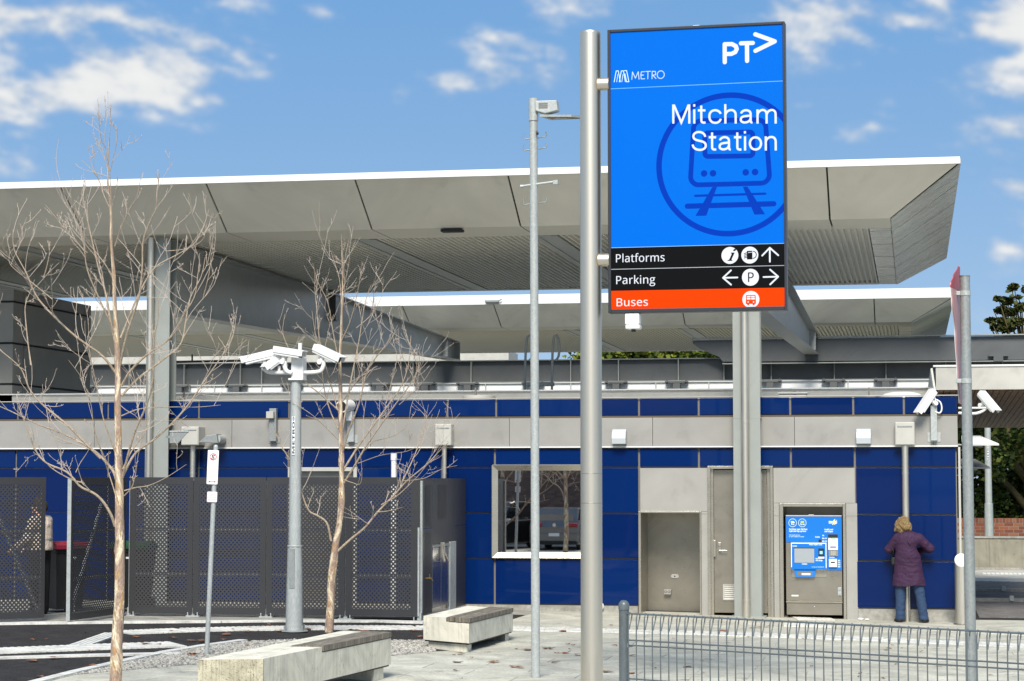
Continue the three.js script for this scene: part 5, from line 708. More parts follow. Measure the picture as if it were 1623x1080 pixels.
// ------------------------------------------------------------------ perforated steel enclosure for the bins
{
  const zf = 3.36, xr = -7.115, yt = 2.222, yb = 0.21, o = thing('screen_enclosure', 'dark perforated steel screen enclosure with open gate leaves along the blue wall', 'screen enclosure');
  // a screen panel: perforated sheet inside a solid margin; from a to b in plan
  const panel = (a, b, name, m = [0.1, 0.1], label) => {
    const L = Math.hypot(b[0] - a[0], b[1] - a[1]), turn = Math.atan2(-(b[1] - a[1]), b[0] - a[0]), h = yt - yb, G = [];
    const sheet = new THREE.PlaneGeometry(L - m[0] - m[1], h - 0.2).toNonIndexed(), p = sheet.attributes.position, uv = sheet.attributes.uv; for (let i = 0; i < p.count; i++) uv.setXY(i, p.getX(i) + 5, p.getY(i) + 5);
    const mv = (g) => g.rotateY(turn).translate((a[0] + b[0]) / 2, yb + h / 2, (a[1] + b[1]) / 2);
    const s = part(o, name, mv(sheet.translate((m[0] - m[1]) / 2, 0, 0)), M.perf, label);
    part(s, 'margin', mv(merge([box(-L / 2, L / 2, h / 2 - 0.1, h / 2, -0.004, 0.004), box(-L / 2, L / 2, -h / 2, -h / 2 + 0.1, -0.004, 0.004), box(-L / 2, -L / 2 + m[0], -h / 2 + 0.1, h / 2 - 0.1, -0.004, 0.004), box(L / 2 - m[1], L / 2, -h / 2 + 0.1, h / 2 - 0.1, -0.004, 0.004), box(-L / 2, L / 2, h / 2, h / 2 + 0.012, -0.03, 0.004)])), M.perfSolid);
    return { s, a, b, L, turn, mv, h };
  };
  const frame = (q, posts = true, brace = 0) => { // galvanised frame behind the sheet; rails and brace coloured white to look sunlit
    const { s, L, h, mv } = q, yA = 1.455 - (yb + h / 2), yB = 0.79 - (yb + h / 2), parts = [];
    for (const y of [yA, yB, h / 2 - 0.05, -h / 2 + 0.05]) part(s, 'rail', mv(box(-L / 2 + 0.03, L / 2 - 0.03, y - 0.022, y + 0.022, -0.06, -0.02)), M.white);
    if (brace) part(s, 'brace', mv(rod([-brace * (L / 2 - 0.08), -h / 2 + 0.1, -0.04], [brace * L * 0.08, h / 2 - 0.38, -0.04], 0.026)), M.white);
    if (brace) part(s, 'stile', [mv(box(-L / 2 + 0.005, -L / 2 + 0.05, -h / 2, h / 2, -0.065, -0.005)), mv(box(L / 2 - 0.05, L / 2 - 0.005, -h / 2, h / 2, -0.065, -0.005))], M.galvLight);
  };
  const F = [-11.572, -10.569, -9.436, -8.228, -7.111];
  for (let i = 0; i < 4; i++) { const q = panel([F[i] + 0.006, zf], [F[i + 1] - 0.006, zf], 'screen_panel', i === 3 ? [0.1, 0.12] : [0.09, 0.09]); frame(q); }
  for (const x of [...F.slice(0, 4), xr]) { const g = gy(x); const p = part(o, 'post', rbox(x - 0.03, x + 0.03, g, yt - 0.04, zf - 0.125, zf - 0.065, 0.004), M.galvLight); part(p, 'base_plate', [rbox(x - 0.1, x + 0.1, g, g + 0.02, zf - 0.19, zf + 0.02, 0.003), rod([x - 0.075, g, zf], [x - 0.075, g + 0.07, zf], 0.01), rod([x + 0.075, g, zf], [x + 0.075, g + 0.07, zf], 0.01), rbox(x - 0.03, x + 0.03, g + 0.02, g + 0.13, zf - 0.1, zf - 0.02, 0.004)], M.galvLight); }
  part(o, 'black_strip', box(F[3] - 0.2, xr - 0.1, 0.16, 0.165, zf - 0.5, zf - 0.2), M.black);  // thin black strip just above the ground behind the last screen
  // gate leaves standing open
  const q2 = panel([-11.746, 5.197], [F[0] - 0.03, zf + 0.06], 'gate_leaf', [0.07, 0.1], 'gate leaf swung half open towards the street'); frame(q2, false, 1);
  const q1 = panel([-13.322, 5.517], [-12.352, 4.679], 'gate_leaf', [0.1, 0.06], 'gate leaf at the left edge of the picture'); frame(q1, false, -1);
  part(q1.s, 'drop_bolt', rod([-11.903, 0.16, 4.68 - 0.02], [-11.903, 0.5, 4.68 - 0.02], 0.012), M.galvLight);
  // side towards the mirror window: sheet panels, service hatch, galvanised post, tap
  const S = (a, b, y0, y1, name = 'side_panel', m = M.perfSolid) => part(o, name, box(xr - 0.006, xr, y0 + 0.003, y1 - 0.003, b + 0.004, a - 0.004), m);
  const zC = [2.481, 1.304, 0.861], yC = [0.274, 1.214];
  S(zf, zC[0] + 0.0, yb, 1.475); S(zf, zC[0], 1.475, yt); S(zC[0], zC[2], yC[1], yt); S(zC[2], 0.02, yb - 0.02, 1.475); S(zC[2], 0.02, 1.475, yt);
  const perfSide = (a, b, y0, y1) => { const g = new THREE.PlaneGeometry(a - b, y1 - y0).toNonIndexed(), p = g.attributes.position, uv = g.attributes.uv; for (let i = 0; i < p.count; i++) uv.setXY(i, p.getX(i) + 5, p.getY(i) + 5); part(o, 'perforated_inlay', g.rotateY(Math.PI / 2).translate(xr + 0.004, (y0 + y1) / 2, (a + b) / 2), M.perf); };
  perfSide(zf - 0.4, zf - 0.75, 1.5, yt - 0.1); perfSide(zf - 0.4, zf - 0.75, yb + 0.1, 1.42); perfSide(2.1, 1.5, 1.6, yt - 0.1);
  part(o, 'corner_trim', box(xr - 0.02, xr + 0.006, yb, 1.5, zf - 0.012, zf + 0.006), M.galvLight);
  const hatchM = phys([0.36, 0.38, 0.42], 0.25, 1, { map: rep(T.smear, 0.6) }), zm = (zC[0] + zC[1]) / 2;
  for (const [a, b] of [[zC[0], zm], [zm, zC[1]]]) { const d = part(o, 'hatch_door', rbox(xr - 0.02, xr + 0.004, yC[0], yC[1] - 0.04, b + 0.008, a - 0.008, 0.004), hatchM); const s = a > zm + 0.1 ? 1 : -1; part(d, 'handle', [rbox(xr + 0.005, xr + 0.05, 1.02, 1.24, zm + s * 0.05 - 0.025, zm + s * 0.05 + 0.025, 0.008), rod([xr + 0.05, 1.06, zm + s * 0.06], [xr + 0.09, 0.95, zm + s * 0.14], 0.02)], M.steel); }
  part(o, 'hatch_head', box(xr - 0.02, xr + 0.012, yC[1] - 0.035, yC[1], zC[1], zC[0]), M.galv);
  part(o, 'galvanised_post', rbox(xr - 0.03, xr + 0.02, 0.1, yC[1] + 0.02, zC[2] + 0.004, zC[1] - 0.004, 0.004), M.galvLight);
  const br = std([0.55, 0.33, 0.1], 0.3, 1), ty = 0.744, tz = 2.944;
  const tp = part(o, 'tap', [rod([xr, ty, tz], [xr + 0.08, ty, tz - 0.04], 0.011), rod([xr + 0.075, ty, tz - 0.04], [xr + 0.1, ty - 0.04, tz - 0.05], 0.01), rod([xr + 0.055, ty, tz - 0.03], [xr + 0.055, ty + 0.05, tz - 0.03], 0.008)], br, 'brass tap'); part(tp, 'tap_handle', [rod([xr + 0.055, ty + 0.052, tz], [xr + 0.055, ty + 0.052, tz - 0.06], 0.006)], br);
  // white pipe that ends above the screens
  const v = thing('vent_pipe', 'white plastic vent pipe rising above the screen enclosure', 'pipe', [-8.076, 0.1, 1]); part(v, 'pipe', rod([0, 0, 0], [0, 2.524 - 0.1, 0], 0.042, 0.042, 18), M.white); part(v, 'cap', rod([0, 2.504 - 0.1, 0], [0, 2.619 - 0.1, 0], 0.05, 0.05, 18), M.white);
}
// ------------------------------------------------------------------ wheelie bins in the enclosure
function bin(label, at, turn, lidColor) {
  const o = thing('wheelie_bin', label, 'bin', at, turn), body = std([0.012, 0.012, 0.014], 0.55), lid = std(lidColor, 0.45);
  const w0 = 0.22, w1 = 0.285, d0 = 0.24, d1 = 0.33, h = 0.98, q = [];
  const ring = (t) => { const w = mix(w0, w1, t), d = mix(d0, d1, t), y = 0.06 + t * (h - 0.06); return [[-w, y, d], [w, y, d], [w, y, -d], [-w, y, -d]]; }, a = ring(0), b = ring(1); for (let i = 0; i < 4; i++) { const j = (i + 1) % 4; q.push([a[i], a[j], b[j], b[i]]); } q.push([a[3], a[2], a[1], a[0]], b);
  part(o, 'body', [quads(q), rbox(-w1 - 0.015, w1 + 0.015, h - 0.06, h, -d1 - 0.015, d1 + 0.015, 0.01)], body);
  part(o, 'lid', [extrude([[-d1 - 0.05, h + 0.005], [d1 + 0.03, h + 0.005], [d1 + 0.03, h + 0.03], [0.1, h + 0.1], [-d1 + 0.05, h + 0.1], [-d1 - 0.05, h + 0.05]], w1 * 2 + 0.03, 0.008).rotateY(Math.PI / 2).translate(-w1 - 0.015, 0, 0)], lid, 'coloured lid');
  part(o, 'handle', [rod([-0.24, h - 0.02, -d1 - 0.08], [0.24, h - 0.02, -d1 - 0.08], 0.014), box(-0.24, -0.21, h - 0.05, h, -d1 - 0.08, -d1), box(0.21, 0.24, h - 0.05, h, -d1 - 0.08, -d1)], body);
  for (const s of [-1, 1]) { const wz = -d0 - 0.02, wh = part(o, 'wheel', rod([s * 0.22, 0.1, wz], [s * 0.28, 0.1, wz], 0.1, 0.1, 24), M.rubber); part(wh, 'hub', rod([s * 0.281, 0.1, wz], [s * 0.286, 0.1, wz], 0.05, 0.05, 16), std([0.05, 0.05, 0.055], 0.5)); }
  part(o, 'label_plate', box(-0.06, 0.06, 0.82, 0.85, d1 * 0.94 + 0.0, d1 * 0.97 + 0.004), M.white);
  return o;
}
bin('black wheelie bin with a dark red lid in the gap between the gate leaves', [-12.948, 0.162, 2.6], 0.9, [0.2, 0.012, 0.03]);
bin('dark wheelie bin with a green lid behind the first screen panel', [-11.931, 0.162, 2.2], 0.15, [0.006, 0.075, 0.026]);

// ------------------------------------------------------------------ bare street trees
function bareTree(name, label, base, trunkPts, trunkR, limbs, seed, twigDensity, group) {
  const o = thing(name, label, 'tree', base, 0, group), r = rng(seed), loc = (p, z = 0) => [p[0] - base[0], p[1] - base[1], z];
  // trunk: a gently knobbly taper through the given points
  const tp = trunkPts.map((p) => loc(p)), curve = new THREE.CatmullRomCurve3(tp.map((p) => V(...p)), false, 'centripetal'), n = 120, seg = 16, P = [], N = [], U = [], I = [];
  const rad = (t) => { const f = t * (trunkR.length - 1), i = Math.min(trunkR.length - 2, Math.floor(f)); return mix(trunkR[i], trunkR[i + 1], f - i); };
  for (let i = 0; i <= n; i++) { const t = i / n, p = curve.getPointAt(t), rr = rad(t); for (let k = 0; k <= seg; k++) { const a = k / seg * 6.28318, kn = 1 + nz(Math.cos(a) * 1.2 + seed, p.y * 3.2, Math.sin(a) * 1.2) * 0.16 + Math.max(0, nz(Math.cos(a) * 1.6, p.y * 7 + seed, Math.sin(a) * 1.6) - 0.28) * 0.7; P.push(p.x + Math.cos(a) * rr * kn, p.y, p.z + Math.sin(a) * rr * kn); U.push(k / seg * 0.5, p.y * 0.62); } }
  for (let i = 0; i < n; i++) for (let k = 0; k < seg; k++) { const a = i * (seg + 1) + k, b = a + seg + 1; I.push(a, b, a + 1, b, b + 1, a + 1); }
  const tg = new THREE.BufferGeometry(); tg.setAttribute('position', new THREE.Float32BufferAttribute(P, 3)); tg.setAttribute('uv', new THREE.Float32BufferAttribute(U, 2)); tg.setIndex(I); tg.computeVertexNormals();
  part(o, 'trunk', tg.toNonIndexed(), M.bark);
  // limbs: rough courses seen in the photograph, leaning towards or away from the viewer, with finer shoots along them
  const twig = (pt, dir, len, lvl, rad, acc) => {
    const pts = [pt.toArray()], d = dir.clone(), p = pt.clone(), k = 4; for (let i = 0; i < k; i++) { d.add(V((r() - 0.5) * 0.45, 0.1 + (r() - 0.5) * 0.3, (r() - 0.5) * 0.45)).normalize(); p.addScaledVector(d, len / k); pts.push(p.toArray()); }
    acc.push(limbGeo(pts, rad, Math.max(0.0018, rad * 0.35), lvl ? 4 : 5, 5));
    if (lvl < 2) { const c = new THREE.CatmullRomCurve3(pts.map((q) => V(...q))), m = lvl ? (r() < 0.35 ? 1 : 0) : 1 + Math.floor(r() * 3); for (let i = 0; i < m; i++) { const t = 0.2 + r() * 0.75, q = c.getPoint(t), tan = c.getTangent(t), s = V(r() - 0.5, (r() - 0.42) * 0.9, r() - 0.5).normalize(); twig(q, tan.multiplyScalar(0.8).add(s.multiplyScalar(0.75)).normalize(), len * (0.25 + r() * 0.35), lvl + 1, Math.max(0.0026, rad * 0.6), acc); } }
    for (let i = 0; i < 2; i++) { const q = V(...pts[1 + Math.floor(r() * (pts.length - 1))]); acc.push(rod([q.x, q.y, q.z], [q.x + (r() - 0.5) * 0.03, q.y + 0.014, q.z + (r() - 0.5) * 0.03], 0.003, 0.0016, 4)); }
  };
  for (const [pts, r0, depth, td = 1] of limbs) {
    const L = pts.map((p, i) => loc(p, 0)), n = L.length; let acc0 = 0; const lens = [0]; for (let i = 1; i < n; i++) { acc0 += Math.hypot(L[i][0] - L[i - 1][0], L[i][1] - L[i - 1][1]); lens.push(acc0); }
    const wob = r() * 6; L.forEach((p, i) => { const t = lens[i] / acc0; p[2] = depth * acc0 * Math.pow(t, 0.8) + Math.sin(t * 5 + wob) * 0.03 * t; });
    const r1 = Math.max(0.0022, r0 * 0.2), lb = part(o, 'limb', limbGeo(L, r0 * 0.8, r1 * 0.9, 7, n * 5), M.limb), c = new THREE.CatmullRomCurve3(L.map((p) => V(...p)), false, 'centripetal'), acc = [], m = Math.round(acc0 * twigDensity * td);
    for (let i = 0; i < m; i++) { const t = 0.22 + 0.76 * (i + r()) / m, q = c.getPointAt(Math.min(1, t)), tan = c.getTangentAt(Math.min(1, t)), s = V(r() - 0.5, (r() - 0.25) * 0.8, (r() - 0.5) * 0.9).normalize(); twig(q, tan.multiplyScalar(0.75).add(s).normalize(), (0.16 + r() * r() * 0.75) * Math.min(1, acc0), 0, Math.max(0.0026, mix(r0, r1, t) * 0.36), acc); }
    if (acc.length) part(lb, 'twigs', acc, M.twig).userData.kind = 'stuff';
  }
  return o;
}
{
  const b = [-7.745, 0.139, 13.843], z = b[2];
  bareTree('bare_tree', 'taller bare young tree with peeling cream bark, nearest the left edge', b,
    [[-7.74, 0.14], [-7.73, 0.47], [-7.71, 0.97], [-7.71, 1.45], [-7.72, 1.96], [-7.74, 2.58], [-7.75, 2.89], [-7.75, 3.20], [-7.76, 3.48], [-7.79, 3.89], [-7.81, 4.27], [-7.84, 4.58], [-7.85, 4.90], [-7.88, 5.15], [-7.88, 5.38], [-7.87, 5.63], [-7.86, 5.95]],
    [0.058, 0.054, 0.05, 0.046, 0.042, 0.034, 0.031, 0.026, 0.02, 0.014, 0.009, 0.005, 0.002],
    [[[[-7.76, 1.74], [-7.79, 1.86], [-7.86, 1.99], [-7.93, 2.06], [-8.06, 2.13], [-8.18, 2.27], [-8.37, 2.36], [-8.45, 2.44], [-8.51, 2.59], [-8.58, 2.78], [-8.65, 2.96]], 0.02, 0.25],
     [[[-8.10, 2.17], [-8.19, 2.19], [-8.41, 2.31], [-8.52, 2.43], [-8.62, 2.54]], 0.01, 0.1], [[[-8.18, 2.27], [-8.15, 2.36], [-8.08, 2.48], [-8.06, 2.58]], 0.006, -0.3, 0.5],
     [[[-7.75, 2.19], [-7.79, 2.27], [-7.86, 2.35], [-8.00, 2.47], [-8.20, 2.58], [-8.44, 2.68], [-8.65, 2.75], [-8.97, 2.89], [-9.14, 2.96]], 0.021, -0.15],
     [[[-7.92, 2.41], [-8.05, 2.55], [-8.22, 2.73], [-8.49, 2.96], [-8.59, 3.09], [-8.67, 3.30], [-8.87, 3.49], [-8.98, 3.64]], 0.017, 0.2], [[[-8.67, 3.34], [-8.77, 3.79], [-8.79, 3.95], [-8.76, 4.09], [-8.73, 4.22]], 0.009, -0.2],
     [[[-7.77, 3.25], [-7.87, 3.41], [-8.13, 3.62], [-8.37, 3.87], [-8.47, 4.01], [-8.55, 4.23], [-8.59, 4.31], [-8.66, 4.47], [-8.66, 4.65]], 0.017, 0.3], [[[-8.45, 4.00], [-8.66, 4.17], [-8.81, 4.29], [-8.88, 4.37], [-8.88, 4.50]], 0.008, 0.1], [[[-8.55, 4.22], [-8.53, 4.29], [-8.51, 4.47], [-8.51, 4.61]], 0.006, -0.1],
     [[[-7.76, 3.47], [-7.88, 3.80], [-7.95, 4.06], [-8.03, 4.27], [-8.09, 4.46], [-8.20, 4.82], [-8.27, 5.07], [-8.28, 5.21]], 0.017, -0.2], [[[-7.78, 3.64], [-7.91, 4.01], [-7.99, 4.27], [-8.00, 4.49], [-8.02, 4.71], [-8.07, 4.90]], 0.012, 0.3], [[[-8.09, 4.46], [-8.26, 4.64], [-8.39, 4.82], [-8.49, 4.94]], 0.007, 0.2],
     [[[-7.73, 3.33], [-7.63, 3.60], [-7.46, 4.00], [-7.41, 4.26], [-7.38, 4.54], [-7.29, 4.73], [-7.23, 4.83], [-7.20, 4.98], [-7.16, 5.16]], 0.016, 0.25], [[[-7.73, 3.60], [-7.61, 4.06], [-7.52, 4.26], [-7.45, 4.35], [-7.26, 4.46], [-7.10, 4.57], [-7.02, 4.75], [-6.98, 4.93]], 0.013, -0.3],
     [[[-7.71, 3.13], [-7.60, 3.27], [-7.40, 3.43], [-7.22, 3.53], [-7.09, 3.65], [-6.98, 3.83], [-6.88, 3.99], [-6.84, 4.19], [-6.81, 4.36]], 0.017, 0.2], [[[-7.71, 3.03], [-7.58, 3.19], [-7.32, 3.41], [-7.18, 3.55], [-7.15, 3.79], [-7.13, 4.01], [-7.03, 4.25], [-7.00, 4.44]], 0.016, -0.25],
     [[[-7.69, 2.22], [-7.60, 2.43], [-7.50, 2.66], [-7.33, 2.95], [-7.25, 3.18], [-7.21, 3.53], [-7.15, 3.76], [-7.14, 4.01]], 0.017, 0.3], [[[-7.68, 2.25], [-7.58, 2.46], [-7.37, 2.62], [-7.10, 2.90], [-6.90, 3.20], [-6.78, 3.38], [-6.66, 3.59], [-6.63, 3.83]], 0.016, -0.15], [[[-7.69, 2.30], [-7.64, 2.48], [-7.55, 2.64], [-7.50, 2.86], [-7.41, 3.00]], 0.01, -0.4],
     [[[-7.67, 2.04], [-7.57, 2.12], [-7.51, 2.25], [-7.47, 2.43], [-7.40, 2.63]], 0.008, 0.35], [[[-7.67, 2.09], [-7.56, 2.12], [-7.43, 2.14], [-7.25, 2.22], [-7.06, 2.35]], 0.0085, -0.1, 0.6],
     [[[-7.76, 2.05], [-7.84, 2.20], [-7.94, 2.41], [-8.00, 2.55]], 0.009, -0.3], [[[-7.76, 2.44], [-7.79, 2.58], [-7.85, 2.80], [-7.90, 3.15], [-7.94, 3.43], [-7.93, 3.78], [-7.96, 4.02]], 0.01, 0.25], [[[-7.85, 2.36], [-7.90, 2.58], [-7.92, 2.73], [-7.92, 2.95], [-7.98, 3.20], [-8.07, 3.36]], 0.007, 0.45],
     [[[-7.83, 4.49], [-7.81, 4.80], [-7.80, 5.09], [-7.79, 5.28]], 0.011, 0.2], [[[-7.86, 4.91], [-7.95, 5.06], [-8.00, 5.18], [-8.10, 5.38], [-8.14, 5.57]], 0.007, -0.2], [[[-7.80, 4.52], [-7.67, 4.77], [-7.57, 4.92], [-7.53, 4.97], [-7.48, 5.17]], 0.008, 0.25], [[[-7.87, 5.22], [-7.81, 5.42], [-7.76, 5.56], [-7.74, 5.68]], 0.005, 0.2], [[[-7.88, 5.28], [-7.94, 5.44], [-7.99, 5.61], [-8.01, 5.73]], 0.005, -0.2], [[[-7.87, 5.28], [-7.90, 5.57], [-7.90, 5.79], [-7.90, 5.93]], 0.005, 0.1],
     [[[-7.81, 4.21], [-7.89, 4.36], [-8.00, 4.51], [-8.14, 4.67], [-8.21, 4.77]], 0.009, 0.35], [[[-7.74, 2.95], [-7.65, 2.89], [-7.50, 2.81], [-7.43, 2.71]], 0.006, 0.4, 0.6], [[[-7.71, 2.83], [-7.55, 2.90], [-7.24, 2.92], [-6.99, 2.92], [-6.77, 2.94]], 0.008, -0.3], [[[-6.80, 3.35], [-6.71, 3.44], [-6.66, 3.51]], 0.004, 0.1], [[[-7.26, 4.46], [-7.07, 4.49], [-6.91, 4.58], [-6.87, 4.74]], 0.006, -0.2], [[[-6.88, 3.97], [-6.78, 4.25], [-6.75, 4.44], [-6.76, 4.55]], 0.006, 0.3]], 41, 5.6);
  const c = [-7.786, 0.14, 5.8];
  bareTree('bare_tree', 'smaller bare tree with slender twiggy crown right of the camera pole', c,
    [[-7.79, 0.13], [-7.77, 0.59], [-7.75, 0.97], [-7.70, 1.35], [-7.66, 1.57], [-7.63, 1.86], [-7.63, 2.31], [-7.64, 2.80], [-7.65, 3.23], [-7.66, 3.75], [-7.64, 4.40], [-7.63, 4.92], [-7.64, 5.25], [-7.65, 5.54]],
    [0.061, 0.055, 0.05, 0.046, 0.042, 0.034, 0.031, 0.026, 0.021, 0.016, 0.012, 0.008, 0.003],
    [[[[-7.77, 1.37], [-7.83, 1.62], [-7.95, 1.71], [-8.06, 1.77], [-8.19, 2.10], [-8.30, 2.44], [-8.39, 2.59], [-8.47, 2.75], [-8.54, 2.89]], 0.021, 0.1], [[[-7.68, 1.23], [-7.51, 1.39], [-7.33, 1.54], [-7.14, 1.77], [-6.93, 1.99], [-6.77, 2.17], [-6.46, 2.43], [-6.31, 2.59], [-6.19, 2.70]], 0.024, -0.1], [[[-7.07, 1.86], [-6.84, 1.98], [-6.63, 2.16], [-6.48, 2.31], [-6.33, 2.53]], 0.012, 0.2], [[[-7.14, 1.76], [-6.95, 1.78], [-6.75, 1.83]], 0.01, 0.2, 0.4],
     [[[-6.78, 2.18], [-6.66, 2.46], [-6.60, 2.63], [-6.52, 2.93], [-6.48, 3.22]], 0.013, -0.2], [[[-7.63, 2.10], [-7.41, 2.41], [-7.27, 2.63], [-7.07, 2.90], [-6.83, 3.21], [-6.63, 3.46], [-6.50, 3.69], [-6.47, 3.91]], 0.02, 0.15], [[[-7.63, 2.29], [-7.41, 2.68], [-7.22, 2.96], [-7.05, 3.21], [-6.90, 3.44], [-6.80, 3.74], [-6.77, 4.18]], 0.02, -0.2], [[[-7.63, 2.53], [-7.50, 2.85], [-7.33, 3.23], [-7.19, 3.66], [-7.01, 3.89], [-6.85, 4.04], [-6.73, 4.25]], 0.018, 0.25],
     [[[-7.63, 2.80], [-7.56, 3.44], [-7.50, 3.79], [-7.45, 4.08], [-7.41, 4.41], [-7.37, 4.69], [-7.31, 4.88]], 0.016, -0.15], [[[-7.67, 3.13], [-7.91, 3.36], [-8.13, 3.55], [-8.27, 3.88], [-8.39, 4.18], [-8.36, 4.44]], 0.014, 0.2], [[[-7.68, 2.89], [-7.80, 3.10], [-7.90, 3.35], [-7.96, 3.62], [-7.99, 3.92], [-8.09, 4.22], [-8.15, 4.53]], 0.013, -0.2], [[[-7.68, 2.74], [-7.86, 2.94], [-8.04, 3.11], [-8.27, 3.24]], 0.009, 0.35], [[[-7.65, 3.66], [-7.72, 4.18], [-7.78, 4.61], [-7.90, 4.87], [-7.97, 5.13]], 0.011, 0.2],
     [[[-7.66, 3.06], [-7.84, 3.58], [-7.99, 4.07], [-8.06, 4.53], [-8.10, 4.78], [-8.12, 5.06]], 0.012, -0.15], [[[-7.63, 4.75], [-7.55, 5.02], [-7.51, 5.23], [-7.52, 5.40]], 0.007, 0.2], [[[-7.64, 4.09], [-7.51, 4.30], [-7.42, 4.52], [-7.32, 4.85], [-7.27, 5.13]], 0.01, 0.3], [[[-7.64, 4.26], [-7.68, 4.56], [-7.74, 4.95], [-7.85, 5.26], [-7.89, 5.37]], 0.009, -0.3], [[[-7.64, 4.43], [-7.58, 4.82], [-7.59, 5.17], [-7.60, 5.43]], 0.007, 0.15], [[[-7.43, 4.26], [-7.25, 4.43], [-7.12, 4.68], [-7.10, 4.94]], 0.007, -0.2],
     [[[-7.63, 2.21], [-7.46, 2.16], [-7.33, 2.14], [-7.29, 2.38], [-7.33, 2.61], [-7.46, 2.61]], 0.008, 0.4, 0.5], [[[-7.40, 2.42], [-7.11, 2.53], [-6.76, 2.59], [-6.57, 2.70]], 0.007, -0.35], [[[-7.18, 2.72], [-6.85, 2.80], [-6.68, 2.93], [-6.63, 3.10]], 0.008, 0.3], [[[-6.63, 3.46], [-6.57, 3.74], [-6.64, 3.95], [-6.70, 4.16]], 0.007, 0.2], [[[-6.78, 2.18], [-6.50, 2.22], [-6.28, 2.34], [-6.07, 2.39]], 0.006, -0.3, 0.6], [[[-6.83, 3.21], [-6.59, 3.39], [-6.43, 3.56], [-6.35, 3.69]], 0.007, 0.25], [[[-7.01, 3.23], [-6.96, 3.57], [-6.92, 3.91], [-7.01, 4.08]], 0.008, -0.3], [[[-7.64, 3.23], [-7.34, 3.57], [-7.12, 3.78], [-7.01, 4.04]], 0.009, 0.35]], 97, 5.2);
}

// ------------------------------------------------------------------ people
function mcGeo(bones, lo, hi, cell, k = 0.02, mod) { // smooth union of tapered capsules, meshed
  const size = Math.max(...[0, 1, 2].map((i) => hi[i] - lo[i])), res = Math.ceil(size / cell) + 6, mc = new MarchingCubes(res, new THREE.MeshBasicMaterial(), false, false, 400000), half = res / 2, sc = size / 2 + cell * 3, cx = [0, 1, 2].map((i) => (lo[i] + hi[i]) / 2);
  mc.isolation = 0;
  const B = bones.map(([a, b, r0, r1, s]) => ({ a, d: [b[0] - a[0], b[1] - a[1], b[2] - a[2]], r0, r1: r1 ?? r0, s: s || [1, 1, 1] }));
  for (let z = 0; z < res; z++) for (let y = 0; y < res; y++) for (let x = 0; x < res; x++) {
    const p = [(x - half) / half * sc + cx[0], (y - half) / half * sc + cx[1], (z - half) / half * sc + cx[2]]; let f = 1e3;
    for (const c of B) { const w = [(p[0] - c.a[0]) / c.s[0], (p[1] - c.a[1]) / c.s[1], (p[2] - c.a[2]) / c.s[2]], d = [c.d[0] / c.s[0], c.d[1] / c.s[1], c.d[2] / c.s[2]], dd = d[0] * d[0] + d[1] * d[1] + d[2] * d[2], t = dd > 0 ? clamp((w[0] * d[0] + w[1] * d[1] + w[2] * d[2]) / dd) : 0, e = Math.hypot(w[0] - d[0] * t, w[1] - d[1] * t, w[2] - d[2] * t) - mix(c.r0, c.r1, t), h = Math.max(k - Math.abs(f - e), 0) / k; f = Math.min(f, e) - h * h * k * 0.25; }
    if (mod) f = mod(f, p);
    mc.field[x + y * res + z * res * res] = -f;
  }
  mc.update();
  const n = mc.count ?? mc.geometry.drawRange.count, P = new Float32Array(n * 3), N = new Float32Array(n * 3), U = new Float32Array(n * 2);
  for (let i = 0; i < n; i++) { for (let j = 0; j < 3; j++) { P[i * 3 + j] = mc.positionArray[i * 3 + j] * sc + cx[j]; N[i * 3 + j] = mc.normalArray[i * 3 + j]; } U[i * 2] = P[i * 3] + P[i * 3 + 2]; U[i * 2 + 1] = P[i * 3 + 1]; }
  const g = new THREE.BufferGeometry(); g.setAttribute('position', new THREE.BufferAttribute(P, 3)); g.setAttribute('normal', new THREE.BufferAttribute(N, 3)); g.setAttribute('uv', new THREE.BufferAttribute(U, 2));
  const chk = V(); return g;
}
function hand(o, wrist, dir, up, side, m) { // palm, four fingers curling, thumb from the side of the palm
  const W = V(...wrist), D = V(...dir).normalize(), S = V(...side).normalize(), Uv = V(...up).normalize(), p = (f, s, u) => W.clone().addScaledVector(D, f).addScaledVector(S, s).addScaledVector(Uv, u).toArray(), bones = [[p(0, 0, 0), p(0.035, 0, 0), 0.024, 0.026], [p(0.03, -0.022, 0), p(0.085, -0.03, 0), 0.016, 0.013], [p(0.03, 0.02, 0), p(0.085, 0.03, 0), 0.016, 0.013], [p(0.03, 0, 0), p(0.088, 0, 0), 0.016, 0.014]];
  [[-0.032, 0.058], [-0.011, 0.074], [0.011, 0.07], [0.032, 0.055]].forEach(([s, l]) => { const a = p(0.088, s, 0), b = p(0.088 + l * 0.42, s * 1.1, -0.012), c = p(0.088 + l * 0.68, s * 1.12, -0.034), e = p(0.088 + l * 0.72, s * 1.12, -0.056); bones.push([a, b, 0.0095, 0.009], [b, c, 0.009, 0.0085], [c, e, 0.0085, 0.0075]); });
  bones.push([p(0.02, -0.028, -0.004), p(0.055, -0.055, -0.012), 0.013, 0.011], [p(0.055, -0.055, -0.012), p(0.085, -0.05, -0.03), 0.011, 0.009]);
  const q = bones.flatMap((b) => [b[0], b[1]]), lo = [0, 1, 2].map((i) => Math.min(...q.map((v) => v[i])) - 0.03), hi = [0, 1, 2].map((i) => Math.max(...q.map((v) => v[i])) + 0.03);
  return mcGeo(bones, lo, hi, 0.004, 0.006);
}
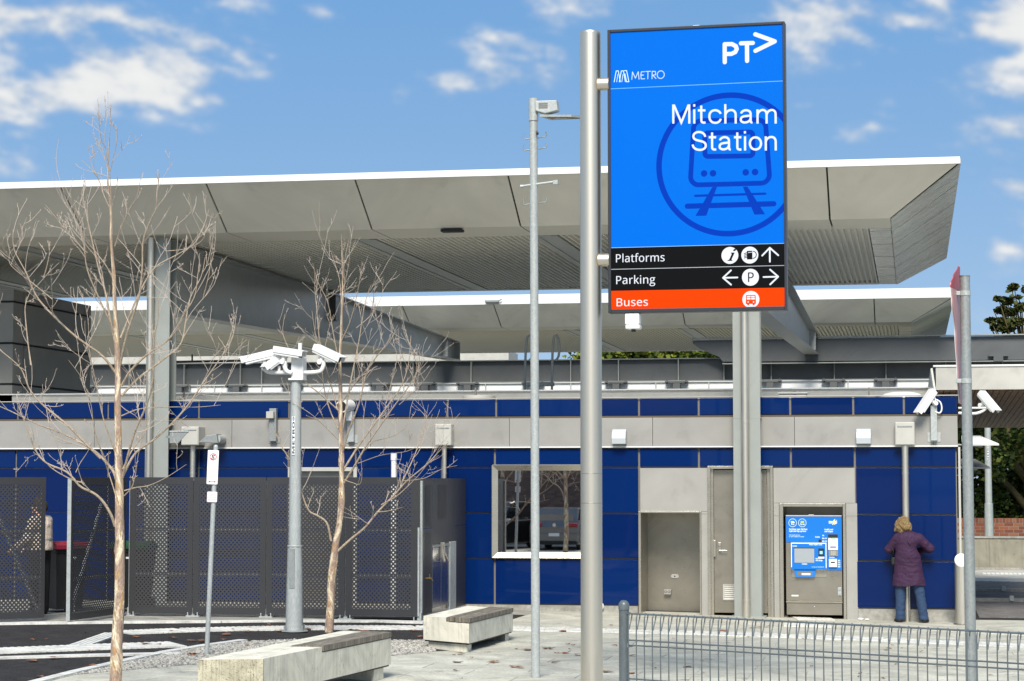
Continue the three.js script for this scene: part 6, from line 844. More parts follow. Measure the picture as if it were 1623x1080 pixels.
const skin = std([0.62, 0.36, 0.26], 0.6), jean = std([0.022, 0.05, 0.11], 0.85, 0, { bumpMap: rep(T.fabric, 0.25), bumpScale: 0.006 }), purple = std([0.034, 0.007, 0.038], 0.75, 0, { bumpMap: rep(T.fabric, 0.22), bumpScale: 0.012 }), hairM = std([0.62, 0.44, 0.2], 0.6, 0, { map: rep(T.timber, 0.12, 0.25), bumpMap: rep(T.timber, 0.1, 0.3), bumpScale: 0.01 });
{ // woman in a purple coat, back to the camera, looking down at something in her hands
  const b = [-0.085, 0.002, 0.285], o = thing('person', 'blond woman in a knee-length purple coat and jeans standing with her back turned', 'person', b);
  const hd = [-0.085, 1.505, -0.05], neck = [-0.07, 1.35, 0.01];
  const body = [[[-0.075, 1.36, 0.0], [-0.085, 1.45, -0.03], 0.052, 0.05], [hd, [-0.085, 1.52, -0.04], 0.088, 0.092, [0.86, 1.1, 1]], [[-0.085, 1.455, -0.1], [-0.085, 1.43, -0.12], 0.045, 0.03], [[-0.085, 1.49, -0.145], [-0.085, 1.475, -0.16], 0.012, 0.014], [[-0.17, 1.5, -0.05], [-0.17, 1.48, -0.05], 0.016], [[-0.0, 1.5, -0.05], [0.0, 1.48, -0.05], 0.016],
    [[0, 0.9, 0], [-0.03, 1.22, 0], 0.11, 0.1, [1.15, 1, 0.75]], [[-0.09, 0.85, 0], [-0.13, 0.48, 0.0], 0.07, 0.05], [[-0.13, 0.48, 0], [-0.14, 0.09, 0.02], 0.048, 0.034], [[0.09, 0.85, 0], [0.15, 0.48, 0], 0.07, 0.05], [[0.15, 0.48, 0], [0.215, 0.09, 0.02], 0.048, 0.034],
    [[-0.17, 1.27, 0], [-0.3, 1.12, -0.05], 0.04, 0.034], [[-0.3, 1.12, -0.05], [-0.12, 1.1, -0.27], 0.032, 0.026], [[0.14, 1.27, 0], [0.315, 1.14, -0.05], 0.04, 0.034], [[0.315, 1.14, -0.05], [0.09, 1.1, -0.27], 0.032, 0.026], [[-0.16, 1.26, 0], [0.13, 1.26, 0], 0.05]];
  part(o, 'body', [mcGeo(body, [-0.42, 0, -0.4], [0.42, 1.66, 0.25], 0.012, 0.03), hand(o, [-0.115, 1.1, -0.275], [0.7, 0.05, -0.7], [0, 1, 0], [-0.7, 0, -0.7]), hand(o, [0.075, 1.1, -0.28], [-0.8, 0.05, -0.6], [0, 1, 0], [-0.6, 0, 0.8])], skin);
  const face = o.children[0]; for (const s of [-1, 1]) part(face, 'eye', new THREE.SphereGeometry(0.011, 10, 8).toNonIndexed().translate(-0.085 + s * 0.033, 1.505, -0.132), M.white); part(face, 'mouth', new THREE.SphereGeometry(0.02, 10, 6).toNonIndexed().scale(1, 0.3, 0.3).translate(-0.085, 1.44, -0.152), std([0.4, 0.12, 0.1], 0.5));
  const lump = (p, f, a, sy = 0.6) => nz(p[0] * f + 3, p[1] * f * sy + 7, p[2] * f) * a;
  part(o, 'hair', mcGeo([[[-0.085, 1.53, -0.03], [-0.09, 1.49, 0.02], 0.098, 0.094, [1.08, 1, 1]], [[-0.17, 1.5, -0.03], [-0.185, 1.43, -0.01], 0.042, 0.03], [[0.0, 1.5, -0.03], [0.012, 1.43, -0.01], 0.042, 0.03], [[-0.13, 1.45, 0.05], [-0.13, 1.4, 0.045], 0.05, 0.035], [[-0.04, 1.44, 0.055], [-0.04, 1.395, 0.05], 0.05, 0.035]], [-0.28, 1.32, -0.2], [0.1, 1.68, 0.18], 0.007, 0.035, (f, p) => Math.max(f + nz(p[0] * 20 + p[1] * 8, p[1] * 14, p[2] * 20) * 0.024 + nz(p[0] * 50 + p[1] * 20, p[1] * 18, p[2] * 50) * 0.01, p[2] < -0.1 ? 0.2 * (-0.1 - p[2]) + (p[1] < 1.56 ? 0.02 : 0) : -1)), hairM);
  const coat = [[[-0.08, 1.27, 0], [0.05, 1.27, 0], 0.12, 0.12, [1, 1, 0.95]], [[-0.155, 1.3, 0.0], [0.125, 1.3, 0.0], 0.07, 0.07], [[-0.05, 1.28, 0], [-0.035, 0.98, 0.01], 0.155, 0.148, [1.08, 1, 0.85]], [[-0.035, 1.0, 0.01], [-0.045, 0.55, 0.0], 0.16, 0.205, [1.1, 1, 0.75]], [[0.02, 0.98, 0.01], [0.03, 0.55, 0.0], 0.145, 0.2, [1.1, 1, 0.75]], [[-0.1, 1.37, 0.005], [-0.045, 1.37, 0.005], 0.058, 0.058],
    [[-0.185, 1.28, 0], [-0.3, 1.12, -0.05], 0.078, 0.066], [[-0.3, 1.12, -0.05], [-0.15, 1.1, -0.25], 0.064, 0.048], [[0.155, 1.285, 0], [0.315, 1.14, -0.05], 0.08, 0.066], [[0.315, 1.14, -0.05], [0.13, 1.1, -0.25], 0.064, 0.048]];
  const wr = (p) => nz(p[0] * 8 + p[1] * 4, p[1] * 7, p[2] * 8) * 0.007 + (1 - Math.abs(nz(p[0] * 9 - p[1] * 9, p[1] * 8 + p[0] * 5, p[2] * 6))) * 0.011 - 0.008 + (p[1] < 0.95 ? Math.sin(p[0] * 42 + nz(p[1] * 3, 0, 0) * 2) * 0.006 * (0.95 - p[1]) * 2.2 : 0);
  const ct = part(o, 'coat', mcGeo(coat, [-0.45, 0.5, -0.36], [0.45, 1.46, 0.3], 0.011, 0.035, (f, p) => Math.max(f + wr(p), 0.565 + 0.01 * Math.sin(p[0] * 15) - p[1], p[1] - 1.435)), purple);
  part(ct, 'collar', mcGeo([[[-0.135, 1.375, 0.02], [-0.075, 1.38, 0.075], 0.024], [[-0.075, 1.38, 0.075], [-0.015, 1.375, 0.02], 0.024]], [-0.2, 1.3, -0.05], [0.06, 1.45, 0.13], 0.008, 0.02), purple); part(ct, 'back_tab', tube([[-0.01, 1.27, 0.155], [0.0, 1.235, 0.165], [0.018, 1.222, 0.165], [0.022, 1.245, 0.16]], 0.007, 6), std([0.05, 0.012, 0.055], 0.6));
  part(ct, 'back_seam', [tube([[-0.15, 1.08, 0.155], [-0.05, 1.02, 0.168], [0.04, 1.02, 0.168], [0.13, 1.08, 0.15]], 0.0035, 5), tube([[-0.19, 0.93, 0.12], [-0.03, 0.925, 0.182], [0.06, 0.925, 0.182], [0.2, 0.93, 0.12]], 0.0035, 5)], purple);
  const jw = (p) => (1 - Math.abs(nz(p[0] * 9 + p[1] * 5, p[1] * 10 - p[0] * 6, p[2] * 9))) * 0.012 - 0.009 + (p[1] < 0.2 ? nz(p[0] * 8, p[1] * 26, p[2] * 8) * 0.008 : 0);
  part(o, 'jeans', mcGeo([[[-0.1, 0.8, 0], [-0.135, 0.5, 0], 0.098, 0.08], [[-0.135, 0.5, 0], [-0.145, 0.05, 0.01], 0.078, 0.07], [[0.1, 0.8, 0], [0.15, 0.48, 0], 0.098, 0.08], [[0.15, 0.48, 0], [0.215, 0.05, 0.01], 0.078, 0.07]], [-0.3, 0.02, -0.15], [0.36, 0.9, 0.15], 0.009, 0.015, (f, p) => Math.max(f + jw(p), 0.05 - p[1])), jean);
  for (const [x, t] of [[-0.155, -0.4], [0.215, 0.35]]) part(o, 'shoe', mcGeo([[[0, 0.045, 0.03], [Math.sin(t) * 0.13, 0.03, -0.15], 0.045, 0.034], [[0, 0.07, 0.02], [0, 0.09, 0.01], 0.042, 0.042]], [-0.12, 0, -0.24], [0.12, 0.14, 0.12], 0.008, 0.02, (f, p) => Math.max(f, 0.004 - p[1])).translate(x, 0, 0), M.rubber);
  const hb = thing('handbag', 'small black handbag hanging at the woman\'s left side by its strap', 'handbag', b); part(hb, 'bag', rbox(-0.27, -0.2, 0.88, 1.0, -0.14, 0.0, 0.025, 3), M.rubber); part(hb, 'strap', [tube([[-0.25, 1.0, -0.08], [-0.24, 1.1, 0.02], [-0.28, 1.17, 0.03]], 0.009, 6), tube([[-0.25, 1.0, -0.12], [-0.28, 1.1, -0.14], [-0.3, 1.17, -0.1]], 0.009, 6)], M.rubber);
}
{ // second person behind the left gate leaf, facing left
  const b = [-13.015, 0.162, 3.3], o = thing('person', 'person in a cream jacket and black trousers half hidden behind the left gate leaf', 'person', b, Math.PI / 2 * 0.92);
  const cream = std([0.6, 0.5, 0.4], 0.8, 0, { bumpMap: rep(T.fabric, 0.3), bumpScale: 0.01 }), blk = std([0.008, 0.008, 0.009], 0.8);
  const A = [[[-0.2, 1.42, 0], [-0.26, 1.14, -0.08], 0.045, 0.038], [[-0.26, 1.14, -0.08], [-0.2, 1.0, -0.3], 0.036, 0.026], [[0.2, 1.42, 0], [0.26, 1.14, -0.08], 0.045, 0.038], [[0.26, 1.14, -0.08], [0.2, 1.0, -0.3], 0.036, 0.026]];
  part(o, 'body', [mcGeo([[[0, 1.44, 0], [0, 1.56, -0.03], 0.055, 0.052], [[0, 1.63, -0.04], [0, 1.65, -0.03], 0.09, 0.095, [0.85, 1.15, 1]], [[0, 1.57, -0.1], [0, 1.55, -0.11], 0.04, 0.03], [[0, 1.62, -0.135], [0, 1.6, -0.15], 0.012, 0.015], [[-0.085, 1.63, -0.03], [-0.085, 1.61, -0.03], 0.016], [[0.085, 1.63, -0.03], [0.085, 1.61, -0.03], 0.016], [[0, 0.95, 0], [0, 1.4, 0], 0.125, 0.14, [1.2, 1, 0.75]], [[-0.1, 0.9, 0], [-0.11, 0.08, 0], 0.08, 0.04], [[0.1, 0.9, 0], [0.11, 0.08, 0], 0.08, 0.04], ...A], [-0.4, 0, -0.4], [0.4, 1.8, 0.3], 0.014, 0.03), hand(o, [-0.2, 1.0, -0.3], [0, -0.3, -1], [0, 1, -0.3], [1, 0, 0]), hand(o, [0.2, 1.0, -0.3], [0, -0.3, -1], [0, 1, -0.3], [-1, 0, 0])], skin);
  const f = o.children[0]; for (const s of [-1, 1]) part(f, 'eye', new THREE.SphereGeometry(0.011, 10, 8).toNonIndexed().translate(s * 0.033, 1.64, -0.125), M.white); part(f, 'mouth', new THREE.SphereGeometry(0.02, 10, 6).toNonIndexed().scale(1, 0.3, 0.3).translate(0, 1.565, -0.142), std([0.4, 0.12, 0.1], 0.5));
  part(o, 'hair', mcGeo([[[0, 1.68, -0.02], [0, 1.62, 0.02], 0.105, 0.095]], [-0.16, 1.45, -0.2], [0.16, 1.83, 0.16], 0.009, 0.03, (q, p) => Math.max(q + nz(p[0] * 30, p[1] * 20, p[2] * 30) * 0.01, p[2] < -0.09 ? 0.02 : -1)), std([0.03, 0.018, 0.01], 0.6));
  const jk = part(o, 'jacket', mcGeo([[[-0.1, 1.35, 0], [0.1, 1.35, 0], 0.14, 0.14, [1, 1, 0.9]], [[-0.19, 1.42, 0], [0.19, 1.42, 0], 0.08], [[0, 1.3, 0], [0, 1.02, 0.01], 0.2, 0.21, [1, 1, 0.85]], [[-0.2, 1.4, 0], [-0.26, 1.14, -0.07], 0.082, 0.07], [[-0.26, 1.14, -0.07], [-0.2, 1.02, -0.27], 0.068, 0.05], [[0.2, 1.4, 0], [0.26, 1.14, -0.07], 0.082, 0.07], [[0.26, 1.14, -0.07], [0.2, 1.02, -0.27], 0.068, 0.05]], [-0.4, 0.9, -0.35], [0.4, 1.55, 0.3], 0.012, 0.035, (q, p) => Math.max(q + nz(p[0] * 10, p[1] * 14, p[2] * 10) * 0.008, 0.97 - p[1], p[1] - 1.5)), cream);
  part(jk, 'stripe', mcGeo([[[0, 1.3, 0], [0, 1.02, 0.01], 0.203, 0.213, [1, 1, 0.85]]], [-0.3, 1.08, -0.25], [0.3, 1.24, 0.25], 0.012, 0.01, (q, p) => Math.max(q, 1.12 - p[1], p[1] - 1.17)), std([0.3, 0.31, 0.33], 0.8));
  part(o, 'trousers', mcGeo([[[-0.1, 0.92, 0], [-0.12, 0.05, 0.01], 0.115, 0.075], [[0.1, 0.92, 0], [0.12, 0.05, 0.01], 0.115, 0.075], [[-0.05, 0.98, 0], [0.05, 0.98, 0], 0.15]], [-0.28, 0.02, -0.22], [0.28, 1.1, 0.22], 0.012, 0.02, (q, p) => Math.max(q, 0.05 - p[1], p[1] - 1.0)), blk);
  for (const x of [-0.12, 0.12]) part(o, 'shoe', mcGeo([[[0, 0.045, 0.03], [0, 0.03, -0.16], 0.045, 0.036], [[0, 0.07, 0.02], [0, 0.09, 0.01], 0.042]], [-0.1, 0, -0.24], [0.1, 0.14, 0.12], 0.009, 0.02, (q, p) => Math.max(q, 0.004 - p[1])).translate(x, 0, 0), M.rubber);
}

// ------------------------------------------------------------------ entrance canopy with timber slats, right of the building
{
  const o = thing('entrance_canopy', 'white-edged entrance canopy with brown timber slat soffit at the right edge', 'canopy', [0, 0, 0]);
  const x0 = 0.366, x1 = 3.0, z0 = -1, z1 = -12, yT = 4.016, yB = 3.633, yR = 2.2 + (760.6 - 680) / 3400 * 46.6;
  part(o, 'fascia', rbox(x0, x1, yB, yT - 0.015, z0 - 0.06, z0, 0.004), M.offWhite); part(o, 'cap', rbox(x0 - 0.04, x1, yT - 0.014, yT + 0.016, z0 - 0.3, z0 + 0.02, 0.004), M.fascia);
  part(o, 'side_fascia', slab([x0 - 0.05, yT - 0.03, z0 + 0.001], [x0 - 0.001, yB + 0.0, z0 + 0.001], [x0 - 0.001, yB, z1], [x0 - 0.05, yT - 0.03, z1], 0.03), M.soffitPale);
  part(o, 'roof_sheet', box(x0 + 0.001, x1, yT - 0.05, yT - 0.02, z1, z0 - 0.07), M.offWhite);
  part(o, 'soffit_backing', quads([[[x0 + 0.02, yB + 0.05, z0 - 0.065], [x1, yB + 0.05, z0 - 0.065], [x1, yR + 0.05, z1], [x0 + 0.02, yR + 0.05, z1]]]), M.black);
  const w = 0.088, p = 0.098; let i = 0; for (let x = x0 + 0.03; x < 2.9; x += p, i++) part(o, 'slat', slab([x, yB + 0.004, z0 - 0.07], [x, yR + 0.004, z1], [x + w, yR + 0.004, z1], [x + w, yB + 0.004, z0 - 0.07], -0.025), M.slat[(i * 7) % 3 ? 0 : 1]);
  part(o, 'rear_fascia', box(x0, x1, yR - 0.02, yT - 0.03, z1 - 0.05, z1 - 0.002), M.paintDarkShade);
}
// ------------------------------------------------------------------ street beyond the right end: rails, concrete wall, brick wall
{
  const zc = -19.6, x0 = 0.7, x1 = 9;
  const w = thing('concrete_wall', 'low stained concrete wall beside the ramp at the right edge', 'wall'); part(w, 'wall', box(x0, x1, -0.1, 0.773, zc - 0.3, zc), M.concreteWall); part(w, 'coping', rbox(x0, x1, 0.773 + 0.001, 0.819, zc - 0.33, zc + 0.03, 0.006), M.plinth); part(w, 'foot_strip', box(x0, x1, -0.05, 0.07, zc + 0.001, zc + 0.12), M.plinth);
  part(w, 'joint', box(1.77, 1.77 + 0.02, 0.05, 0.72, zc - 0.01, zc + 0.003), M.joint);
  struct('ramp_strip', [box(x0, x1, -0.05, 0.012, zc + 0.13, zc + 6.0)], phys([0.6, 0.58, 0.53], 0.9, 0, { specularIntensity: 0.1, map: rep(T.paving, 3) }));
  struct('road_strip', [box(x0 + 0.3, x1, -0.05, 0.01, -13.4, -1.2)], phys([0.33, 0.31, 0.28], 0.9, 0, { specularIntensity: 0.1, map: rep(T.asphalt, 1.3) }));
  const rail = (z, label) => { const o = thing('kerb_rail', label, 'kerb rail'); part(o, 'rail', rbox(x0 + 0.3, x1, 0.0, 0.07, z - 0.1, z + 0.1, 0.01), M.plinth); for (let x = x0 + 1.0; x < 4; x += 0.9) part(o, 'stud', rbox(x - 0.04, x + 0.04, 0.02, 0.12, z + 0.06, z + 0.13, 0.01), M.galvLight); };
  rail(-9.325, 'farther pale kerb with studs on the ramp at the right edge'); rail(-5.77, 'nearer pale kerb with studs on the ramp at the right edge');
  const t = new THREE.Group(); t.name = numbered('tactile_strip'); t.userData = { kind: 'structure' }; scene.add(t); for (let i = 0; i < 10; i++) part(t, 'tactile_tile', [rbox(1.55 + i * 0.1, 1.63 + i * 0.1, 0.0, 0.025, -17.6, -17.1, 0.004)], M.white);
  // brick wall, brick by brick
  const zb = -23, o = thing('brick_wall', 'red brick wall with an upright top course, behind the concrete wall', 'wall'), r = rng(8), yT = 1.201, mats = [[0.22, 0.07, 0.035], [0.27, 0.085, 0.04], [0.17, 0.052, 0.03], [0.25, 0.1, 0.05]].map((c) => std(c, 0.85));
  part(o, 'mortar', box(0.9, 9, -0.1, yT - 0.004, zb - 0.22, zb - 0.006), std([0.3, 0.26, 0.22], 0.95));
  const g0 = rbox(-0.115, 0.115, -0.038, 0.038, -0.1, 0, 0.004), g1 = rbox(-0.038, 0.038, -0.055, 0.055, -0.21, 0.004, 0.004), put = (g, x, y) => { const m = part(o, 'brick', g, mats[Math.floor(r() * 4)]); m.position.set(x, y, zb); };
  for (let x = 1.25; x < 3.6; x += 0.086) put(g1, x, yT - 0.055);
  for (let j = 0; j < 7; j++) for (let x = 1.2 + (j % 2) * 0.12; x < 3.6; x += 0.24) put(g0, x, yT - 0.16 - j * 0.086);
  struct('lawn_strip', box(0.9, 9, 0.0, 0.62, zb + 0.02, zc - 0.36), std([0.06, 0.11, 0.02], 0.95));
  const fp = thing('camera_pole', 'far galvanised pole with black lettering in front of the brick wall', 'camera pole', [1.85, 0, -21.5]);
  part(fp, 'lower_pole', lathe([[0.125, 0], [0.105, 1.575], [0.1, 1.607]], 8), M.galvLight); part(fp, 'upper_pole', lathe([[0.088, 1.607], [0.075, 4.1]], 8), M.galvLight); stencil(fp, 'METRO', [-0.005, 2.908, 0.095], 0.5, 0.05);
}
// ------------------------------------------------------------------ leafy trees
function leafyTree(name, label, base, h, crown, nLeaf, leaf, cols, seed, trunkR, limbsN, group) { // crown: list of [x, y, z, rx, ry, rz] clumps relative to the base
  const o = thing(name, label, 'tree', base, 0, group), r = rng(seed), limbs = [limbGeo([[0, -0.1, 0], [0.05, h * 0.3, 0.05], [-0.04, h * 0.6, 0], [0, h * 0.9, 0]], trunkR, trunkR * 0.25, 9)];
  part(o, 'trunk', limbs, std([0.12, 0.105, 0.05], 0.95, 0, { map: rep(T.twigbark, 0.5) }));
  crown.slice(0, limbsN).forEach((c) => part(o, 'limb', limbGeo([[0, Math.min(c[1] * 0.5, h * 0.45), 0], [c[0] * 0.5, c[1] * 0.8, c[2] * 0.5], [c[0], c[1], c[2]]], trunkR * 0.5, 0.015, 6), o.children[0].material));
  const P = [], groups = cols.map(() => []);
  for (let i = 0; i < nLeaf; i++) {
    const c = crown[Math.floor(r() * crown.length)], u = r() * 6.283, v = Math.acos(2 * r() - 1), q = Math.pow(r(), 0.4), x = c[0] + Math.sin(v) * Math.cos(u) * c[3] * q, y = c[1] + Math.cos(v) * c[4] * q, z = c[2] + Math.sin(v) * Math.sin(u) * c[5] * q;
    if (nz(x * 1.3 + seed, y * 1.3, z * 1.3) < -0.18) continue;
    const a = r() * 6.28, t = r() * 1.2 - 0.6, s = leaf * (0.6 + r() * 0.8), d = V(Math.cos(a) * Math.cos(t), Math.sin(t), Math.sin(a) * Math.cos(t)).multiplyScalar(s), e = V(r() - 0.5, r() - 0.5, r() - 0.5).cross(d).normalize().multiplyScalar(s * 0.42), p = V(x, y, z), f = (w) => w.toArray();
    groups[Math.floor(r() * cols.length)].push([f(p), f(p.clone().addScaledVector(d, 0.5).add(e)), f(p.clone().add(d)), f(p.clone().addScaledVector(d, 0.5).sub(e))]);
  }
  const cr = part(o, 'crown', quads(groups[0]), phys(cols[0], 0.6, 0, { side: THREE.DoubleSide, transmission: 0, specularIntensity: 0.4 })); groups.slice(1).forEach((g, i) => part(cr, 'foliage', quads(g), phys(cols[i + 1], 0.6, 0, { side: THREE.DoubleSide, specularIntensity: 0.4 })));
  return o;
}
{
  const G = [[0.04, 0.07, 0.014], [0.06, 0.1, 0.022], [0.025, 0.045, 0.011], [0.12, 0.14, 0.026]];
  const clumps = (seed, n, rx, y0, y1, rz, s) => { const r = rng(seed), L = []; for (let i = 0; i < n; i++) { const a = r() * 6.28, q = Math.sqrt(r()), y = mix(y0, y1, r()); L.push([Math.cos(a) * rx * q, y, Math.sin(a) * rz * q, s * (0.6 + r() * 0.7), s * (0.5 + r() * 0.5), s * (0.6 + r() * 0.7)]); } return L; };
  leafyTree('evergreen_tree', 'dark evergreen tree behind the brick wall, nearest the building end', [1.9, 0, -27], 5.5, clumps(1, 26, 2.2, 0.6, 5.2, 1.6, 1.0), 24000, 0.15, G, 61, 0.17, 8, 'evergreens behind the brick wall');
  leafyTree('evergreen_tree', 'dark evergreen tree with a thick mossy trunk at the right edge', [3.05, 0, -25.5], 5.2, clumps(2, 24, 2.4, 2.6, 5.4, 1.5, 0.9), 13000, 0.13, G, 62, 0.26, 8);
  leafyTree('evergreen_tree', 'dark evergreen tree filling the gap behind the others at the right edge', [4.2, 0, -31], 6, clumps(3, 30, 3.6, 0.8, 5.4, 2, 1.1), 16000, 0.15, [G[2], G[0], G[2]], 63, 0.2, 6);
  solo('far_building', [box(-60, -15.483, -0.1, 7.2, -50, -48)], M.offWhite, 'plain beige far building glimpsed between long beam and rear canopy', 'building');
  // the tree whose top stands against the sky at the right edge
  { const bx = 3.699, b = [bx, 0, -38], yTop = 8.395, L = []; const k = 72 / 3400, pts = [[1607,468,10,9],[1600,482,14,8],[1586,481,7,5],[1580,500,9,6],[1574,514,8,5],[1590,497,12,8],[1604,500,14,10],[1616,476,12,10],[1620,495,14,12],[1594,515,14,9],[1612,518,16,10],[1598,526,16,8],[1568,509,6,4],[1582,524,8,6],[1630,470,14,14],[1640,500,20,18],[1610,462,7,5],[1625,540,30,14],[1600,545,24,10]]; const r = rng(6);
    for (const [px, py, w, h] of pts) L.push([(px - 1628) * k, 2.2 + (760.6 - py) * k, (r() - 0.5) * 0.8, w * k * 0.62, h * k * 0.6, w * k * 0.62]);
    leafyTree('conifer_tree', 'knobbly dark green tree top against the sky at the right edge', b, yTop + 0.4, L, 6000, 0.13, [[0.06, 0.075, 0.018], [0.095, 0.1, 0.025], [0.035, 0.045, 0.012]], 64, 0.12, 19); }
  // far trees glimpsed between roof and beam
  const far = [[0.11, 0.15, 0.02], [0.2, 0.22, 0.03], [0.05, 0.08, 0.015]], lab = ['yellow-green tree glimpsed over the long beam just right of the big pole', 'yellow-green tree glimpsed over the long beam under the sensor of the sign', 'olive tree glimpsed over the long beam left of the tapered beam end'];
  [[975, 1], [1030, 2], [1095, 3]].forEach(([px, s], i) => leafyTree('far_tree', lab[i], [mix(-15.503, -9.675, (px - 960) / 180), 0, -75 - i], 9, clumps(20 + s, 22, 1.9, 6.2, 9.6, 1.4, 1.0), 9000, 0.26, i === 2 ? [far[2], far[0]] : far, 70 + s, 0.16, 5));
}

// ------------------------------------------------------------------ what the mirror window reflects: parked cars before a brown brick wall, and a bare tree, all behind the camera
function car(label, at, turn, paint, hatch, o = thing('parked_car', label, 'car', at, turn)) { // nose towards +z
  const L = hatch ? 4.25 : 4.5, w = 0.89, hR = hatch ? 1.45 : 1.66, body = phys(paint, 0.3, 0.4, { clearcoat: 1, clearcoatRoughness: 0.03 }), tint = phys([0.02, 0.022, 0.025], 0.05, 0, { clearcoat: 1 }), l = L / 2;
  const lower = extrude([[-l, 0.35], [-l + 0.05, 0.25], [l - 0.1, 0.22], [l, 0.4], [l - 0.02, 0.68], [l - 0.2, 0.84], [l - 1.05, 0.98], [-l + 0.15, 1.0], [-l, 0.8]], w * 2 - 0.1, 0.05).rotateY(-Math.PI / 2).translate(w - 0.05, 0, 0);
  part(o, 'body', lower, body);
  const y0 = 0.98, cab = [[l - 1.1, y0], [l - 1.9, hR - 0.05], [l - 2.3, hR], [-l + 0.75, hR - 0.03], [hatch ? -l + 0.3 : -l + 0.2, y0]]; const cg = extrude(cab, w * 2 - 0.34, 0.05).rotateY(-Math.PI / 2).translate(w - 0.17, 0, 0); part(o, 'cabin', cg, body);
  const gl = (a, b, c, d) => slab(a, b, c, d, 0.006); const wx = w - 0.13;
  part(o, 'windscreen', gl([-wx + 0.08, y0 + 0.06, l - 1.1], [wx - 0.08, y0 + 0.06, l - 1.1], [wx - 0.16, hR - 0.1, l - 1.82], [-wx + 0.16, hR - 0.1, l - 1.82]), tint);
  part(o, 'rear_window', gl([wx - 0.1, y0 + 0.06, -l + 0.24], [-wx + 0.1, y0 + 0.06, -l + 0.24], [-wx + 0.18, hR - 0.12, -l + 0.62], [wx - 0.18, hR - 0.12, -l + 0.62]), tint);
  for (const s of [-1, 1]) { part(o, 'side_window', gl([s * (w - 0.115), y0 + 0.05, -l + 0.6], [s * (w - 0.115), y0 + 0.05, l - 1.35], [s * (w - 0.118), hR - 0.12, l - 1.95], [s * (w - 0.118), hR - 0.12, -l + 0.85]), tint); part(o, 'door_mirror', rbox(s * (w + 0.02) - 0.1, s * (w + 0.02) + 0.1, 0.98, 1.1, l - 1.4, l - 1.28, 0.03, 2), M.galvLight);
    part(o, 'headlight', rbox(s * 0.62 - 0.17, s * 0.62 + 0.17, 0.66, 0.8, l - 0.18, l + 0.02, 0.04, 2), std([0.7, 0.72, 0.75], 0.15)); part(o, 'tail_light', rbox(s * 0.64 - 0.2, s * 0.64 + 0.2, 0.84, 0.97, -l - 0.065, -l + 0.1, 0.03, 2), std([0.4, 0.02, 0.03], 0.2));
    for (const z of [l - 0.85, -l + 0.8]) { const wh = part(o, 'wheel', rod([s * (w - 0.2), 0.33, z], [s * (w + 0.012), 0.33, z], 0.33, 0.33, 26), M.rubber); part(wh, 'rim', [rod([s * (w + 0.012), 0.33, z], [s * (w + 0.02), 0.33, z], 0.08, 0.08, 12), ...[...Array(5)].map((_, k) => { const a = k * 1.2566; return rod([s * (w + 0.016), 0.33, z], [s * (w + 0.016), 0.33 + Math.sin(a) * 0.23, z + Math.cos(a) * 0.23], 0.035, 0.028, 6); }), new THREE.TorusGeometry(0.23, 0.02, 6, 24).toNonIndexed().rotateY(Math.PI / 2).translate(s * (w + 0.014), 0.33, z)], M.galvLight); } }
  part(o, 'rear_bumper', rbox(-w + 0.03, w - 0.03, 0.3, 0.62, -l - 0.1, -l + 0.1, 0.05, 2), body); part(o, 'lower_bumper', rbox(-w + 0.08, w - 0.08, 0.24, 0.36, -l - 0.105, -l + 0.1, 0.03), M.black); part(o, 'number_plate', rbox(-0.19, 0.19, 0.5, 0.61, -l - 0.11, -l - 0.095, 0.004), M.white); part(o, 'badge', rod([0, 0.9, -l - 0.056], [0, 0.9, -l - 0.07], 0.06, 0.06, 18), M.steelPole); part(o, 'grille', rbox(-0.45, 0.45, 0.42, 0.6, l - 0.06, l + 0.015, 0.02), M.black);
  return o;
}
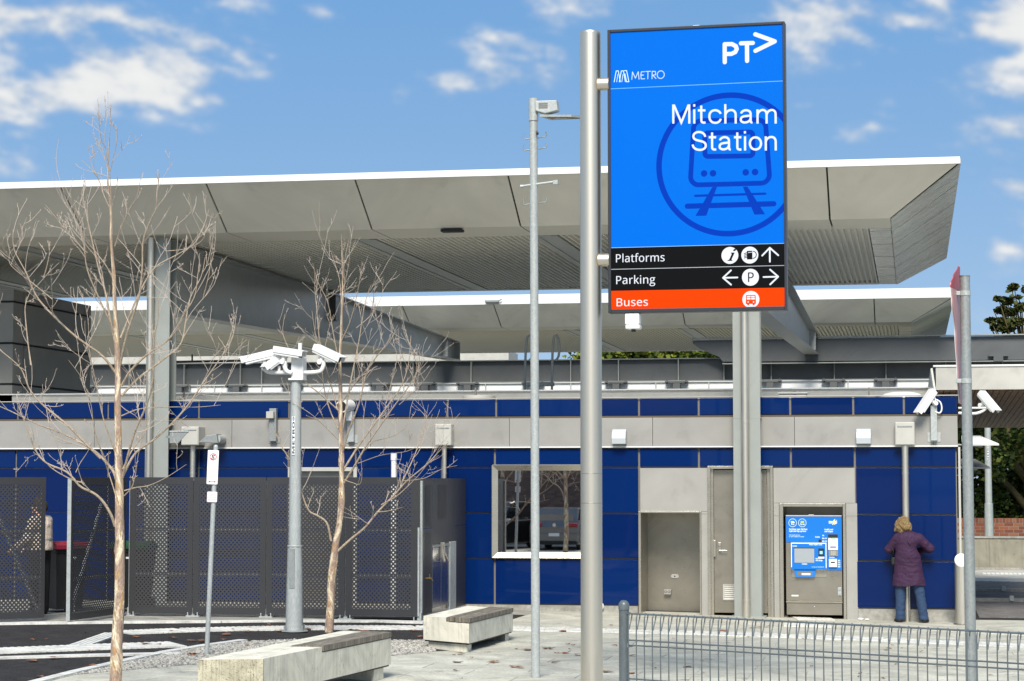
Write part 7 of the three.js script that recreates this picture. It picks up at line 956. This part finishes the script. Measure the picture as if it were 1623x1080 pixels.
{

  const yG = -0.3;
  car('grey hatchback by the brown brick wall, its tail seen in the mirror window', [-12.523, yG, 43.2], 0.0, [0.14, 0.14, 0.14], true);
  car('black car left of the grey hatchback, seen in the mirror window', [-13.991 - 0.95, yG, 42.6], Math.PI + 0.24, [0.03, 0.03, 0.032], false);
  const o = thing('car_park_wall', 'dark brown brick wall behind the parked cars, seen in the mirror window', 'wall', [-15, yG, 48]), m = std([0.16, 0.12, 0.1], 0.9), mats = [[0.14, 0.095, 0.08], [0.17, 0.115, 0.095], [0.12, 0.08, 0.068]].map((c) => std(c, 0.85)), r = rng(9);
  part(o, 'mortar', box(-6, 7, -0.2, 4.2, 0.01, 0.3), m); part(o, 'coping', box(-6.05, 7.05, 4.2, 4.3, -0.02, 0.32), M.joint);
  const by = [[], [], []]; for (let j = 0; j < 49; j++) for (let x = -6 + (j % 2) * 0.12; x < 6.8; x += 0.24) by[Math.floor(r() * 3)].push(box(x, x + 0.228, j * 0.086, j * 0.086 + 0.074, 0, 0.02));
  by.forEach((b, i) => { const q = part(o, 'bricks', b, mats[i]); q.userData.kind = 'stuff'; });
}
{ // the bare tree in front of the parked cars
  const z = 37, yG = -0.3, x = -11.027 + 1.5, b = [x, yG, z], q = (dx, y) => [x + dx, yG + y];
  bareTree('bare_tree', 'bare tree in the car park before the cars, seen in the mirror window', b, [q(0, 0), q(0.02, 0.6), q(0.1, 1.3), q(0.16, 2.2), q(0.2, 3.2), q(0.22, 4.4)], [0.1, 0.08, 0.07, 0.055, 0.035, 0.01],
    [[[q(0.08, 1.1), q(-0.3, 1.45), q(-0.75, 1.7), q(-1.05, 2.2), q(-1.2, 2.7)], 0.03, 0.1], [[q(0.14, 1.9), q(-0.1, 2.1), q(-0.5, 2.2), q(-0.8, 2.4)], 0.02, -0.2], [[q(0.16, 2.2), q(-0.1, 2.6), q(-0.3, 3.1)], 0.02, 0.2], [[q(0.14, 1.8), q(0.5, 2.3), q(0.7, 3.1)], 0.03, 0.2], [[q(0.2, 2.8), q(0.6, 3.3), q(0.7, 4)], 0.02, -0.2], [[q(0.2, 2.9), q(-0.1, 3.5), q(-0.2, 4.1)], 0.02, 0.2]], 55, 2.5);
}
renderer.render(scene, camera);
